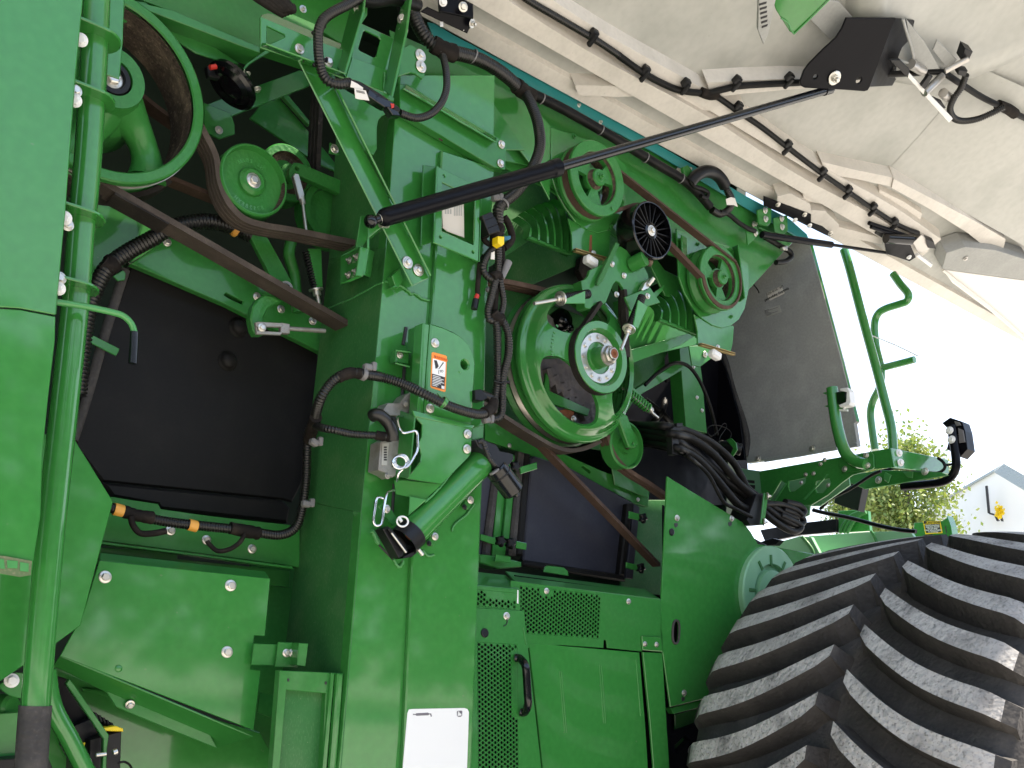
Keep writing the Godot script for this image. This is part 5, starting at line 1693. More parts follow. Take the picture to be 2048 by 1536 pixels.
func build_lower_panels() -> void:
	# dark moulded panel and its neighbours
	var np := plate("navy_access_panel", "navy_panel", [1063, 916, 1070, 912, 1140, 935, 1210, 974, 1269, 1006, 1254, 1150, 1249, 1162, 1150, 1145, 1046, 1128, 1050, 1080], -0.22, 0.012, "dark blue-grey moulded panel crossed by a brown belt", [], null, 0.004)
	plate("panel_edge", "black_panel", [1046, 1119, 1250, 1150, 1252, 1163, 1046, 1131], -0.205, 0.02, "", [], np, 0.004)
	plate("panel_edge", "black_panel", [1049, 905, 1062, 908, 1048, 1112, 1033, 1110], -0.20, 0.03, "", [], np, 0.005)
	plate("panel_edge", "black_panel", [1256, 1008, 1268, 1006, 1250, 1152, 1240, 1150], -0.20, 0.02, "", [], np, 0.004)
	plate("panel_side", "navy_panel", [1268, 1008, 1280, 1014, 1266, 1158, 1252, 1156], -0.205, 0.01, "", [], np)
	plate("navy_side_panel", "navy_panel", [955, 930, 992, 940, 966, 1112, 955, 1114], -0.18, 0.01, "narrow dark panel beside the post")
	plate("door_gasket", "rubber", [990, 938, 1004, 940, 982, 1110, 966, 1112], -0.17, 0.02, "black rubber gasket strip", [], null, 0.006)
	plate("divider_strip", "gloss", [1002, 905, 1040, 912, 1022, 1116, 984, 1112], -0.21, 0.004, "light green divider strip between the dark panels")
	plate("divider_fold", "green", [1016, 968, 1036, 972, 1024, 1080, 1006, 1076], -0.20, 0.008)
	plate("door_gasket", "rubber", [1040, 902, 1051, 905, 1034, 1112, 1020, 1110], -0.19, 0.02, "", [], null, 0.006)
	var beam := plate("lower_beam", "gloss", [970, 818, 1010, 846, 1046, 872, 1110, 900, 1200, 940, 1260, 962, 1300, 976, 1296, 1014, 1268, 1006, 1180, 960, 1064, 912, 970, 880], -0.24, 0.02, "sloping green beam above the dark panel", [[1163, 934, 1167, 932, 1182, 943, 1179, 947]])
	bl(beam, [1019, 891, 1276, 999], -0.238, 0.0042)
	plate("beam_patch", "green", [1222, 925, 1300, 962, 1296, 996, 1230, 970], -0.225, 0.004, "", [], beam)
	# star knobs with straps
	for k in [[1005, 1082, [962, 1068, 992, 1076, 990, 1090, 960, 1080]], [1025, 1086, [1034, 1082, 1054, 1086, 1053, 1100, 1032, 1096]], [1034, 932, [1040, 934, 1074, 924, 1075, 938, 1042, 948]], [1290, 1036, [1259, 1022, 1282, 1028, 1280, 1042, 1258, 1036]], [1286, 1136, [1253, 1124, 1276, 1130, 1275, 1142, 1253, 1136]]]:
		var zk := -0.15
		var s := plate("panel_strap", "gloss", k[2], zk - 0.012, 0.004, "green strap clamped by a star knob")
		var m := Mb.new()
		var o := PackedVector3Array()
		for i in 30:
			var a := TAU * i / 30.0
			o.append(Z(k[0], k[1], zk) + Vector3(cos(a), sin(a), 0) * (0.0125 + 0.003 * cos(5.0 * a)))
		slab(m, o, Vector3(0, 0, 1), 0.014, [], 0.003)
		part(m, "star_knob", mats.plastic, s)
	# dark gap with belts, then the sill
	plate("bay_shadow_sheet", "dusty_shaded", [1250, 1000, 1340, 1000, 1330, 1200, 1240, 1180], -0.36, 0.004)
	var sill := plate("sill_hook", "green", [958, 1108, 992, 1112, 1044, 1124, 1044, 1134, 1000, 1138, 960, 1126], -0.12, 0.05, "rounded green lip under the dark panels", [], null, 0.003)
	plate("sill_tab", "gloss", [992, 1109, 1022, 1114, 1022, 1126, 990, 1122], -0.10, 0.004, "", [], sill)
	# perforated guard: sloped top and front
	var z0 := 0.0
	var p := Z(1180, 1180, z0)
	var n := Vector3(0, 0, 1)
	var gap := Z(1093, 1184, z0)
	var field := [1040, 1171, 1196, 1276]
	var pg := perforated("perforated_guard", "green", [1022, 1161, 1322, 1200, 1327, 1305, 1286, 1300, 1283, 1303, 1215, 1296, 1213, 1281, 1208, 1280, 1207, 1296, 1120, 1290, 1016, 1300], p, n, [field], "green guard sheet with a field of punched holes", func(c: Vector3) -> bool: return absf(c.x - gap.x) < 0.024 and c.y > gap.y - 0.010)
	bl(pg, [1093, 1182, 1257, 1203], z0, 0.0052)
	sheet("guard_top", "green", z3([1032, 1163, -0.001, 1322, 1200, -0.001, 1290, 1178, -0.09, 1010, 1144, -0.09]), 0.003, "", pg)
	plate("guard_tab", "green", [1090, 1134, 1096, 1131, 1128, 1135, 1136, 1142, 1138, 1152, 1088, 1144], -0.09, 0.004, "", [], pg)
	plate("guard_hole_shade", "black_paint", [1030, 1150, 1322, 1190, 1320, 1320, 1040, 1300], -0.05, 0.004, "", [], pg)  # black sheet stands for the dark inside the holes
	var pl := perforated("perforated_side_guard", "green", [936, 1170, 1041, 1179, 1041, 1250, 936, 1250], Z(1000, 1190, 0.012), n, [[948, 1178, 1030, 1216]], "short perforated guard beside the post", func(c: Vector3) -> bool: return c.y > Z(1000, 1200, 0.012).y and c.x > Z(972, 1190, 0.012).x)
	sheet("guard_top", "green", z3([940, 1169, 0.011, 1041, 1179, 0.011, 1012, 1150, -0.08, 940, 1142, -0.08]), 0.003, "", pl)
	plate("guard_hole_shade", "black_paint", [935, 1165, 1041, 1175, 1046, 1230, 935, 1226], -0.02, 0.003, "", [], pl)  # black sheet in place of the shade behind these holes
	plate("chipped_corner", "white", [1035, 1180, 1037, 1180, 1037, 1208, 1034, 1206], 0.0125, 0.0005, "", [], pl)
	# perforated door, its foot swung a little outwards
	var dp := Z(1000, 1222, 0.016)
	var dn := Vector3(0, 0.10, 1)
	var door := perforated("perforated_door", "green", [930, 1215, 990, 1218, 1048, 1222, 1108, 1760, 920, 1760], dp, dn, [[955, 1284, 1036, 1640]], "perforated green door with a black pull handle", func(c: Vector3) -> bool: return c.x > on_plane(1022, 1300, dp, dn).x and c.y < on_plane(1030, 1300, dp, dn).y and c.y > on_plane(1050, 1436, dp, dn).y)
	var door_n := dn.normalized()
	bolt_at(door, on_plane(1013, 1232, dp, dn), dn, 0.0062)
	var m := Mb.new()
	var kc := on_plane(969, 1266, dp, dn)
	lathe(m, kc, dn, [[0.0105, 0], [0.0105, 0.002], [0.008, 0.0035], [0, 0.0035]], 24)
	part(m, "plug", mats.plastic, door)
	m = Mb.new()
	tube(m, smooth(PackedVector3Array([on_plane(1012, 1238, dp, dn) + dn * 0.001, on_plane(1014, 1243, dp, dn) + dn * 0.001, on_plane(1012, 1249, dp, dn) + dn * 0.001, on_plane(1007, 1252, dp, dn) + dn * 0.001]), 5), 0.0012, 6)
	part(m, "keyhole_slot", mats.ink, door)
	m = Mb.new()
	var hp := PackedVector3Array()
	for q in [[1030, 1316, 0.002], [1040, 1317, 0.012], [1050, 1330, 0.034], [1053, 1350, 0.036], [1055, 1385, 0.036], [1056, 1408, 0.034], [1050, 1424, 0.012], [1041, 1424, 0.002]]:
		hp.append(on_plane(q[0], q[1], dp + door_n * q[2], dn))
	tube(m, smooth(hp, 4), 0.0095, 12)
	part(m, "pull_handle", mats.black_gloss, door)
	for q in [[1046, 1255, 1052, 1290], [1010, 1530, 1014, 1640]]:
		m = Mb.new()
		rod(m, on_plane(q[0], q[1], dp, dn), on_plane(q[2], q[3], dp, dn), 0.002, 6)
		part(m, "pressed_line", mats.green, door)
	plate("door_hole_shade", "black_paint", [930, 1230, 1040, 1236, 1060, 1660, 930, 1660], -0.02, 0.003, "", [], door)  # black sheet stands for the shade behind the door holes
	# plain door with pressed lines
	var pn := Vector3(0, 0.07, 1)
	var ppt := Z(1170, 1295, 0.0)
	m = Mb.new()
	slab(m, pp([1058, 1287, 1120, 1291, 1279, 1305, 1290, 1440, 1303, 1640, 1096, 1640, 1078, 1460], ppt, pn), pn, 0.006)
	var pd := part(m, "lower_door", mats.gloss, null, "plain green lower door with pressed vertical lines")
	for q in [[1119, 1342, 1129, 1466], [1123, 1342, 1133, 1466], [1199, 1330, 1207, 1447], [1203, 1330, 1211, 1447], [1272, 1320, 1281, 1432]]:
		m = Mb.new()
		rod(m, on_plane(q[0], q[1], ppt, pn), on_plane(q[2], q[3], ppt, pn), 0.0014, 6)
		part(m, "pressed_line", mats.gloss, pd)
	m = Mb.new()
	slab(m, pp([1286, 1304, 1325, 1306, 1333, 1440, 1346, 1640, 1316, 1640, 1300, 1440], ppt, pn), pn, 0.006)
	part(m, "door_strip", mats.gloss, null, "narrow green strip right of the lower door")
	var tab := plate("strip_tab", "gloss", [1284, 1272, 1322, 1275, 1325, 1303, 1286, 1300], 0.006, 0.004)
	bl(tab, [1290, 1288, 1313, 1289], 0.0065, 0.0048)
	plate("door_gap_shade", "black_paint", [1050, 1270, 1340, 1290, 1350, 1700, 1040, 1700], -0.03, 0.004)  # black sheet stands for the shade in the gaps between doors

# ---------------------------------------------------------------- front end: fender, hoses, walkway, grey door
func build_right() -> void:
	var f := plate("fender", "gloss", [1335, 953, 1488, 1046, 1502, 1064, 1516, 1088, 1640, 1110, 1640, 1360, 1431, 1392, 1341, 1414, 1326, 1307, 1320, 1262], 0.0, 0.005, "large glossy green fender panel behind the tyre", [_oval(1352, 1264, 0.0, 0.0125, 0.030)])
	var m := Mb.new()
	var ov := _oval(1352, 1264, 0.002, 0.0135, 0.031)
	tube(m, ov, 0.0032, 8, PackedFloat32Array(), true)
	part(m, "oval_grommet", mats.rubber, f)
	bl(f, [1354, 1036, 1463, 1037, 1368, 1386], 0.001, 0.0058)
	for q in [[1353, 1049], [1461, 1047], [1367, 1397]]:
		plate("keyhole", "ink", [q[0] - 4, q[1] - 3, q[0] + 3, q[1] - 3, q[0] + 3, q[1] + 3, q[0] - 1, q[1] + 6, q[0] - 4, q[1] + 3], 0.001, 0.0012, "", [], f)
	m = Mb.new()
	lathe(m, Z(1343, 1064, 0.0), Vector3(0, 0, 1), [[0.010, 0], [0.010, 0.002], [0.007, 0.0035], [0, 0.0035]], 24)
	part(m, "plug", mats.plastic, f)
	plate("fender_foot", "green", [1341, 1416, 1431, 1393, 1436, 1397, 1436, 1406, 1348, 1428], -0.01, 0.02, "", [], f)
	plate("fender_under", "green", [1350, 1430, 1440, 1406, 1440, 1600, 1352, 1600], -0.08, 0.004)
	plate("step_casting", "black_paint", [1310, 1500, 1330, 1470, 1420, 1440, 1400, 1500, 1360, 1600, 1310, 1600], -0.03, 0.02, "black step casting low behind the tyre", [[1350, 1490, 1372, 1470, 1380, 1480, 1352, 1510]])
	bl(combine.get_node("step_casting"), [1384, 1502], -0.02, 0.011, 0, "steel")
	plate("fender_gap_shade", "black_paint", [1326, 1010, 1480, 1060, 1640, 1150, 1640, 1700, 1330, 1700], -0.10, 0.004)  # black sheet added as the dark behind the fender gaps
	plate("fender_edge", "green", [1322, 1255, 1330, 1150, 1338, 1100, 1336, 1262, 1330, 1300], -0.02, 0.004)
	# round cover at the axle, sun glare put into its pale colour
	var c := Z(1540, 1186, 0.008)
	var r := Z(1540, 1092, 0.008).distance_to(c)
	m = Mb.new()
	lathe(m, c, Vector3(0, 0, 1), [[r, -0.01], [r, 0.006], [r - 0.004, 0.010], [r * 0.62, 0.010], [r * 0.60, -0.004], [r * 0.50, -0.006], [r * 0.48, 0.012], [0, 0.02]], 56)
	var ac := part(m, "axle_cover", mats.sunlit_green, null, "round green axle cover beside the tyre, sun glare put into its pale colour")
	for a in [98.0, 130.0, 180.0, 205.0, 60.0]:
		m = Mb.new()
		var d := Vector3(cos(deg_to_rad(a)), sin(deg_to_rad(a)), 0)
		box(m, c + d * r * 0.70 + Vector3(0, 0, 0.0105), Vector3(r * 0.22, 0.010, 0.004), Basis(d, Vector3(0, 0, 1).cross(d), Vector3(0, 0, 1)), 0.001)
		part(m, "cover_slot", mats.dusty_shaded, ac)
	build_engine_bay()
	build_hoses()
	build_walkway()
	build_front_body()
func _oval(px: float, py: float, z: float, rx: float, ry: float) -> PackedVector3Array:
	var o := PackedVector3Array()
	for i in 28:
		var a := TAU * i / 28.0
		var e := cos(a)
		var s := sin(a)
		o.append(Z(px, py, z) + Vector3(signf(e) * pow(absf(e), 0.8) * rx, signf(s) * pow(absf(s), 0.7) * ry, 0))
	return o

func build_engine_bay() -> void:
	# dark space behind the cup pulley with posts, a cross brace and a cable
	plate("engine_wall", "black_paint", [1230, 600, 1480, 640, 1500, 1010, 1230, 1010], -0.58, 0.01)
	plate("engine_sheet", "green", [1250, 690, 1330, 680, 1330, 760, 1262, 800, 1248, 760], -0.42, 0.006, "dark green bearing sheet right of the hub", [disc_px(1269, 718, -0.42, 0.035, 20)])
	var m := Mb.new()
	lathe(m, Z(1310, 697, -0.41), Vector3(0, 0, 1), [[0.018, 0], [0.018, 0.008], [0.014, 0.016], [0, 0.018]], 24, true)
	part(m, "grey_cap", mats.grey_plastic)
	bl(combine.get_node("engine_sheet"), [1318, 679, 1284, 676], -0.415, 0.006, 0, "steel")
	plate("bay_post", "green", [1358, 684, 1372, 668, 1396, 690, 1405, 760, 1414, 866, 1372, 856, 1366, 780], -0.34, 0.05, "green upright post in the engine bay")
	var pb := plate("post_bracket", "green", [1378, 692, 1422, 690, 1424, 716, 1400, 734, 1384, 730], -0.24, 0.004, "", [], combine.get_node("bay_post"))
	bl(pb, [1410, 709], -0.238, 0.007)
	bl(combine.get_node("bay_post"), [1387, 734, 1394, 795, 1404, 821], -0.338, 0.0045)
	plate("bay_brace", "green", [1262, 784, 1360, 722, 1366, 726, 1368, 738, 1270, 796], -0.30, 0.02)
	pipe("bay_cable", "hose", z3([1290, 770, -0.26, 1320, 742, -0.25, 1350, 726, -0.24, 1376, 732, -0.23, 1396, 756, -0.23, 1412, 790, -0.24, 1424, 826, -0.26, 1434, 870, -0.28]), 0.0058)
	for q in [[1330, 700, 1350, 640], [1290, 800, 1350, 860], [1330, 760, 1420, 700], [1300, 850, 1330, 800]]:
		pipe("bay_hose", "hose", z3([q[0], q[1], -0.5, (q[0] + q[2]) * 0.5 + 8, (q[1] + q[3]) * 0.5, -0.46, q[2], q[3], -0.5]), 0.011)
	# grey swung door seen on its inside, its seal and stickers
	var x := 2.95
	var gd := plate_x("grey_door", "liner", [1405, 690, 1430, 610, 1530, 490, 1590, 455, 1617, 478, 1650, 599, 1683, 722, 1713, 842, 1708, 846, 1715, 891, 1600, 910, 1528, 921, 1494, 926, 1478, 880, 1450, 780], x, 0.02, "open door with a plain grey inner face and two stickers")
	plate_x("door_rim", "liner", [1528, 916, 1600, 905, 1712, 884, 1715, 892, 1600, 913, 1528, 924], x - 0.006, 0.006, "", [], gd)
	sheet("door_edge", "gloss", PackedVector3Array([X(1617, 478, x), X(1713, 842, x), X(1713, 842, x) + Vector3(0.01, 0, 0.006), X(1617, 478, x) + Vector3(0.01, 0, 0.006)]), 0.003, "", gd)
	blx(gd, [1516, 917, 1625, 897], x - 0.006, 0.0075)
	m = Mb.new()
	var seal := xs([1436, 690, 1450, 722, 1462, 768, 1474, 806, 1488, 848, 1494, 880, 1490, 912], x - 0.01)
	tube(m, smooth(seal, 6), 0.012, 12)
	part(m, "door_seal", mats.rubber, gd)
	plate_x("dark_inner_door", "black_paint", [1400, 690, 1432, 700, 1452, 740, 1480, 840, 1490, 920, 1440, 920, 1420, 800], x - 0.04, 0.01)
	pipe("wire_stub", "hose", PackedVector3Array([X(1506, 568, x - 0.02), X(1515, 579, x - 0.03), X(1518, 586, x - 0.02)]), 0.002)

func build_hoses() -> void:
	var hoses := [
		[[1258, 846, 1285, 850, 1320, 851, 1362, 858, 1405, 875, 1436, 895, 1466, 924, 1483, 953, 1496, 977, 1530, 1004], 0.0105, -0.02],
		[[1262, 858, 1290, 860, 1336, 866, 1374, 874, 1405, 891, 1432, 914, 1456, 942, 1476, 965, 1500, 986, 1532, 1012], 0.0115, 0.0],
		[[1264, 872, 1290, 872, 1342, 878, 1378, 896, 1405, 918, 1432, 942, 1456, 966, 1485, 985, 1522, 1010], 0.0115, -0.015],
		[[1266, 880, 1296, 884, 1346, 894, 1374, 904, 1402, 924, 1426, 950, 1456, 986, 1476, 1008, 1506, 1024], 0.0115, 0.0],
		[[1270, 890, 1302, 888, 1350, 888, 1390, 912, 1420, 942, 1450, 972, 1480, 1000, 1510, 1030], 0.010, -0.03],
		[[1290, 890, 1346, 902, 1374, 912, 1400, 932, 1421, 956, 1446, 1002, 1468, 1016, 1504, 1034], 0.0055, 0.02]]
	for h in hoses:
		var hp := PackedVector3Array()
		var hn: int = h[0].size() / 2
		for i in hn:
			hp.append(Z(h[0][2 * i], h[0][2 * i + 1], h[2] - [0.40, 0.24, 0.08][mini(i, 2)] + (0.08 if i > 1 else 0.0)))
		pipe("hydraulic_hose", "hose", hp, h[1], "black hydraulic hose sweeping down to the clamp")
	var loops := [
		[1526, 1000, 1550, 1016, 1580, 1032, 1600, 1033, 1608, 1022, 1596, 1010, 1570, 1004],
		[1528, 1012, 1552, 1030, 1580, 1046, 1598, 1050, 1607, 1042, 1596, 1030, 1566, 1018],
		[1524, 1022, 1548, 1042, 1574, 1058, 1592, 1063, 1602, 1054, 1590, 1044, 1560, 1030],
		[1530, 1008, 1560, 1008, 1590, 1018, 1604, 1030]]
	for i in loops.size():
		var l: Array = loops[i]
		pipe("hose_loop", "hose", zs(l, 0.0 + i * 0.004), 0.0105 if i < 3 else 0.008, "looped end of a hydraulic hose past the clamp")
	var m := Mb.new()
	facing(m, zs([1514, 988, 1530, 986, 1527, 1050, 1500, 1050, 1494, 1040], 0.02), 0.07)
	var cl := part(m, "hose_clamp", mats.plastic, null, "black hose clamp with a green cover strip")
	plate("clamp_strip", "gloss", [1529, 986, 1537, 990, 1529, 1050, 1522, 1047], 0.03, 0.004, "", [], cl)
	bolt_at(cl, Z(1534, 992, 0.035), Vector3(0.8, 0, 0.6), 0.0065, nut_mesh)
	bolt_at(cl, Z(1527, 1044, 0.035), Vector3(0.8, 0, 0.6), 0.0065, nut_mesh)
	m = Mb.new()
	facing(m, zs([1343, 858, 1352, 850, 1362, 853, 1356, 910, 1346, 908], 0.012), 0.02)
	facing(m, zs([1354, 846, 1366, 846, 1366, 854, 1354, 854], 0.016), 0.01)
	part(m, "hose_tie", mats.plastic, null, "black tie bundling the hoses")
	# ribbed breather with a wire loop
	m = Mb.new()
	var a := X(1440, 896, 2.6)
	var q := resample(PackedVector3Array([X(1440, 892, 2.6), X(1466, 896, 2.6), X(1484, 900, 2.62)]), 0.006)
	var rad := PackedFloat32Array()
	for i in q.size():
		rad.append([0.018, 0.021][i % 2])
	tube(m, q, 0.02, 16, rad)
	part(m, "breather_hose", mats.plastic, null, "ribbed black breather hose")
	plate_x("breather_flange", "green", [1452, 880, 1462, 876, 1472, 886, 1474, 900, 1466, 912, 1460, 912, 1466, 896], 2.58, 0.004)
	m = Mb.new()
	tube(m, smooth(zs([1438, 890, 1440, 874, 1452, 856, 1452, 848, 1446, 848, 1438, 860, 1424, 872, 1416, 866, 1416, 856, 1430, 850, 1452, 856, 1462, 866, 1460, 876], -0.2), 6), 0.0014, 6)
	part(m, "wire_loop", mats.hose, null, "thin wire loop by the breather")

func build_walkway() -> void:
	var x := 2.80
	# rear structure, sunlight put into its paler colour
	plate_x("walkway_back", "sunlit_green", [1478, 936, 1520, 942, 1690, 914, 1700, 970, 1640, 1012, 1560, 1012, 1500, 990, 1478, 960], x + 0.12, 0.006, "sheet behind the walkway beam, sunlight put into its paler green")
	# truss plate with two windows
	var t := plate_x("walkway_beam", "green", [1518, 944, 1565, 934, 1680, 914, 1781, 896, 1788, 934, 1746, 938, 1704, 950, 1680, 968, 1655, 990, 1622, 1010, 1560, 1008, 1546, 1003, 1570, 966, 1562, 961, 1540, 998, 1524, 1000], x, 0.006, "green walkway beam with diagonal struts and cut-outs", [xs([1577, 962, 1612, 955, 1610, 966, 1589, 982, 1580, 983, 1576, 972], x), xs([1633, 962, 1658, 957, 1662, 966, 1645, 986, 1634, 986, 1630, 976], x)])
	blx(t, [1602, 965, 1656, 970, 1649, 920, 1641, 928, 1627, 947, 1611, 949], x, 0.005)
	sheet("strut_fold", "pale_green", xs([1546, 1002, 1570, 966, 1572, 968, 1549, 1004], x - 0.004), 0.004, "", t)
	sheet("strut_fold", "pale_green", xs([1606, 998, 1653, 948, 1656, 949, 1609, 1000], x - 0.004), 0.004, "", t)
	var gp := plate_x("rail_plate", "green", [1680, 915, 1742, 904, 1747, 910, 1748, 934, 1744, 938, 1683, 946, 1678, 930], x - 0.01, 0.006, "", [], t)
	blx(gp, [1732, 911, 1735, 931, 1689, 938], x - 0.012, 0.0065)
	# the platform's outer side, turned towards the light
	var a := X(1781, 896, x)
	var far := a + Vector3(0.36, 0, 0.075)
	var ob := X(1899, 917, far.x)
	m_sheet("walkway_side", "gloss", PackedVector3Array([a, X(1788, 934, x), X(1898, 948, far.x), X(1900, 918, far.x)]), 0.006, "bright outer side of the walkway", [])
	var ws := combine.get_node("walkway_side")
	for q in [[1798, 906], [1801, 925]]:
		bolt_at(ws, on_plane(q[0], q[1], a, (X(1788, 934, x) - a).cross(X(1900, 918, far.x) - a)), Vector3(-0.3, 0, 1), 0.008, null, "white")
	# parts under the platform
	plate_x("walkway_under", "green", [1690, 952, 1760, 940, 1880, 944, 1896, 950, 1728, 978, 1700, 966], x + 0.2, 0.01, "dark green beam under the walkway")
	blx(combine.get_node("walkway_under"), [1757, 960, 1850, 943], x + 0.19, 0.008)
	plate_x("under_lug", "pale_green", [1770, 944, 1782, 950, 1776, 966, 1766, 958], x + 0.19, 0.006)
	plate_x("under_lug", "pale_green", [1806, 944, 1826, 944, 1824, 956, 1814, 954], x + 0.19, 0.006)
	plate_x("cab_boot", "plastic", [1670, 990, 1700, 962, 1726, 972, 1720, 1000, 1716, 1022, 1690, 1014, 1668, 1006], x + 0.3, 0.04, "black rubber boot under the walkway")
	plate_x("hose_guide", "sunlit_green", [1548, 1006, 1620, 1012, 1618, 1030, 1600, 1038, 1570, 1020, 1548, 1020], x + 0.05, 0.006)
	# handrails
	var xr := 3.05
	pipe("handrail", "gloss", xs([1688, 500, 1700, 540, 1726, 640, 1752, 735, 1772, 812, 1779, 838, 1784, 866, 1786, 900], xr), 0.0155, "slanting green handrail against the sky", null, 6, 14)
	pipe("handrail", "gloss", xs([1786, 548, 1800, 568, 1816, 588, 1814, 602, 1800, 608, 1772, 617, 1756, 628, 1749, 650, 1752, 694, 1762, 738, 1760, 772, 1746, 802, 1741, 826, 1744, 860, 1750, 900], xr + 0.12), 0.0135, "bent green handrail against the sky", null, 6, 14)
	pipe("rail_stub", "gloss", xs([1763, 736, 1795, 728, 1829, 719], xr + 0.12), 0.0125, "short stub on the bent handrail")
	pipe("rail_wire", "white", xs([1738, 669, 1790, 690, 1836, 712], xr + 0.1), 0.002)
	# upright with the white clamp
	var xp := x - 0.02
	pipe("rail_upright", "gloss", xs([1664, 776, 1668, 815, 1674, 852, 1684, 890, 1696, 912, 1714, 924, 1732, 928], xp), 0.0185, "bent green upright with a white clamp at its head", null, 8, 18)
	var up := combine.get_node("rail_upright")
	plate_x("upright_cap", "green", [1644, 786, 1654, 783, 1684, 788, 1686, 791, 1664, 794], xp, 0.03, "", [], up)
	plate_x("upright_cap", "green", [1648, 812, 1658, 809, 1684, 812, 1686, 815, 1664, 818], xp, 0.03, "", [], up)
	plate_x("clamp_body", "black_gloss", [1672, 784, 1690, 782, 1692, 806, 1674, 808], xp - 0.01, 0.03, "", [], up)
	plate_x("white_clamp", "white", [1680, 777, 1694, 775, 1699, 782, 1701, 804, 1698, 810, 1679, 814, 1678, 810, 1692, 804, 1693, 784, 1680, 781], xp - 0.015, 0.03, "", [], up)
	var m := Mb.new()
	rod(m, X(1688, 811, xp), X(1688, 822, xp), 0.004)
	rod(m, X(1679, 820, xp), X(1696, 821, xp), 0.0032)
	part(m, "clamp_screw", mats.white, up)
	# black lamp bracket on its bent tube
	var xl := 3.05
	m = Mb.new()
	tube(m, smooth(xs([1804, 973, 1850, 969, 1884, 964, 1902, 954, 1911, 938, 1912, 920, 1908, 890, 1902, 852], xl), 6), 0.0135, 14)
	var lb := part(m, "lamp_arm", mats.black_paint, null, "bent black tube carrying a lamp bracket")
	m = Mb.new()
	slab(m, xs([1884, 846, 1900, 835, 1924, 843, 1930, 862, 1935, 898, 1920, 914, 1893, 898, 1898, 880, 1894, 856], xl + 0.02), Vector3(-1, 0, 0), 0.05, [xs([1912, 868, 1917, 868, 1917, 874, 1912, 874], xl + 0.02)])
	part(m, "lamp_bracket", mats.black_paint, lb)
	plate_x("bracket_window", "grey_plastic", [1908, 842, 1918, 844, 1922, 850, 1912, 852], xl + 0.015, 0.004, "", [], lb)
	plate_x("bracket_window", "grey_plastic", [1916, 856, 1926, 860, 1930, 884, 1918, 886], xl + 0.015, 0.004, "", [], lb)
	blx(lb, [1899, 861, 1903, 879], xl - 0.014, 0.0085, 0, "white")
	pipe("lamp_cable", "hose", xs([1876, 916, 1886, 924, 1890, 934, 1884, 942, 1872, 946, 1850, 944, 1800, 936, 1762, 942], xl - 0.03), 0.0048)
	pipe("lamp_cable", "hose", xs([1888, 928, 1896, 930, 1904, 928], xl), 0.004)
	pipe("lamp_cable", "hose", xs([1762, 942, 1740, 952, 1700, 978, 1660, 998, 1652, 1006, 1640, 1018], xl - 0.1), 0.0055)
func m_sheet(called: String, matn: String, pts: PackedVector3Array, th: float, label: String, _h: Array) -> void:
	sheet(called, matn, pts, th, label)

func build_front_body() -> void:
	# front end panels over the tyre, sun glare put into their pale colour
	var x := 3.5
	plate_x("front_hood", "sunlit_green", [1520, 1104, 1536, 1090, 1600, 1072, 1622, 1074, 1640, 1108, 1700, 1110, 1700, 1200, 1500, 1200], x, 0.02, "moulded green hood over the axle, sun glare put into its pale colour")
	plate_x("front_hood", "sunlit_green", [1616, 1072, 1740, 1064, 1820, 1062, 1840, 1092, 1856, 1110, 1850, 1200, 1640, 1200, 1640, 1104], x + 0.12, 0.02, "second green hood beside the caution post, sun glare put into its pale colour")
	pipe("hood_seam", "green", xs([1742, 1062, 1752, 1082, 1754, 1100], x + 0.11), 0.006)
	pipe("hood_seam", "dusty_shaded", xs([1604, 1074, 1622, 1096, 1628, 1112], x - 0.01), 0.008)
	plate_x("dark_shelf", "black_paint", [1520, 1060, 1600, 1046, 1672, 1038, 1672, 1064, 1600, 1070, 1530, 1084], x + 0.2, 0.02, "dark shelf behind the hoses")
	plate_x("curved_bracket", "gloss", [1676, 1022, 1712, 1020, 1736, 1022, 1738, 1044, 1740, 1062, 1676, 1066], x + 0.25, 0.02, "green bracket behind the black link")
	for k in 3:
		pipe("wheel_hose", "dusty_shaded", xs([1680 + k * 7, 1066, 1688 + k * 8, 1048, 1702 + k * 8, 1032, 1720 + k * 6, 1024], x + 0.23), 0.008)
	pipe("black_link", "black_paint", xs([1626, 1020, 1650, 1026, 1700, 1036, 1760, 1052, 1800, 1060, 1832, 1063], x - 0.3), 0.0075, "thin black link bar slanting over the tyre")
	# caution post
	var xc := 3.9
	var cp := plate_x("caution_post", "gloss", [1828, 1046, 1884, 1042, 1893, 1036, 1894, 1031, 1902, 1052, 1907, 1084, 1888, 1084, 1872, 1086, 1838, 1090, 1826, 1072], xc, 0.05, "green post with a yellow caution sign")
	plate_x("post_window", "ink", [1845, 1070, 1866, 1068, 1862, 1074, 1852, 1075], xc - 0.002, 0.004, "", [], cp)
	plate_x("post_slot", "ink", [1889, 1052, 1891, 1052, 1894, 1066, 1892, 1066], xc - 0.002, 0.004, "", [], cp)
	plate_x("post_tube", "pale_green", [1856, 1076, 1873, 1074, 1876, 1088, 1858, 1092], xc - 0.01, 0.02, "", [], cp)
	plate_x("fitting_cluster", "black_paint", [1520, 1084, 1544, 1076, 1560, 1080, 1550, 1090, 1524, 1092], 3.3, 0.03)

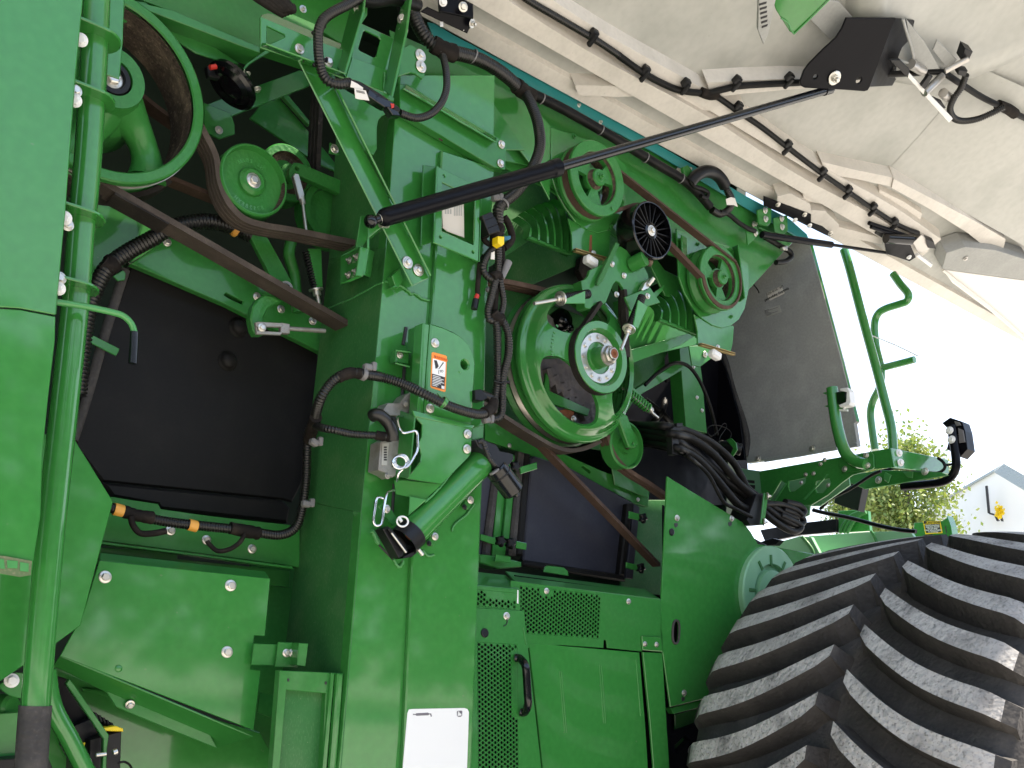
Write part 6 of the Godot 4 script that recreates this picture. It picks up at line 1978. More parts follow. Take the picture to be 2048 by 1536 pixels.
# ---------------------------------------------------------------- the lugged tyre
func build_wheel() -> void:
	var c := Vector3(2.65, 1.33, 0.0)
	var rt := 0.72
	var ra := 0.650
	var wheel := Node3D.new()
	put(wheel, "wheel", combine, "big front wheel with a deep chevron tread")
	var m := Mb.new()
	lathe(m, c, Vector3(0, 0, 1), [[0.37, 0.20], [0.40, 0.14], [0.50, 0.082], [0.58, 0.078], [0.625, 0.10], [ra - 0.010, 0.16], [ra, 0.30], [ra + 0.003, 0.515], [ra, 0.72], [ra - 0.010, 0.85], [0.625, 0.89], [0.58, 0.905], [0.50, 0.90], [0.40, 0.85], [0.37, 0.80]], 96, true)
	var tyre := part(m, "tyre", mats.rubber, wheel)
	m = Mb.new()
	lathe(m, c, Vector3(0, 0, 1), [[0.38, 0.19], [0.36, 0.29], [0.33, 0.38], [0.33, 0.68], [0.36, 0.78], [0.385, 0.82], [0.36, 0.83], [0.31, 0.70], [0.14, 0.64], [0.14, 0.70], [0, 0.70]], 64)
	part(m, "rim", mats.yellow, wheel)
	m = Mb.new()
	lathe(m, c, Vector3(0, 0, 1), [[0.0, 0.09], [0.18, 0.10], [0.30, 0.16], [0.37, 0.17], [0.386, 0.185]], 48)
	part(m, "hub_plate", mats.cast_green, wheel)
	var meshes := [_lug(rt, ra, false), _lug(rt, ra, true)]
	for side in 2:
		for k in range(-8, 11):
			var o := MeshInstance3D.new()
			o.mesh = meshes[side]
			# the lug mesh is built round the hub at angle 0; turn it about the axle
			o.transform = Transform3D(Basis(Vector3(0, 0, 1), -deg_to_rad(10.0 * k + [3.4, 8.2][side])), c)
			put(o, "lug", tyre)
func _lug(rt: float, ra: float, right: bool) -> ArrayMesh:
	var face := Mb.new()
	var wall := Mb.new()
	var st := 14
	var rows := []
	for i in st + 1:
		var t := float(i) / st         # 0 at the middle of the tread, 1 past the shoulder
		var tt := minf(t / 0.84, 1.0)
		var z := lerpf(0.490, 0.150, tt) if not right else lerpf(0.545, 0.850, tt)
		var phi := -11.6 * tt - 2.1 * sin(tt * PI)
		var r := rt - 0.026 * tt * tt
		var base := ra - 0.015 * tt
		if t > 0.84:
			var e := (t - 0.84) / 0.16
			z += (-0.058 if not right else 0.050) * e
			r = lerpf(rt - 0.026, 0.640, e)
			base = lerpf(ra - 0.015, 0.625, e)
			phi -= 0.8 * e
		var wt := 3.3 * (0.75 if i == 0 else 1.0) * (1.0 + 0.25 * tt)
		var row := []
		for q in [[phi + 0.8, base - 0.01], [phi, r], [phi - wt, r], [phi - wt - 1.3, base - 0.01]]:
			var a := deg_to_rad(q[0])
			row.append(Vector3(-cos(a) * q[1], sin(a) * q[1], z))
		rows.append(row)
	var tip := []
	for q in [1, 2]:
		tip.append(rows[0][q])
	for i in st:
		var a: Array = rows[i]
		var b: Array = rows[i + 1]
		var ms := [wall, face, wall]
		for k in 3:
			var mb: Mb = ms[k]
			mb.g = -1 if k != 1 else 2
			if i == st - 1 and k == 1:
				mb = wall
			if right:
				mb.quad(a[k + 1], a[k], b[k], b[k + 1])
			else:
				mb.quad(a[k], a[k + 1], b[k + 1], b[k])
	wall.g = -1
	var f: Array = rows[0]
	var zo := 0.02 if not right else -0.02
	var f2 := [f[0] + Vector3(0, 0, zo), f[3] + Vector3(0, 0, zo)]
	wall.quad(f2[0], f[1], f[2], f2[1])
	wall.tri(f2[0], f[0], f[1])
	wall.tri(f2[1], f[2], f[3])
	var l: Array = rows[st]
	wall.quad(l[0], l[1], l[2], l[3])
	wall.st.generate_normals()
	wall.st.set_material(mats.rubber)
	var mesh := wall.st.commit()
	face.st.generate_normals()
	face.st.set_material(mats.lug_face)
	face.st.commit(mesh)
	return mesh

# ---------------------------------------------------------------- the side shield, swung up on its hinge
const SHIELD_TILT := 27.0
var shield_n := Vector3(0, -cos(deg_to_rad(SHIELD_TILT)), sin(deg_to_rad(SHIELD_TILT)))   # its inner face looks down and out
var shield_t := Vector3(0, sin(deg_to_rad(SHIELD_TILT)), cos(deg_to_rad(SHIELD_TILT)))
func hinge0() -> Vector3:
	var h := Z(1312, 285, -0.085)
	return Vector3(0, h.y, h.z)
func shield_at(px: float, py: float, off := 0.0) -> Vector3:
	return on_plane(px, py, hinge0() + shield_n * off, shield_n)
func sp(a: Array, off := 0.0) -> PackedVector3Array:
	var o := PackedVector3Array()
	for i in a.size() / 2:
		o.append(shield_at(a[2 * i], a[2 * i + 1], off))
	return o
func sx(x: float, t: float, o := 0.0) -> Vector3:
	return hinge0() + Vector3(x, 0, 0) + shield_t * t + shield_n * o
# a pressed rib: flat top between two edges, sloping flanks down to the sheet
func rib(m: Mb, a: PackedVector3Array, b: PackedVector3Array, height: float, flank: float) -> void:
	m.g = -1
	var n := a.size()
	var rows := []
	for i in n:
		var w := (b[i] - a[i]).normalized() * flank
		rows.append([a[i] - w, a[i] + shield_n * height, b[i] + shield_n * height, b[i] + w])
	for i in n - 1:
		for k in 3:
			m.quad(rows[i][k], rows[i + 1][k], rows[i + 1][k + 1], rows[i][k + 1])
	for r in [0, n - 1]:
		m.quad(rows[r][0], rows[r][1], rows[r][2], rows[r][3])
func build_shield() -> void:
	var m := Mb.new()
	var x0 := -1.6  # unseen rearward stretch, added to darken the rear bay
	var x1 := 4.75
	slab(m, PackedVector3Array([sx(x0, -0.004), sx(x1, -0.004), sx(x1, 1.7), sx(x0, 1.7)]), shield_n, 0.03, [], 0.004)  # outer edge unseen, widened to keep sun off the tread
	var sh := part(m, "side_shield", mats.shield, null, "big off-white side shield swung up overhead, its ribbed inner face stained")
	var ribs := [[0.006, 0.045, 0.014, 0.006], [0.100, 0.146, 0.045, 0.012], [0.166, 0.200, 0.040, 0.010]]
	for r in ribs:
		m = Mb.new()
		var a := PackedVector3Array()
		var b := PackedVector3Array()
		for i in 33:
			var x := lerpf(1.1, 3.25 if r[0] > 0.05 else x1 - 0.02, i / 32.0)
			var wob: float = 0.006 * sin(x * 7.0) if r[0] > 0.05 else 0.0
			a.append(sx(x, r[0]))
			b.append(sx(x, r[1] + wob))
		rib(m, a, b, r[2], r[3])
		part(m, "stiffening_rib", mats.shield_rib_lit, sh)
	# cross ribs and facets between them
	var cross := [
		[[1405, 146, 1480, 142, 1560, 139, 1640, 140, 1720, 130], [1412, 176, 1480, 168, 1560, 161, 1640, 156, 1726, 150], 0.026, 0.012],
		[[1142, 152, 1220, 154, 1300, 158], [1150, 172, 1230, 176, 1310, 172], 0.024, 0.01],
		[[1320, 168, 1400, 182, 1480, 196], [1316, 190, 1398, 204, 1478, 214], 0.022, 0.01],
		[[1634, 306, 1700, 322, 1776, 338], [1640, 330, 1700, 340, 1772, 356], 0.026, 0.012],
		[[1776, 338, 1860, 382, 1936, 422, 2000, 460], [1772, 356, 1850, 400, 1925, 448, 1990, 500], 0.030, 0.016],
		[[1598, 368, 1650, 378, 1700, 392, 1745, 408], [1600, 386, 1650, 396, 1698, 408, 1742, 420], 0.022, 0.01],
		[[1545, 372, 1570, 366, 1610, 388], [1543, 392, 1566, 390, 1612, 408], 0.03, 0.008],
		[[1612, 400, 1640, 402, 1668, 430], [1612, 424, 1634, 432, 1664, 456], 0.03, 0.008],
		[[1650, 436, 1700, 448, 1760, 464], [1650, 452, 1700, 464, 1756, 476], 0.02, 0.008],
		[[1755, 372, 1800, 394, 1840, 420], [1752, 384, 1796, 408, 1834, 436], 0.012, 0.01]]
	for c in cross:
		m = Mb.new()
		rib(m, sp(c[0]), sp(c[1]), c[2] * 1.5, c[3])
		part(m, "stiffening_rib", mats.shield_rib_lit, sh)
	# the front end dips away along a soft crease
	m = Mb.new()
	m.g = 1
	var ca := sp([1776, 340, 1840, 270, 1900, 200, 1950, 130], 0.001)
	var cb := sp([2010, 470, 2080, 420, 2120, 330, 2150, 220], 0.05)
	for i in 3:
		m.quad(ca[i], ca[i + 1], cb[i + 1], cb[i])
	var cc := sp([2300, 640, 2340, 560, 2360, 440, 2380, 300], 0.05)
	for i in 3:
		m.quad(cb[i], cb[i + 1], cc[i + 1], cc[i])
	part(m, "front_facet", mats.shield, sh)
	# round bulge at the top right
	var dc := shield_at(2020, -130)
	var dr := shield_at(2020, 112).distance_to(dc)
	m = Mb.new()
	lathe(m, dc, shield_n, [[dr * 1.03, 0.0], [dr, 0.016], [dr * 0.97, 0.032], [dr * 0.85, 0.036], [dr * 0.80, 0.030], [dr * 0.74, 0.008], [0, 0.004]], 72, true)
	part(m, "round_bulge", mats.shield, sh, "round bulge moulded into the shield")
	m = Mb.new()
	facing(m, sp([1885, 538, 1893, 506, 1930, 494, 1990, 500, 2060, 522, 2060, 562, 1940, 546], 0.075), 0.07)
	var cap := part(m, "end_cap", mats.liner, sh, "dark end cap at the shield's front corner")
	m = Mb.new()
	facing(m, sp([1885, 539, 1940, 547, 2060, 563, 2060, 690, 1980, 622, 1905, 566], 0.06), 0.04)
	part(m, "pale_lens", mats.barn_wall, sh, "pale moulded corner below the end cap")
	m = Mb.new()
	tube(m, smooth(sp([1886, 540, 1930, 575, 1985, 618, 2060, 684], 0.07), 6), 0.005, 8)
	part(m, "lens_seam", mats.paper, sh)
	bolt_at(sh, shield_at(1931, 517, 0.078), shield_n, 0.006, null, "steel")
	hinges(sh)
	strut_bracket(sh)
	shield_cable(sh)
func hinges(sh: Node) -> void:
	var m := Mb.new()
	facing(m, z3([842, 24, 0.0, 932, 66, 0.0, 945, 40, 0.02, 946, 8, 0.04, 905, -12, 0.04, 876, -12, 0.03, 874, 22, 0.0, 852, 12, 0.0]), 0.006)
	var h := part(m, "upper_hinge", mats.black_paint, sh, "black hinge bracket at the shield's rear end")
	m = Mb.new()
	facing(m, z3([876, -12, 0.03, 946, 8, 0.05, 947, 36, 0.05, 880, 22, 0.03]), 0.005)
	part(m, "hinge_flange", mats.black_paint, h)
	bolt_at(h, Z(886, 4, 0.045), Vector3(-0.3, -0.5, 1), 0.0062, null, "white")
	bolt_at(h, Z(926, 14, 0.055), Vector3(-0.3, -0.5, 1), 0.0072)
	bolt_at(h, Z(944, 47, 0.03), Vector3(0.5, -0.5, 1), 0.006, nut_mesh)
	for q in [[884, 48], [930, 56]]:
		plate("hinge_hole", "white", [q[0] - 3, q[1] - 5, q[0] + 3, q[1] - 5, q[0] + 3, q[1] + 5, q[0] - 3, q[1] + 5], 0.008, 0.002, "", [], h)
	m = Mb.new()
	facing(m, z3([800, -10, 0.02, 830, -10, 0.02, 828, 16, 0.02, 806, 20, 0.02]), 0.02)
	part(m, "hinge_pivot", mats.plastic, h)
	bolt_at(h, Z(810, 13, 0.025), Vector3(-0.5, 0, 1), 0.0068)
	# second hinge near the front
	m = Mb.new()
	facing(m, sp([1528, 394, 1622, 430, 1622, 446, 1616, 450, 1528, 412], 0.05), 0.006)
	var h2 := part(m, "lower_hinge", mats.black_paint, sh, "black hinge bar near the shield's front")
	m = Mb.new()
	facing(m, sp([1534, 412, 1580, 430, 1670, 458, 1668, 468, 1660, 473, 1650, 470], 0.04), 0.006)
	part(m, "hinge_flange", mats.black_paint, h2)
	for q in [[1556, 409], [1609, 429], [1661, 466], [1590, 440], [1619, 451]]:
		bolt_at(h2, shield_at(q[0], q[1], 0.052), shield_n, 0.0058, null, "white" if q[0] in [1590, 1619] else "zinc")
	# brackets on the machine's sheet that take it
	for q in [[1515, 420, 1543, 413, 1543, 445, 1535, 452, 1518, 448], [1548, 436, 1575, 430, 1576, 462, 1566, 470, 1550, 464]]:
		var b := plate("hinge_bracket", "green", q, -0.06, 0.005, "small dark green hinge bracket with two bolts")
		bl(b, [q[0] + 15, q[1] + 1, q[0] + 16, q[1] + 18], -0.058, 0.0068)
	bead("weld_bead", zs([1515, 454, 1530, 460, 1548, 466], -0.09), 0.003)
	var an := plate("anchor_bracket", "green", [1493, 459, 1512, 452, 1520, 466, 1496, 490], -0.06, 0.005, "triangular green anchor of the short strut")
	bl(an, [1511, 467], -0.058, 0.0062)
	bl(combine.get_node("hinge_sheet"), [1155, 212, 1198, 246, 1291, 310, 1358, 342, 1377, 339, 1509, 449], -0.09, 0.0062, 1)
	# short strut to the front latch
	var a := Z(1522, 469, -0.05)
	var e := shield_at(1776, 506, 0.06)
	var s := a.lerp(e, 0.0)
	var t0 := 0.0
	var t1 := 1.0
	for k in 40:
		var t := (t0 + t1) * 0.5
		if project(a.lerp(e, t)).x < 1663.0:
			t0 = t
		else:
			t1 = t
	s = a.lerp(e, t0)
	m = Mb.new()
	lathe(m, a, e - a, [[0, 0], [0.0105, 0.004], [0.0105, a.distance_to(s)], [0.006, a.distance_to(s) + 0.003], [0.0052, a.distance_to(s) + 0.003], [0.0052, a.distance_to(e)]], 20)
	part(m, "short_strut", mats.black_paint, null, "short black gas strut near the shield's front")
	m = Mb.new()
	facing(m, sp([1768, 480, 1800, 472, 1822, 492, 1832, 515, 1819, 523, 1773, 508], 0.07), 0.006)
	var lt := part(m, "front_latch", mats.black_paint, sh, "black latch plate near the shield's front corner")
	bolt_at(lt, shield_at(1818, 514, 0.072), shield_n, 0.006, null, "white")
	m = Mb.new()
	rod(m, shield_at(1772, 476, 0.08), shield_at(1822, 480, 0.08), 0.017, 16)
	part(m, "latch_roller", mats.black_gloss, lt)
	m = Mb.new()
	rod(m, shield_at(1738, 446, 0.06), shield_at(1830, 478, 0.06), 0.007, 8)
	rod(m, shield_at(1742, 454, 0.07), shield_at(1800, 474, 0.07), 0.006, 8)
	part(m, "latch_rod", mats.black_paint, lt)
	m = Mb.new()
	facing(m, sp([1826, 486, 1842, 470, 1864, 482, 1858, 500, 1838, 508], 0.06), 0.03)
	part(m, "latch_block", mats.steel, lt)
	m = Mb.new()
	facing(m, sp([1832, 513, 1838, 510, 1866, 530, 1862, 536], 0.075), 0.012)
	part(m, "pale_bar", mats.barn_wall, lt)
	m = Mb.new()
	facing(m, sp([1756, 458, 1768, 466, 1764, 476, 1750, 468], 0.05), 0.01)
	facing(m, sp([1852, 478, 1868, 484, 1872, 498, 1856, 496], 0.07), 0.02)
	part(m, "latch_cover", mats.plastic, lt)

func strut_bracket(sh: Node) -> void:
	var p0 := shield_at(1693, 36, 0.07)
	var p1 := shield_at(1791, 36, 0.07)
	var p2 := shield_at(1665, 178, 0.12)
	var n := (p1 - p0).cross(p2 - p0).normalized()
	if n.dot(eye - p0) < 0:
		n = -n
	var m := Mb.new()
	var round_hole := func(px: float, py: float, r: float) -> PackedVector3Array:
		var c := on_plane(px, py, p0, n)
		var u := n.cross(Vector3.UP).normalized()
		var v := n.cross(u)
		var o := PackedVector3Array()
		for i in 14:
			o.append(c + (u * cos(TAU * i / 14.0) + v * sin(TAU * i / 14.0)) * r)
		return o
	slab(m, pp([1693, 36, 1791, 36, 1740, 174, 1736, 181, 1729, 183, 1690, 180, 1610, 176, 1602, 172, 1600, 164, 1608, 142, 1620, 126, 1648, 98, 1672, 76, 1684, 58], p0, n), n, 0.006, [round_hole.call(1631, 154, 0.0065), round_hole.call(1718, 161, 0.0085)])
	var b := part(m, "strut_bracket", mats.black_paint, sh, "large black bracket plate at the upper end of the gas strut")
	var nutc := on_plane(1668, 155, p0, n)
	bolt_at(b, nutc + n * 0.003, n, 0.0105, nut_mesh)
	m = Mb.new()
	rod(m, nutc - n * 0.05, nutc + n * 0.01, 0.006)
	part(m, "strut_pin", mats.zinc, b)
	m = Mb.new()
	facing(m, PackedVector3Array([on_plane(1791, 36, p0, n), on_plane(1740, 176, p0, n), shield_at(1780, 170, 0.03), shield_at(1824, 120, 0.01), shield_at(1830, 40, 0.0)]), 0.004)
	part(m, "bracket_side", mats.black_paint, b)
	m = Mb.new()
	facing(m, sp([1655, 0, 1678, 4, 1706, 36, 1693, 38, 1680, 70, 1660, 80, 1622, 40], 0.03), 0.01)
	part(m, "bracket_wing", mats.liner, b)
	# folded grey channel and latch beside it
	m = Mb.new()
	tube(m, smooth(sp([1806, 38, 1812, 60, 1824, 100, 1826, 122, 1816, 126, 1796, 120, 1784, 122], 0.07), 5), 0.004, 8)
	facing(m, sp([1812, 38, 1850, 84, 1880, 138, 1846, 140, 1826, 118], 0.06), 0.006)
	var ch := part(m, "latch_channel", mats.liner, sh, "folded grey channel of the rear latch")
	m = Mb.new()
	rod(m, shield_at(1822, 128, 0.08), shield_at(1846, 142, 0.06), 0.013, 16)
	rod(m, shield_at(1886, 186, 0.08), shield_at(1898, 196, 0.06), 0.013, 16)
	rod(m, shield_at(1848, 186, 0.10), shield_at(1884, 152, 0.06), 0.011, 16)
	part(m, "latch_roller", mats.steel, ch)
	m = Mb.new()
	facing(m, sp([1800, 138, 1806, 134, 1906, 238, 1898, 246], 0.10), 0.01)
	part(m, "latch_bar", mats.barn_wall, ch, "pale latch bar")
	m = Mb.new()
	facing(m, sp([1780, 120, 1800, 120, 1820, 140, 1816, 156, 1800, 140], 0.11), 0.008)
	facing(m, sp([1842, 172, 1858, 150, 1866, 154, 1850, 180], 0.11), 0.01)
	facing(m, sp([1866, 196, 1884, 204, 1892, 216, 1880, 220], 0.09), 0.01)
	part(m, "latch_cover", mats.plastic, ch)
	m = Mb.new()
	facing(m, sp([1866, 100, 1874, 80, 1914, 120, 1896, 140], 0.05), 0.004)
	part(m, "latch_ear", mats.liner, ch)
	# green fold and ribbed grey strip at the top edge
	var ga := sp([1540, -20, 1552, 20, 1580, 64, 1588, 68, 1668, -12, 1690, -40], 0.20)
	m = Mb.new()
	facing(m, ga, 0.004)
	var gf := part(m, "green_fold", mats.gloss, null, "corner of a green sheet hanging in at the top edge")
	m = Mb.new()
	tube(m, sp([1588, 68, 1630, 28, 1672, -14], 0.202), 0.002, 6)
	tube(m, smooth(sp([1562, 36, 1576, 46, 1582, 60, 1588, 68], 0.202), 4), 0.002, 6)
	part(m, "sheet_edge", mats.pale_green, gf)
	m = Mb.new()
	facing(m, sp([1518, -10, 1556, -20, 1536, 70, 1527, 89, 1516, 60], 0.24), 0.01)
	var gs := part(m, "ribbed_strip", mats.liner, null, "grey ribbed strip end at the top edge")
	m = Mb.new()
	for k in 6:
		facing(m, sp([1519 + k * 1.0, 8 + k * 9, 1534 + k * 0.4, 4 + k * 9, 1533 + k * 0.4, 8 + k * 9, 1519 + k * 1.0, 12 + k * 9], 0.242), 0.002)
	part(m, "strip_grooves", mats.ink, gs)

func shield_cable(sh: Node) -> void:
	loom("shield_loom", sp([1040, -12, 1062, 4, 1120, 38, 1188, 78, 1240, 112], 0.05), 0.0085, "corrugated loom along the shield", sh)
	var m := Mb.new()
	tube(m, smooth(sp([1236, 110, 1290, 148, 1345, 176, 1380, 184, 1420, 187], 0.05), 6), 0.0085, 12)
	part(m, "shield_cable", mats.hose, sh, "black cable clipped along the shield's rib")
	m = Mb.new()
	tube(m, smooth(sp([1418, 186, 1450, 178, 1480, 172, 1540, 168, 1600, 165, 1680, 156, 1760, 150, 1830, 146, 1880, 144, 1910, 160, 1960, 192, 2000, 212, 2070, 246], 0.05), 6), 0.0085, 12)
	part(m, "shield_cable", mats.hose, sh, "cable branch running to the rear latch")
	m = Mb.new()
	tube(m, smooth(sp([1420, 188, 1438, 196, 1475, 222, 1520, 252, 1572, 292, 1640, 344, 1700, 386, 1752, 422, 1800, 452, 1836, 466], 0.048), 6), 0.0078, 12)
	part(m, "shield_cable", mats.hose, sh, "cable branch running on to the front latch")
	m = Mb.new()
	tube(m, smooth(sp([1402, 184, 1420, 190, 1436, 188], 0.05), 4), 0.013, 10)
	tube(m, smooth(sp([1996, 210, 2016, 218, 2030, 228], 0.05), 4), 0.015, 10)
	part(m, "tape_wrap", mats.tape, sh)
	loom("shield_loom", sp([1932, 150, 1922, 176, 1908, 196, 1900, 218, 1908, 236, 1926, 242, 1955, 238, 1984, 226, 2008, 214], 0.08), 0.0095, "small loom looping by the rear latch", sh)
	m = Mb.new()
	facing(m, sp([1930, 96, 1946, 104, 1936, 124, 1922, 120], 0.07), 0.03)
	facing(m, sp([1918, 140, 1936, 142, 1930, 154, 1916, 150], 0.09), 0.02)
	part(m, "loom_connector", mats.plastic, sh)
	m = Mb.new()
	rod(m, shield_at(1890, 142, 0.08), shield_at(1936, 118, 0.08), 0.008)
	part(m, "latch_pin", mats.steel, sh)
	for q in [[1187, 68], [1291, 140], [1372, 166], [1474, 160], [1579, 154], [1477, 212], [1576, 288], [1646, 342], [1697, 378], [1747, 412], [1789, 442]]:
		m = Mb.new()
		var c := shield_at(q[0], q[1], 0.05)
		var x := Vector3(0.8, 0, 0)
		box(m, c, Vector3(0.022, 0.022, 0.018), Basis(Vector3(1, 0, 0), shield_t, shield_n), 0.003)
		box(m, shield_at(q[0] - 2, q[1] + 12, 0.056), Vector3(0.012, 0.034, 0.014), Basis(Vector3(1, 0, 0), shield_t, shield_n), 0.003)
		part(m, "cable_clip", mats.plastic, sh)

# ---------------------------------------------------------------- wiring on the machine
func tape(p: PackedVector3Array, r: float, parent: Node = null) -> void:
	var m := Mb.new()
	var q := resample(smooth(p, 6), r * 0.5)
	var rad := PackedFloat32Array()
	for i in q.size():
		rad.append(r * rng.randf_range(0.92, 1.08))
	tube(m, q, r, 10, rad)
	part(m, "tape_wrap", mats.tape, parent)
func clip(px: float, py: float, z: float, s: float, matn: String, parent: Node = null) -> void:
	var m := Mb.new()
	var c := Z(px, py, z)
	box(m, c, Vector3(0.018, 0.014, 0.016) * s, Basis(Vector3(0, 0, 1), rng.randf_range(-0.4, 0.4)), 0.003)
	box(m, c + Vector3(0.012, 0.004, 0.003) * s, Vector3(0.010, 0.018, 0.012) * s, Basis(), 0.002)
	part(m, "cable_clip", mats[matn], parent)
func build_wiring() -> void:
	# big ribbed hose across the rear bay
	var h := loom("ribbed_hose", zs([500, 470, 470, 456, 415, 443, 349, 453, 299, 480, 252, 506, 214, 536, 190, 579, 176, 620, 168, 666, 162, 720, 156, 790], -0.17), 0.0165, "thick ribbed black hose curving across the rear bay", null, 0.008)
	var m := Mb.new()
	lathe(m, Z(472, 457, -0.17), Vector3(0.9, -0.3, 0), [[0.0172, -0.006], [0.0182, -0.004], [0.0182, 0.004], [0.0172, 0.006]], 20)
	part(m, "hose_band", mats.amber, h)
	tape(zs([205, 526, 216, 533, 228, 522], -0.17), 0.018, h)
	# loom along the lower rail and over the post
	var w := loom("rail_loom", zs([206, 1012, 236, 1019, 262, 1028, 330, 1043, 386, 1050, 462, 1058, 520, 1066, 560, 1070, 590, 1056, 604, 1020, 612, 960, 614, 905, 616, 870, 626, 846], -0.14), 0.0105, "black loom along the rail below the black panel")
	for q in [[237, 1020, 14], [385, 1051, 3]]:
		m = Mb.new()
		lathe(m, Z(q[0], q[1], -0.14), Vector3(1, -0.12, 0), [[0.0115, -0.009], [0.0120, -0.008], [0.0120, 0.008], [0.0115, 0.009]], 20)
		part(m, "yellow_band", mats.amber, w)
	tape(zs([246, 1022, 270, 1030, 306, 1036], -0.14), 0.0125, w)
	tape(zs([460, 1056, 490, 1062, 518, 1067], -0.14), 0.0135, w)
	pipe("rail_lead", "tape", zs([262, 1032, 266, 1050, 280, 1066, 305, 1067, 332, 1062], -0.13), 0.0062, "", w)
	pipe("rail_lead", "tape", zs([490, 1066, 480, 1084, 460, 1098, 436, 1102, 420, 1090, 414, 1082], -0.13), 0.0048, "", w)
	clip(628, 885, 0.0, 1.0, "grey_plastic", w)
	clip(612, 1008, -0.08, 1.0, "grey_plastic", w)
	var x0 := z3([622, 868, -0.08, 628, 846, 0.0, 640, 800, 0.06, 664, 764, 0.08, 696, 746, 0.09, 730, 749, 0.10, 766, 755, 0.10, 809, 769, 0.125, 849, 788, 0.155, 898, 812, 0.165, 942, 826, 0.165, 965, 828, 0.16, 981, 818, 0.15, 988, 806, 0.14, 984, 798, 0.135, 975, 794, 0.135, 962, 789, 0.135])
	var pl := loom("post_loom", x0, 0.0105, "corrugated loom crossing the post in front of the guard")
	tape(z3([618, 880, -0.09, 624, 860, -0.03, 632, 834, 0.03], ), 0.0125, pl)
	tape(z3([676, 756, 0.085, 700, 746, 0.092, 724, 748, 0.098]), 0.0112, pl)
	tape(z3([968, 826, 0.16, 984, 815, 0.148, 987, 803, 0.14]), 0.0118, pl)
	loom("post_loom", z3([628, 850, 0.0, 646, 856, 0.06, 668, 860, 0.085, 706, 868, 0.095, 752, 871, 0.11, 776, 874, 0.12], ), 0.0082, "", pl)
	tape(z3([752, 870, 0.11, 766, 873, 0.115, 784, 874, 0.12]), 0.0095, pl)
	clip(735, 735, 0.10, 1.0, "grey_plastic", pl)
	m = Mb.new()
	lathe(m, Z(727, 749, 0.098), Vector3(1, -0.1, 0), [[0.0112, -0.005], [0.0125, -0.004], [0.0125, 0.004], [0.0112, 0.005]], 18)
	part(m, "clip_ring", mats.grey_plastic, pl)
	m = Mb.new()
	lathe(m, Z(886, 805, 0.162), Vector3(0.85, -0.45, 0), [[0.0112, -0.005], [0.0128, -0.004], [0.0128, 0.004], [0.0112, 0.005]], 18)
	facing(m, zs([876, 786, 880, 788, 892, 800, 886, 806], 0.165), 0.004)
	part(m, "green_clip", mats.gloss, pl)
	m = Mb.new()
	facing(m, zs([950, 780, 962, 778, 972, 786, 976, 796, 966, 802, 951, 800], 0.145), 0.024)
	part(m, "loom_plug", mats.plastic, pl)
	# loom at the top bracket with its tags and connectors
	var tl := loom("bracket_loom", z3([720, -6, 0.13, 698, 8, 0.14, 670, 22, 0.15, 648, 38, 0.15, 638, 58, 0.15, 636, 80, 0.15, 638, 116, 0.15, 645, 146, 0.15, 658, 163, 0.155, 678, 168, 0.16, 700, 166, 0.16]), 0.0098, "corrugated loom hanging on the top bracket")
	for q in [[628, 66], [630, 130], [646, 120], [642, 52]]:
		clip(q[0], q[1], 0.14, 0.55, "plastic", tl)
	m = Mb.new()
	tube(m, smooth(z3([690, 166, 0.16, 715, 172, 0.165, 740, 186, 0.165, 765, 202, 0.165, 795, 224, 0.165]), 5), 0.0088, 8)
	part(m, "connector_run", mats.plastic, tl)
	for q in [[738, 178, 757, 192, 752, 202, 735, 190], [752, 190, 786, 204, 790, 216, 770, 214, 752, 202], [774, 212, 796, 222, 802, 232, 786, 230]]:
		m = Mb.new()
		facing(m, zs(q, 0.176), 0.018)
		part(m, "connector_body", mats.black_gloss, tl)
	m = Mb.new()
	facing(m, zs([782, 206, 789, 207, 789, 214, 784, 216], 0.178), 0.006)
	part(m, "red_latch", mats.red, tl)
	m = Mb.new()
	facing(m, zs([703, 161, 727, 173, 726, 180, 701, 174], 0.173), 0.001)
	facing(m, zs([709, 176, 732, 181, 739, 201, 716, 198, 711, 196], 0.176), 0.001)
	var tg := part(m, "paper_tag", mats.paper, tl, "white paper tags with bar codes")
	for k in 7:
		plate("bar_print", "ink", [713 + k * 2.4, 179.5 + k * 0.5, 714.2 + k * 2.4, 179.7 + k * 0.5, 715.2 + k * 2.4, 184.7 + k * 0.5, 714 + k * 2.4, 184.5 + k * 0.5], 0.1768, 0.0003, "", [], tl)
	loom("bracket_loom", z3([800, 226, 0.165, 832, 236, 0.165, 861, 228, 0.16, 883, 205, 0.15, 893, 176, 0.14, 892, 140, 0.12, 886, 112, 0.09]), 0.0078, "", tl)
	pipe("top_hose", "hose", z3([690, -14, 0.12, 740, 2, 0.11, 790, -2, 0.10, 836, 10, 0.08], ), 0.013, "", tl)
	# main loom along the hinge sheet
	var ml := loom("hinge_loom", z3([828, 30, 0.02, 840, 58, 0.03, 858, 82, 0.04, 884, 100, 0.045, 920, 108, 0.04, 960, 120, 0.03, 1000, 143, 0.02, 1030, 168, 0.0, 1050, 188, -0.02]), 0.0155, "thick corrugated loom along the hinge line", null, 0.0072)
	tape(z3([866, 88, 0.042, 890, 102, 0.045, 906, 106, 0.043]), 0.0195, ml)
	tape(z3([1032, 170, 0.0, 1048, 184, -0.015, 1062, 192, -0.03]), 0.019, ml)
	m = Mb.new()
	tube(m, smooth(zs([1056, 184, 1115, 212, 1180, 248, 1250, 289, 1310, 326, 1365, 359, 1398, 388, 1420, 414], -0.06), 6), 0.0128, 14)
	part(m, "taped_cable", mats.hose, ml, "smooth black cable clipped under the turquoise strip")
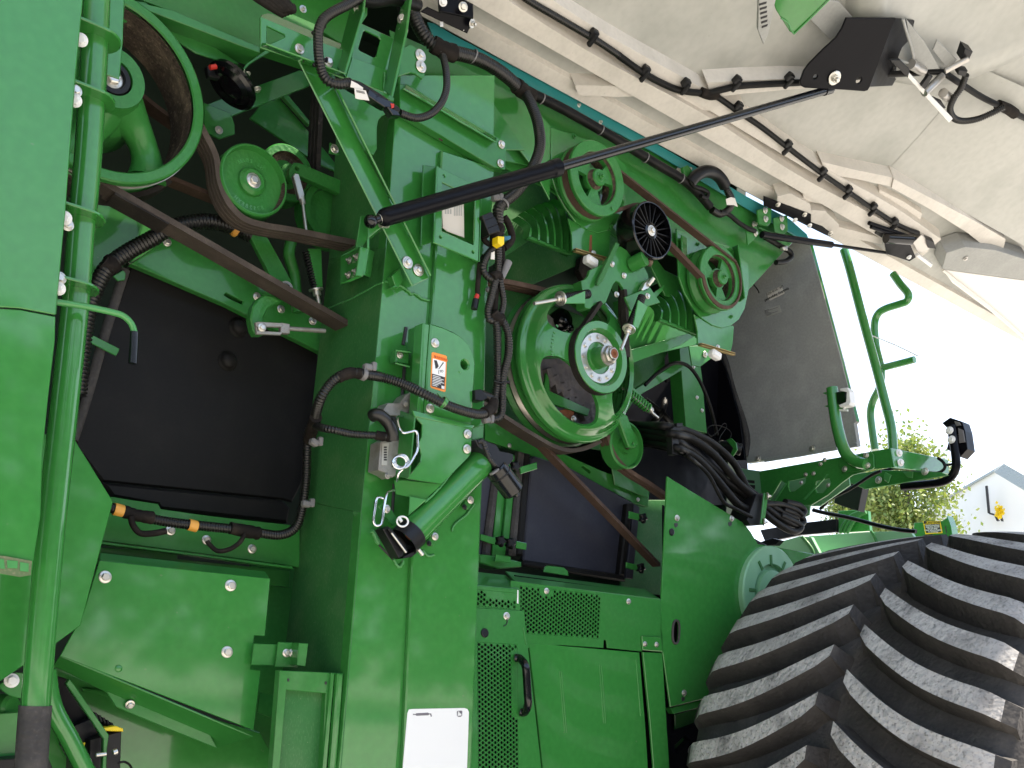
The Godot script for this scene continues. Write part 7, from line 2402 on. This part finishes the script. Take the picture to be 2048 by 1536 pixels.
	for q in [[946, 113, 0.035], [1083, 198, -0.06], [1201, 260, -0.06], [1291, 316, -0.06], [1362, 357, -0.06]]:
		m = Mb.new()
		lathe(m, Z(q[0], q[1], q[2]), Vector3(0.87, -0.12, 0), [[0.0135, -0.002], [0.0145, -0.0015], [0.0145, 0.0015], [0.0135, 0.002]] if q[0] > 1000 else [[0.016, -0.002], [0.017, -0.0015], [0.017, 0.0015], [0.016, 0.002]], 20)
		part(m, "tie_band", mats.grey_plastic, ml)
	# elbow and loop with its white tag
	m = Mb.new()
	tube(m, smooth(z3([1380, 366, -0.05, 1392, 352, -0.04, 1410, 343, -0.035, 1428, 346, -0.035, 1442, 358, -0.035, 1450, 372, -0.04], ), 5), 0.0175, 14)
	part(m, "elbow_hose", mats.plastic, ml, "fat black elbow above the looped cable")
	loom("loop_loom", z3([1448, 368, -0.04, 1456, 384, -0.04, 1462, 396, -0.045, 1464, 406, -0.05, 1456, 420, -0.055, 1440, 428, -0.06, 1424, 420, -0.06]), 0.0112, "", ml)
	pipe("loop_lead", "hose", zs([1378, 356, 1388, 372, 1404, 378, 1416, 386, 1412, 396, 1402, 392], -0.045), 0.0065, "", ml)
	m = Mb.new()
	facing(m, zs([1452, 398, 1462, 394, 1470, 396, 1476, 414, 1468, 410, 1454, 410], -0.03), 0.001)
	part(m, "paper_tag", mats.paper, ml)
	pipe("loop_lead", "hose", zs([1440, 424, 1456, 428, 1476, 444, 1496, 457, 1510, 462], -0.055), 0.0072, "", ml)
	m = Mb.new()
	facing(m, zs([1366, 334, 1376, 330, 1384, 340, 1382, 358, 1370, 352], -0.06), 0.01)
	part(m, "elbow_bracket", mats.green, ml)
	pipe("corner_lead", "hose", zs([1530, 474, 1550, 486, 1567, 496, 1580, 504, 1582, 514, 1570, 523, 1552, 525], -0.07), 0.0085, "", ml)
	clip(1566, 497, -0.06, 0.9, "steel", ml)
	# branch dropping behind the strut to the bundle beside the post
	var bl_ := loom("bundle_loom", z3([1050, 186, -0.01, 1064, 212, 0.03, 1076, 248, 0.06, 1080, 290, 0.08, 1070, 326, 0.09, 1052, 358, 0.10, 1030, 386, 0.10, 1008, 404, 0.10, 997, 418, 0.10, 996, 436, 0.10, 998, 470, 0.10]), 0.0132, "corrugated branch loom dropping behind the gas strut", null, 0.0064)
	m = Mb.new()
	lathe(m, Z(1006, 408, 0.10), Vector3(-0.6, -0.8, 0), [[0.0138, -0.003], [0.0148, -0.002], [0.0148, 0.002], [0.0138, 0.003]], 20)
	part(m, "tie_band", mats.grey_plastic, bl_)
	clip(991, 396, 0.10, 1.0, "grey_plastic", bl_)
	tape(zs([998, 452, 992, 478, 994, 494], 0.10), 0.0145, bl_)
	loom("bundle_loom", zs([994, 490, 974, 512, 966, 534, 972, 550, 985, 559, 992, 560], 0.095), 0.0088, "", bl_)
	loom("bundle_loom", zs([996, 492, 997, 520, 996, 545, 990, 565, 982, 596, 976, 622, 979, 640, 988, 638], 0.10), 0.0088, "", bl_)
	pipe("bundle_lead", "tape", zs([1003, 494, 1004, 520, 1000, 548, 994, 570, 990, 600, 990, 630], 0.09), 0.0075, "", bl_)
	loom("bundle_loom", zs([998, 546, 1002, 570, 1007, 600, 1004, 622, 998, 634], 0.10), 0.0075, "", bl_)
	tape(zs([984, 556, 994, 550, 1000, 560], 0.10), 0.0115, bl_)
	tape(zs([984, 626, 990, 634, 1002, 640], 0.10), 0.0145, bl_)
	loom("bundle_loom", zs([990, 640, 994, 660, 995, 697, 995, 755, 991, 790, 986, 815], 0.10), 0.0095, "left strand of the bundle beside the post", bl_)
	loom("bundle_loom", zs([1002, 638, 1011, 652, 1017, 675, 1017, 708, 1008, 745, 1005, 770, 1004, 814, 1000, 832, 988, 838, 976, 832], 0.105), 0.0095, "right strand of the bundle, bowing over the cup pulley", bl_)
	pipe("bundle_lead", "tape", zs([1008, 434, 1016, 446, 1022, 462, 1024, 476, 1018, 488, 1008, 496], 0.09), 0.0082, "", bl_)
	pipe("bundle_lead", "tape", zs([986, 492, 972, 484, 968, 476, 974, 470], 0.09), 0.0062, "", bl_)
	m = Mb.new()
	rod(m, Z(1003, 762, 0.105), Z(1018, 765, 0.105), 0.004)
	tube(m, zs([988, 762, 1000, 766, 1014, 764], 0.112), 0.0022, 6)
	part(m, "cable_tie", mats.plastic, bl_)
	for q in [[964, 431, 984, 423, 989, 434, 968, 442], [968, 441, 990, 433, 996, 448, 974, 458], [974, 457, 996, 448, 1001, 462, 979, 469]]:
		m = Mb.new()
		facing(m, zs(q, 0.125), 0.03)
		part(m, "connector_body", mats.plastic, bl_)
	m = Mb.new()
	facing(m, zs([996, 472, 1009, 473, 1009, 488, 1004, 492, 996, 486], 0.125), 0.02)
	part(m, "yellow_cap", mats.yellow, bl_, "bright yellow connector cap")
	m = Mb.new()
	facing(m, zs([1009, 472, 1022, 471, 1022, 477, 1017, 480, 1009, 480], 0.12), 0.015)
	part(m, "blue_plug", mats.blue, bl_)
	m = Mb.new()
	facing(m, zs([983, 505, 990, 502, 990, 519, 982, 518], 0.105), 0.002)
	part(m, "paper_tag", mats.paper, bl_)
	m = Mb.new()
	rod(m, Z(1017, 524, 0.105), Z(1004, 556, 0.105), 0.009, 10, 0.006)
	part(m, "grey_connector", mats.grey_plastic, bl_)
	pipe("bundle_lead", "tape", zs([968, 512, 960, 530, 957, 556, 955, 580, 957, 592], 0.085), 0.0058, "", bl_)
	m = Mb.new()
	rod(m, Z(955, 590, 0.085), Z(951, 600, 0.085), 0.0055, 8)
	part(m, "red_seal", mats.red, bl_)
	m = Mb.new()
	rod(m, Z(952, 599, 0.085), Z(948, 618, 0.085), 0.0075, 8)
	part(m, "loose_plug", mats.plastic, bl_, "loose plug hanging against the post")
	clip(978, 580, 0.08, 0.8, "grey_plastic", bl_)
	clip(972, 840, 0.13, 1.0, "grey_plastic", bl_)

# ---------------------------------------------------------------- decals
# coordinates on a flat label: u along its top edge, v down its side, both 0..1 over the quad of pixels
func label_quad(px: Array, z: float) -> Array:
	return [Z(px[0], px[1], z), Z(px[2], px[3], z), Z(px[6], px[7], z)]
func lq(m: Mb, o: Array, u0: float, v0: float, u1: float, v1: float, lift: float) -> void:
	var n := Vector3(0, 0, lift)
	var p := func(u: float, v: float) -> Vector3: return o[0] + (o[1] - o[0]) * u + (o[2] - o[0]) * v + n
	m.g = -1
	m.quad(p.call(u0, v1), p.call(u1, v1), p.call(u1, v0), p.call(u0, v0))
func lpoly(m: Mb, o: Array, uv: Array, lift: float) -> void:
	var pts := PackedVector3Array()
	for i in uv.size() / 2:
		pts.append(o[0] + (o[1] - o[0]) * uv[2 * i] + (o[2] - o[0]) * uv[2 * i + 1] + Vector3(0, 0, lift))
	slab(m, pts, Vector3(0, 0, 1), 0.0003, [], 0.0001)
func build_labels() -> void:
	# orange warning plate: triangle and WARNING, a hand meeting a blade, lines of small print on black
	var z := 0.1356
	var w := plate("warning_decal", "orange", [866, 704, 892, 711, 894, 714, 891.5, 782, 889, 784, 863, 776, 861, 773, 863.5, 706], z, 0.0006, "orange and white warning decal of a hand cut by a blade", [], combine.get_node("belt_guard"), 0.0002)
	var o := label_quad([864, 704, 894, 713, 891, 784, 860.5, 775], z)
	var m := Mb.new()
	lq(m, o, 0.07, 0.17, 0.93, 0.60, 0.0003)
	part(m, "decal_field", mats.white, w)
	m = Mb.new()
	lq(m, o, 0.07, 0.60, 0.93, 0.955, 0.0003)
	part(m, "decal_panel", mats.ink, w)
	m = Mb.new()
	for k in 7:
		lq(m, o, 0.11, 0.635 + k * 0.045, [0.62, 0.84, 0.74, 0.88, 0.66, 0.52, 0.44][k], 0.655 + k * 0.045, 0.0006)
	lq(m, o, 0.72, 0.86, 0.92, 0.945, 0.0006)
	part(m, "small_print", mats.white, w)
	m = Mb.new()
	lpoly(m, o, [0.14, 0.135, 0.20, 0.065, 0.26, 0.135], 0.0005)
	part(m, "alert_triangle", mats.ink, w)
	var r: Vector3 = o[1] - o[0]
	var u: Vector3 = o[0] - o[2]
	lettering("WARNING", o[0] + r * 0.60 - u * 0.105 + Vector3(0, 0, 0.0004), r, u, 0.0054, "dark_orange", w, "lettering", "Droid Sans", 800, 0.0003)
	m = Mb.new()
	lpoly(m, o, [0.15, 0.21, 0.33, 0.20, 0.47, 0.335, 0.46, 0.36, 0.40, 0.40, 0.37, 0.435, 0.33, 0.41, 0.30, 0.445, 0.26, 0.42, 0.24, 0.36], 0.0006)
	lpoly(m, o, [0.74, 0.20, 0.81, 0.205, 0.50, 0.43, 0.46, 0.425], 0.0006)
	for q in [[0.47, 0.46, 0.49, 0.555], [0.56, 0.44, 0.62, 0.50], [0.62, 0.43, 0.72, 0.49], [0.68, 0.42, 0.80, 0.45]]:
		lpoly(m, o, [q[0], q[1], q[0] + 0.045, q[1] - 0.004, q[2] + 0.03, q[3], q[2], q[3] + 0.006], 0.0006)
	part(m, "hand_pictogram", mats.ink, w)
	# white service decal at the foot of the post
	z = 0.0636
	var d := plate("service_decal", "white", [818, 1419, 824, 1418, 929, 1416, 935, 1418, 938, 1424, 932, 1600, 800, 1600, 815, 1426], z, 0.0006, "white service decal with a grease gun symbol and an emblem", [], combine.get_node("post_outer_sheet"), 0.0002)
	m = Mb.new()
	slab(m, zs([826, 1427.5, 831, 1428, 833, 1426.5, 856, 1425.2, 858.5, 1427, 862.5, 1427, 864, 1433, 861.5, 1433.4, 860.5, 1429, 858.3, 1428.8, 857, 1430.6, 833, 1431.6, 831, 1430, 826, 1430], z + 0.0004), Vector3(0, 0, 1), 0.0003, [], 0.0001)
	part(m, "grease_gun_symbol", mats.grey_ink, d)
	m = Mb.new()
	slab(m, zs([915.2, 1421.8, 923.2, 1421.2, 924.8, 1423, 924.2, 1431.5, 921, 1433.8, 917, 1433.8, 914, 1431.6, 913.8, 1424], z + 0.0004), Vector3(0, 0, 1), 0.0003, [], 0.0001)
	var em := part(m, "emblem", mats.grey_ink, d)
	m = Mb.new()
	slab(m, zs([916.5, 1423, 918, 1422.4, 918.6, 1425, 920.4, 1427, 922.6, 1427.6, 923.2, 1431, 921.4, 1429.8, 920, 1431.2, 917.2, 1431.4, 915.4, 1431.8, 916.2, 1428.6, 916, 1426], z + 0.0008), Vector3(0, 0, 1), 0.0003, [], 0.0001)
	part(m, "emblem_figure", mats.white, d)
	# two stickers on the grey door
	var x := 2.949
	var gd := combine.get_node("grey_door")
	var s := plate_x("quality_sticker", "paper", [1533, 588, 1535, 585, 1562.5, 571, 1569, 585, 1568, 587, 1541, 601, 1539, 600.5], x, 0.0008, "white sticker set upside down on the grey door", [], gd)
	var c0 := X(1569, 585, x - 0.0003)
	var right := (X(1539, 600.5, x) - X(1569, 585, x))
	var up := (X(1569, 585, x) - X(1562.5, 571, x))
	lettering("Quality Approval", X(1553.5, 589.2, x - 0.0012), right, up, 0.0098, "ink", s, "lettering", "Droid Sans", 700, 0.0003, 1.0)
	lettering("LM   WU8 W20", X(1549.5, 580.6, x - 0.0012), right, up, 0.0088, "ink", s, "lettering", "Droid Sans", 500, 0.0003, 0.95)
	var s2 := plate_x("parts_sticker", "grey_label", [1527, 620, 1558.5, 609.5, 1563.5, 624, 1532, 634.5], x, 0.0008, "pale grey printed sticker on the grey door", [], gd)
	for k in 7:
		var a := Vector2(1529, 621).lerp(Vector2(1533, 632), k / 6.5)
		var l: float = [9.0, 26.0, 6.0, 7.0, 10.0, 24.0, 9.0][k]
		plate_x("small_print", "grey_ink", [a.x, a.y, a.x + l, a.y - l * 0.333, a.x + l + 0.3, a.y - l * 0.333 + 0.7, a.x + 0.3, a.y + 0.7], x - 0.0010, 0.0003, "", [], s2)
	# small black data plate on the walkway and the caution sign
	var wb := combine.get_node("walkway_back")
	for q in [[1490, 959, 1509, 961, 1509, 967, 1490, 965], [1493, 969, 1510, 970, 1510, 978, 1493, 976]]:
		plate_x("data_plate", "ink", q, 2.79, 0.001, "", [], wb)
	x = 3.897
	var cp := combine.get_node("caution_post")
	var cs := plate_x("caution_sign", "yellow", [1845.5, 1042.5, 1880, 1041.5, 1885, 1066, 1850.5, 1068.5], x, 0.002, "yellow caution sign with small print", [], cp)
	plate_x("caution_panel", "ink", [1849, 1049, 1879, 1047.5, 1882, 1064.5, 1852, 1066], x - 0.001, 0.0008, "", [], cs)
	var cr_ := X(1880, 1041.5, x) - X(1845.5, 1042.5, x)
	lettering("▲CAUTION", X(1863.5, 1045.2, x - 0.0014), cr_, Vector3.UP, 0.0095, "ink", cs, "lettering", "Droid Sans", 800, 0.0003, 1.05)
	var lines := ["Avoid crushing", "injuries. Stand", "out of way.", "Clear when engine", "is running."]
	for k in 5:
		lettering(lines[k], X(1864.5 + k * 0.5, 1050.6 + k * 3.2, x - 0.002), cr_, Vector3.UP, 0.0066, "white", cs, "lettering", "Droid Sans", 700, 0.0003, 0.95)

# ---------------------------------------------------------------- trees and barn
func build_background() -> void:
	var a := Vector3(sin(deg_to_rad(39.4)), 0, -cos(deg_to_rad(39.4)))
	tree("broadleaf_tree", "pale sunlit broadleaf tree behind the handrails", far_point(1802, 1300, 27.0), 7.3, 1.25, 1)
	tree("broadleaf_tree", "lower pale tree seen between the grey door and the handrails", far_point(1722, 1300, 31.0), 7.4, 1.3, 2)
	added_tree_line()
	barn()
func far_point(px: float, py: float, dist: float) -> Vector3:
	var r := ray(px, py)
	r.y = 0
	var p := eye + r.normalized() * dist
	p.y = 0.6
	return p
func tree(called: String, label: String, at: Vector3, h: float, spread: float, sd: int) -> void:
	var t := thing(called, label, "tree", at, "trees beyond the yard")
	var r := RandomNumberGenerator.new()
	r.seed = sd * 101
	var m := Mb.new()
	tube(m, smooth(PackedVector3Array([Vector3.ZERO, Vector3(0.1, h * 0.25, 0), Vector3(0, h * 0.6, 0.1), Vector3(0.1, h * 0.9, 0)]), 4), 0.3, 10, _spread(PackedFloat32Array([0.32, 0.24, 0.14, 0.03]), 4))
	for k in 7:
		var an := r.randf() * TAU
		var y0 := h * r.randf_range(0.25, 0.6)
		var d := Vector3(cos(an), r.randf_range(0.4, 0.9), sin(an)) * spread * 0.6
		tube(m, PackedVector3Array([Vector3(0, y0, 0), Vector3(0, y0, 0) + d * 0.5 + Vector3(0, 0.1, 0), Vector3(0, y0, 0) + d]), 0.08, 6, PackedFloat32Array([0.10, 0.06, 0.015]))
	part(m, "trunk", mats.bark, t)
	var clumps := []
	for k in 46:
		var v := Vector3(r.randfn(), r.randfn(), r.randfn()).normalized()
		var y := h * 0.62 + v.y * h * 0.36
		var wr := spread * (0.55 + 0.45 * sqrt(maxf(0.0, 1.0 - v.y * v.y)))
		clumps.append([Vector3(v.x * wr * 0.8, y, v.z * wr * 0.8), r.randf_range(0.55, 1.15)])
	for side in 2:
		m = Mb.new()
		m.g = -1
		for c in clumps:
			for k in 260:
				var v: Vector3 = Vector3(r.randfn(), r.randfn(), r.randfn()) * 0.30 * float(c[1])
				var p: Vector3 = c[0] + v
				var s := r.randf_range(0.045, 0.085)
				var e := Vector3(r.randfn(), r.randfn(), r.randfn()).normalized()
				var f := e.cross(Vector3(r.randfn(), r.randfn(), r.randfn())).normalized()
				m.quad(p - e * s, p - f * s * 0.55, p + e * s, p + f * s * 0.55)
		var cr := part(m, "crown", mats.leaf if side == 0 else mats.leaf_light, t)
		cr.set_meta("kind", "stuff")
func barn() -> void:
	var dist := 30.0
	var c := far_point(1950, 1300, dist)
	var n := (eye - c)
	n.y = 0
	n = n.normalized().rotated(Vector3.UP, deg_to_rad(-18))
	var b := thing("barn", "white gabled barn at the right edge, washed out by the light", "barn", c)
	var m := Mb.new()
	var pts := pp([1858, 1017, 2009, 930, 2200, 1040, 2200, 1340, 1850, 1340], c, n)
	for i in pts.size():
		pts[i] -= c
	pts[3].y = 0.0
	pts[4].y = 0.0
	slab(m, pts, n, 6.0, [], 0.01)
	part(m, "wall", mats.barn_wall, b)
	var rf := pp([1988, 944, 2009, 927, 2220, 1048, 2220, 1084], c + n * 0.5, n)
	var corr := Vector3.ZERO
	for i in rf.size():
		rf[i] -= c
	m = Mb.new()
	slab(m, rf, n, 0.15, [], 0.01)
	var roof := part(m, "roof", mats.barn_roof, b)
	for k in 9:
		m = Mb.new()
		var t := (k + 0.5) / 9.0
		tube(m, PackedVector3Array([rf[0].lerp(rf[1], t) + n * 0.02, rf[3].lerp(rf[2], t) + n * 0.02]), 0.025, 6)
		part(m, "roof_rib", mats.barn_roof, roof)
	m = Mb.new()
	var rk := pp([1858, 1017, 1856, 1014, 2007, 927, 2010, 931], c + n * 0.1, n)
	for i in rk.size():
		rk[i] -= c
	slab(m, rk, n, 0.3, [], 0.01)
	part(m, "barge_board", mats.barn_roof, b)
	# the low wing to the left with a strip window
	m = Mb.new()
	var wg := pp([1738, 1036, 1860, 1020, 1860, 1340, 1738, 1340], c + n * 0.2, n)
	for i in wg.size():
		wg[i] -= c
	slab(m, wg, n, 4.0, [], 0.01)
	part(m, "low_wing", mats.barn_wall, b)
	m = Mb.new()
	var ev := pp([1738, 1030, 1796, 1024, 1796, 1034, 1738, 1040], c + n * 0.4, n)
	for i in ev.size():
		ev[i] -= c
	slab(m, ev, n, 0.3, [], 0.01)
	part(m, "eave", mats.barn_roof, b)
	for q in [[1796, 1024, 1805, 1023, 1806, 1033, 1797, 1034], [1810, 1023, 1860, 1018, 1861, 1028, 1811, 1032]]:
		m = Mb.new()
		var wn := pp(q, c + n * 0.35, n)
		for i in wn.size():
			wn[i] -= c
		slab(m, wn, n, 0.1, [], 0.01)
		part(m, "strip_window", mats.alloy, b)
	# dark bent strip and yellow patch hanging on the wall
	var hb := thing("wall_hanging", "dark bent strip with a yellow and green patch on the white barn wall", "wall ornament", c + n * 0.3)
	m = Mb.new()
	for q in [[1970, 972, 1974, 971, 1979, 1024, 1975, 1026], [1976, 1024, 1987, 1027, 1991, 1032, 1978, 1028], [1987, 1028, 1991, 1030, 1998, 1041, 1993, 1042], [1999, 1034, 2003, 1034, 2006, 1042, 2002, 1042]]:
		var wp := pp(q, c + n * 0.3, n)
		for i in wp.size():
			wp[i] -= c + n * 0.3
		slab(m, wp, n, 0.08, [], 0.005)
	part(m, "bent_strip", mats.ink, hb)
	m = Mb.new()
	m.g = -1
	var r := RandomNumberGenerator.new()
	r.seed = 5
	for k in 160:
		var p := on_plane(1999 + r.randfn() * 3.0, 1024 + r.randfn() * 5.0, c + n * 0.35, n) - (c + n * 0.3)
		var e := Vector3(r.randfn(), r.randfn(), r.randfn()).normalized() * 0.05
		var f := e.cross(n).normalized() * 0.04
		m.quad(p - e, p - f, p + e, p + f)
	part(m, "yellow_patch", mats.yellow, hb)

# unseen wood added behind the viewer so the glossy paint mirrors something dark
func added_tree_line() -> void:
	var r := RandomNumberGenerator.new()
	r.seed = 77
	var m := Mb.new()
	m.g = -1
	for k in 70:
		var a := deg_to_rad(lerpf(-78.0, 62.0, k / 69.0) + r.randf_range(-1.5, 1.5))
		var d := r.randf_range(17.0, 22.0)
		var h := r.randf_range(4.5, 8.0)
		var c := Vector3(sin(a) * d, 0.6, cos(a) * d)
		for j in 150:
			var v := Vector3(r.randfn() * 1.1, 0, r.randfn() * 1.1)
			var y := h * (0.08 + 0.92 * pow(r.randf(), 0.8))
			var p := c + v * (1.15 - y / h * 0.75) + Vector3(0, y, 0)
			var s := r.randf_range(0.20, 0.42)
			var e := Vector3(r.randfn(), r.randfn(), r.randfn()).normalized()
			var f := e.cross(Vector3(r.randfn(), r.randfn(), r.randfn())).normalized()
			m.quad(p - e * s, p - f * s * 0.7, p + e * s, p + f * s * 0.7)
	var o := part(m, "added_tree_line", mats.wood_leaf, self, "unseen dark line of trees added behind the viewer to deepen paint reflections")
	o.set_meta("category", "wood")
	o.set_meta("kind", "stuff")
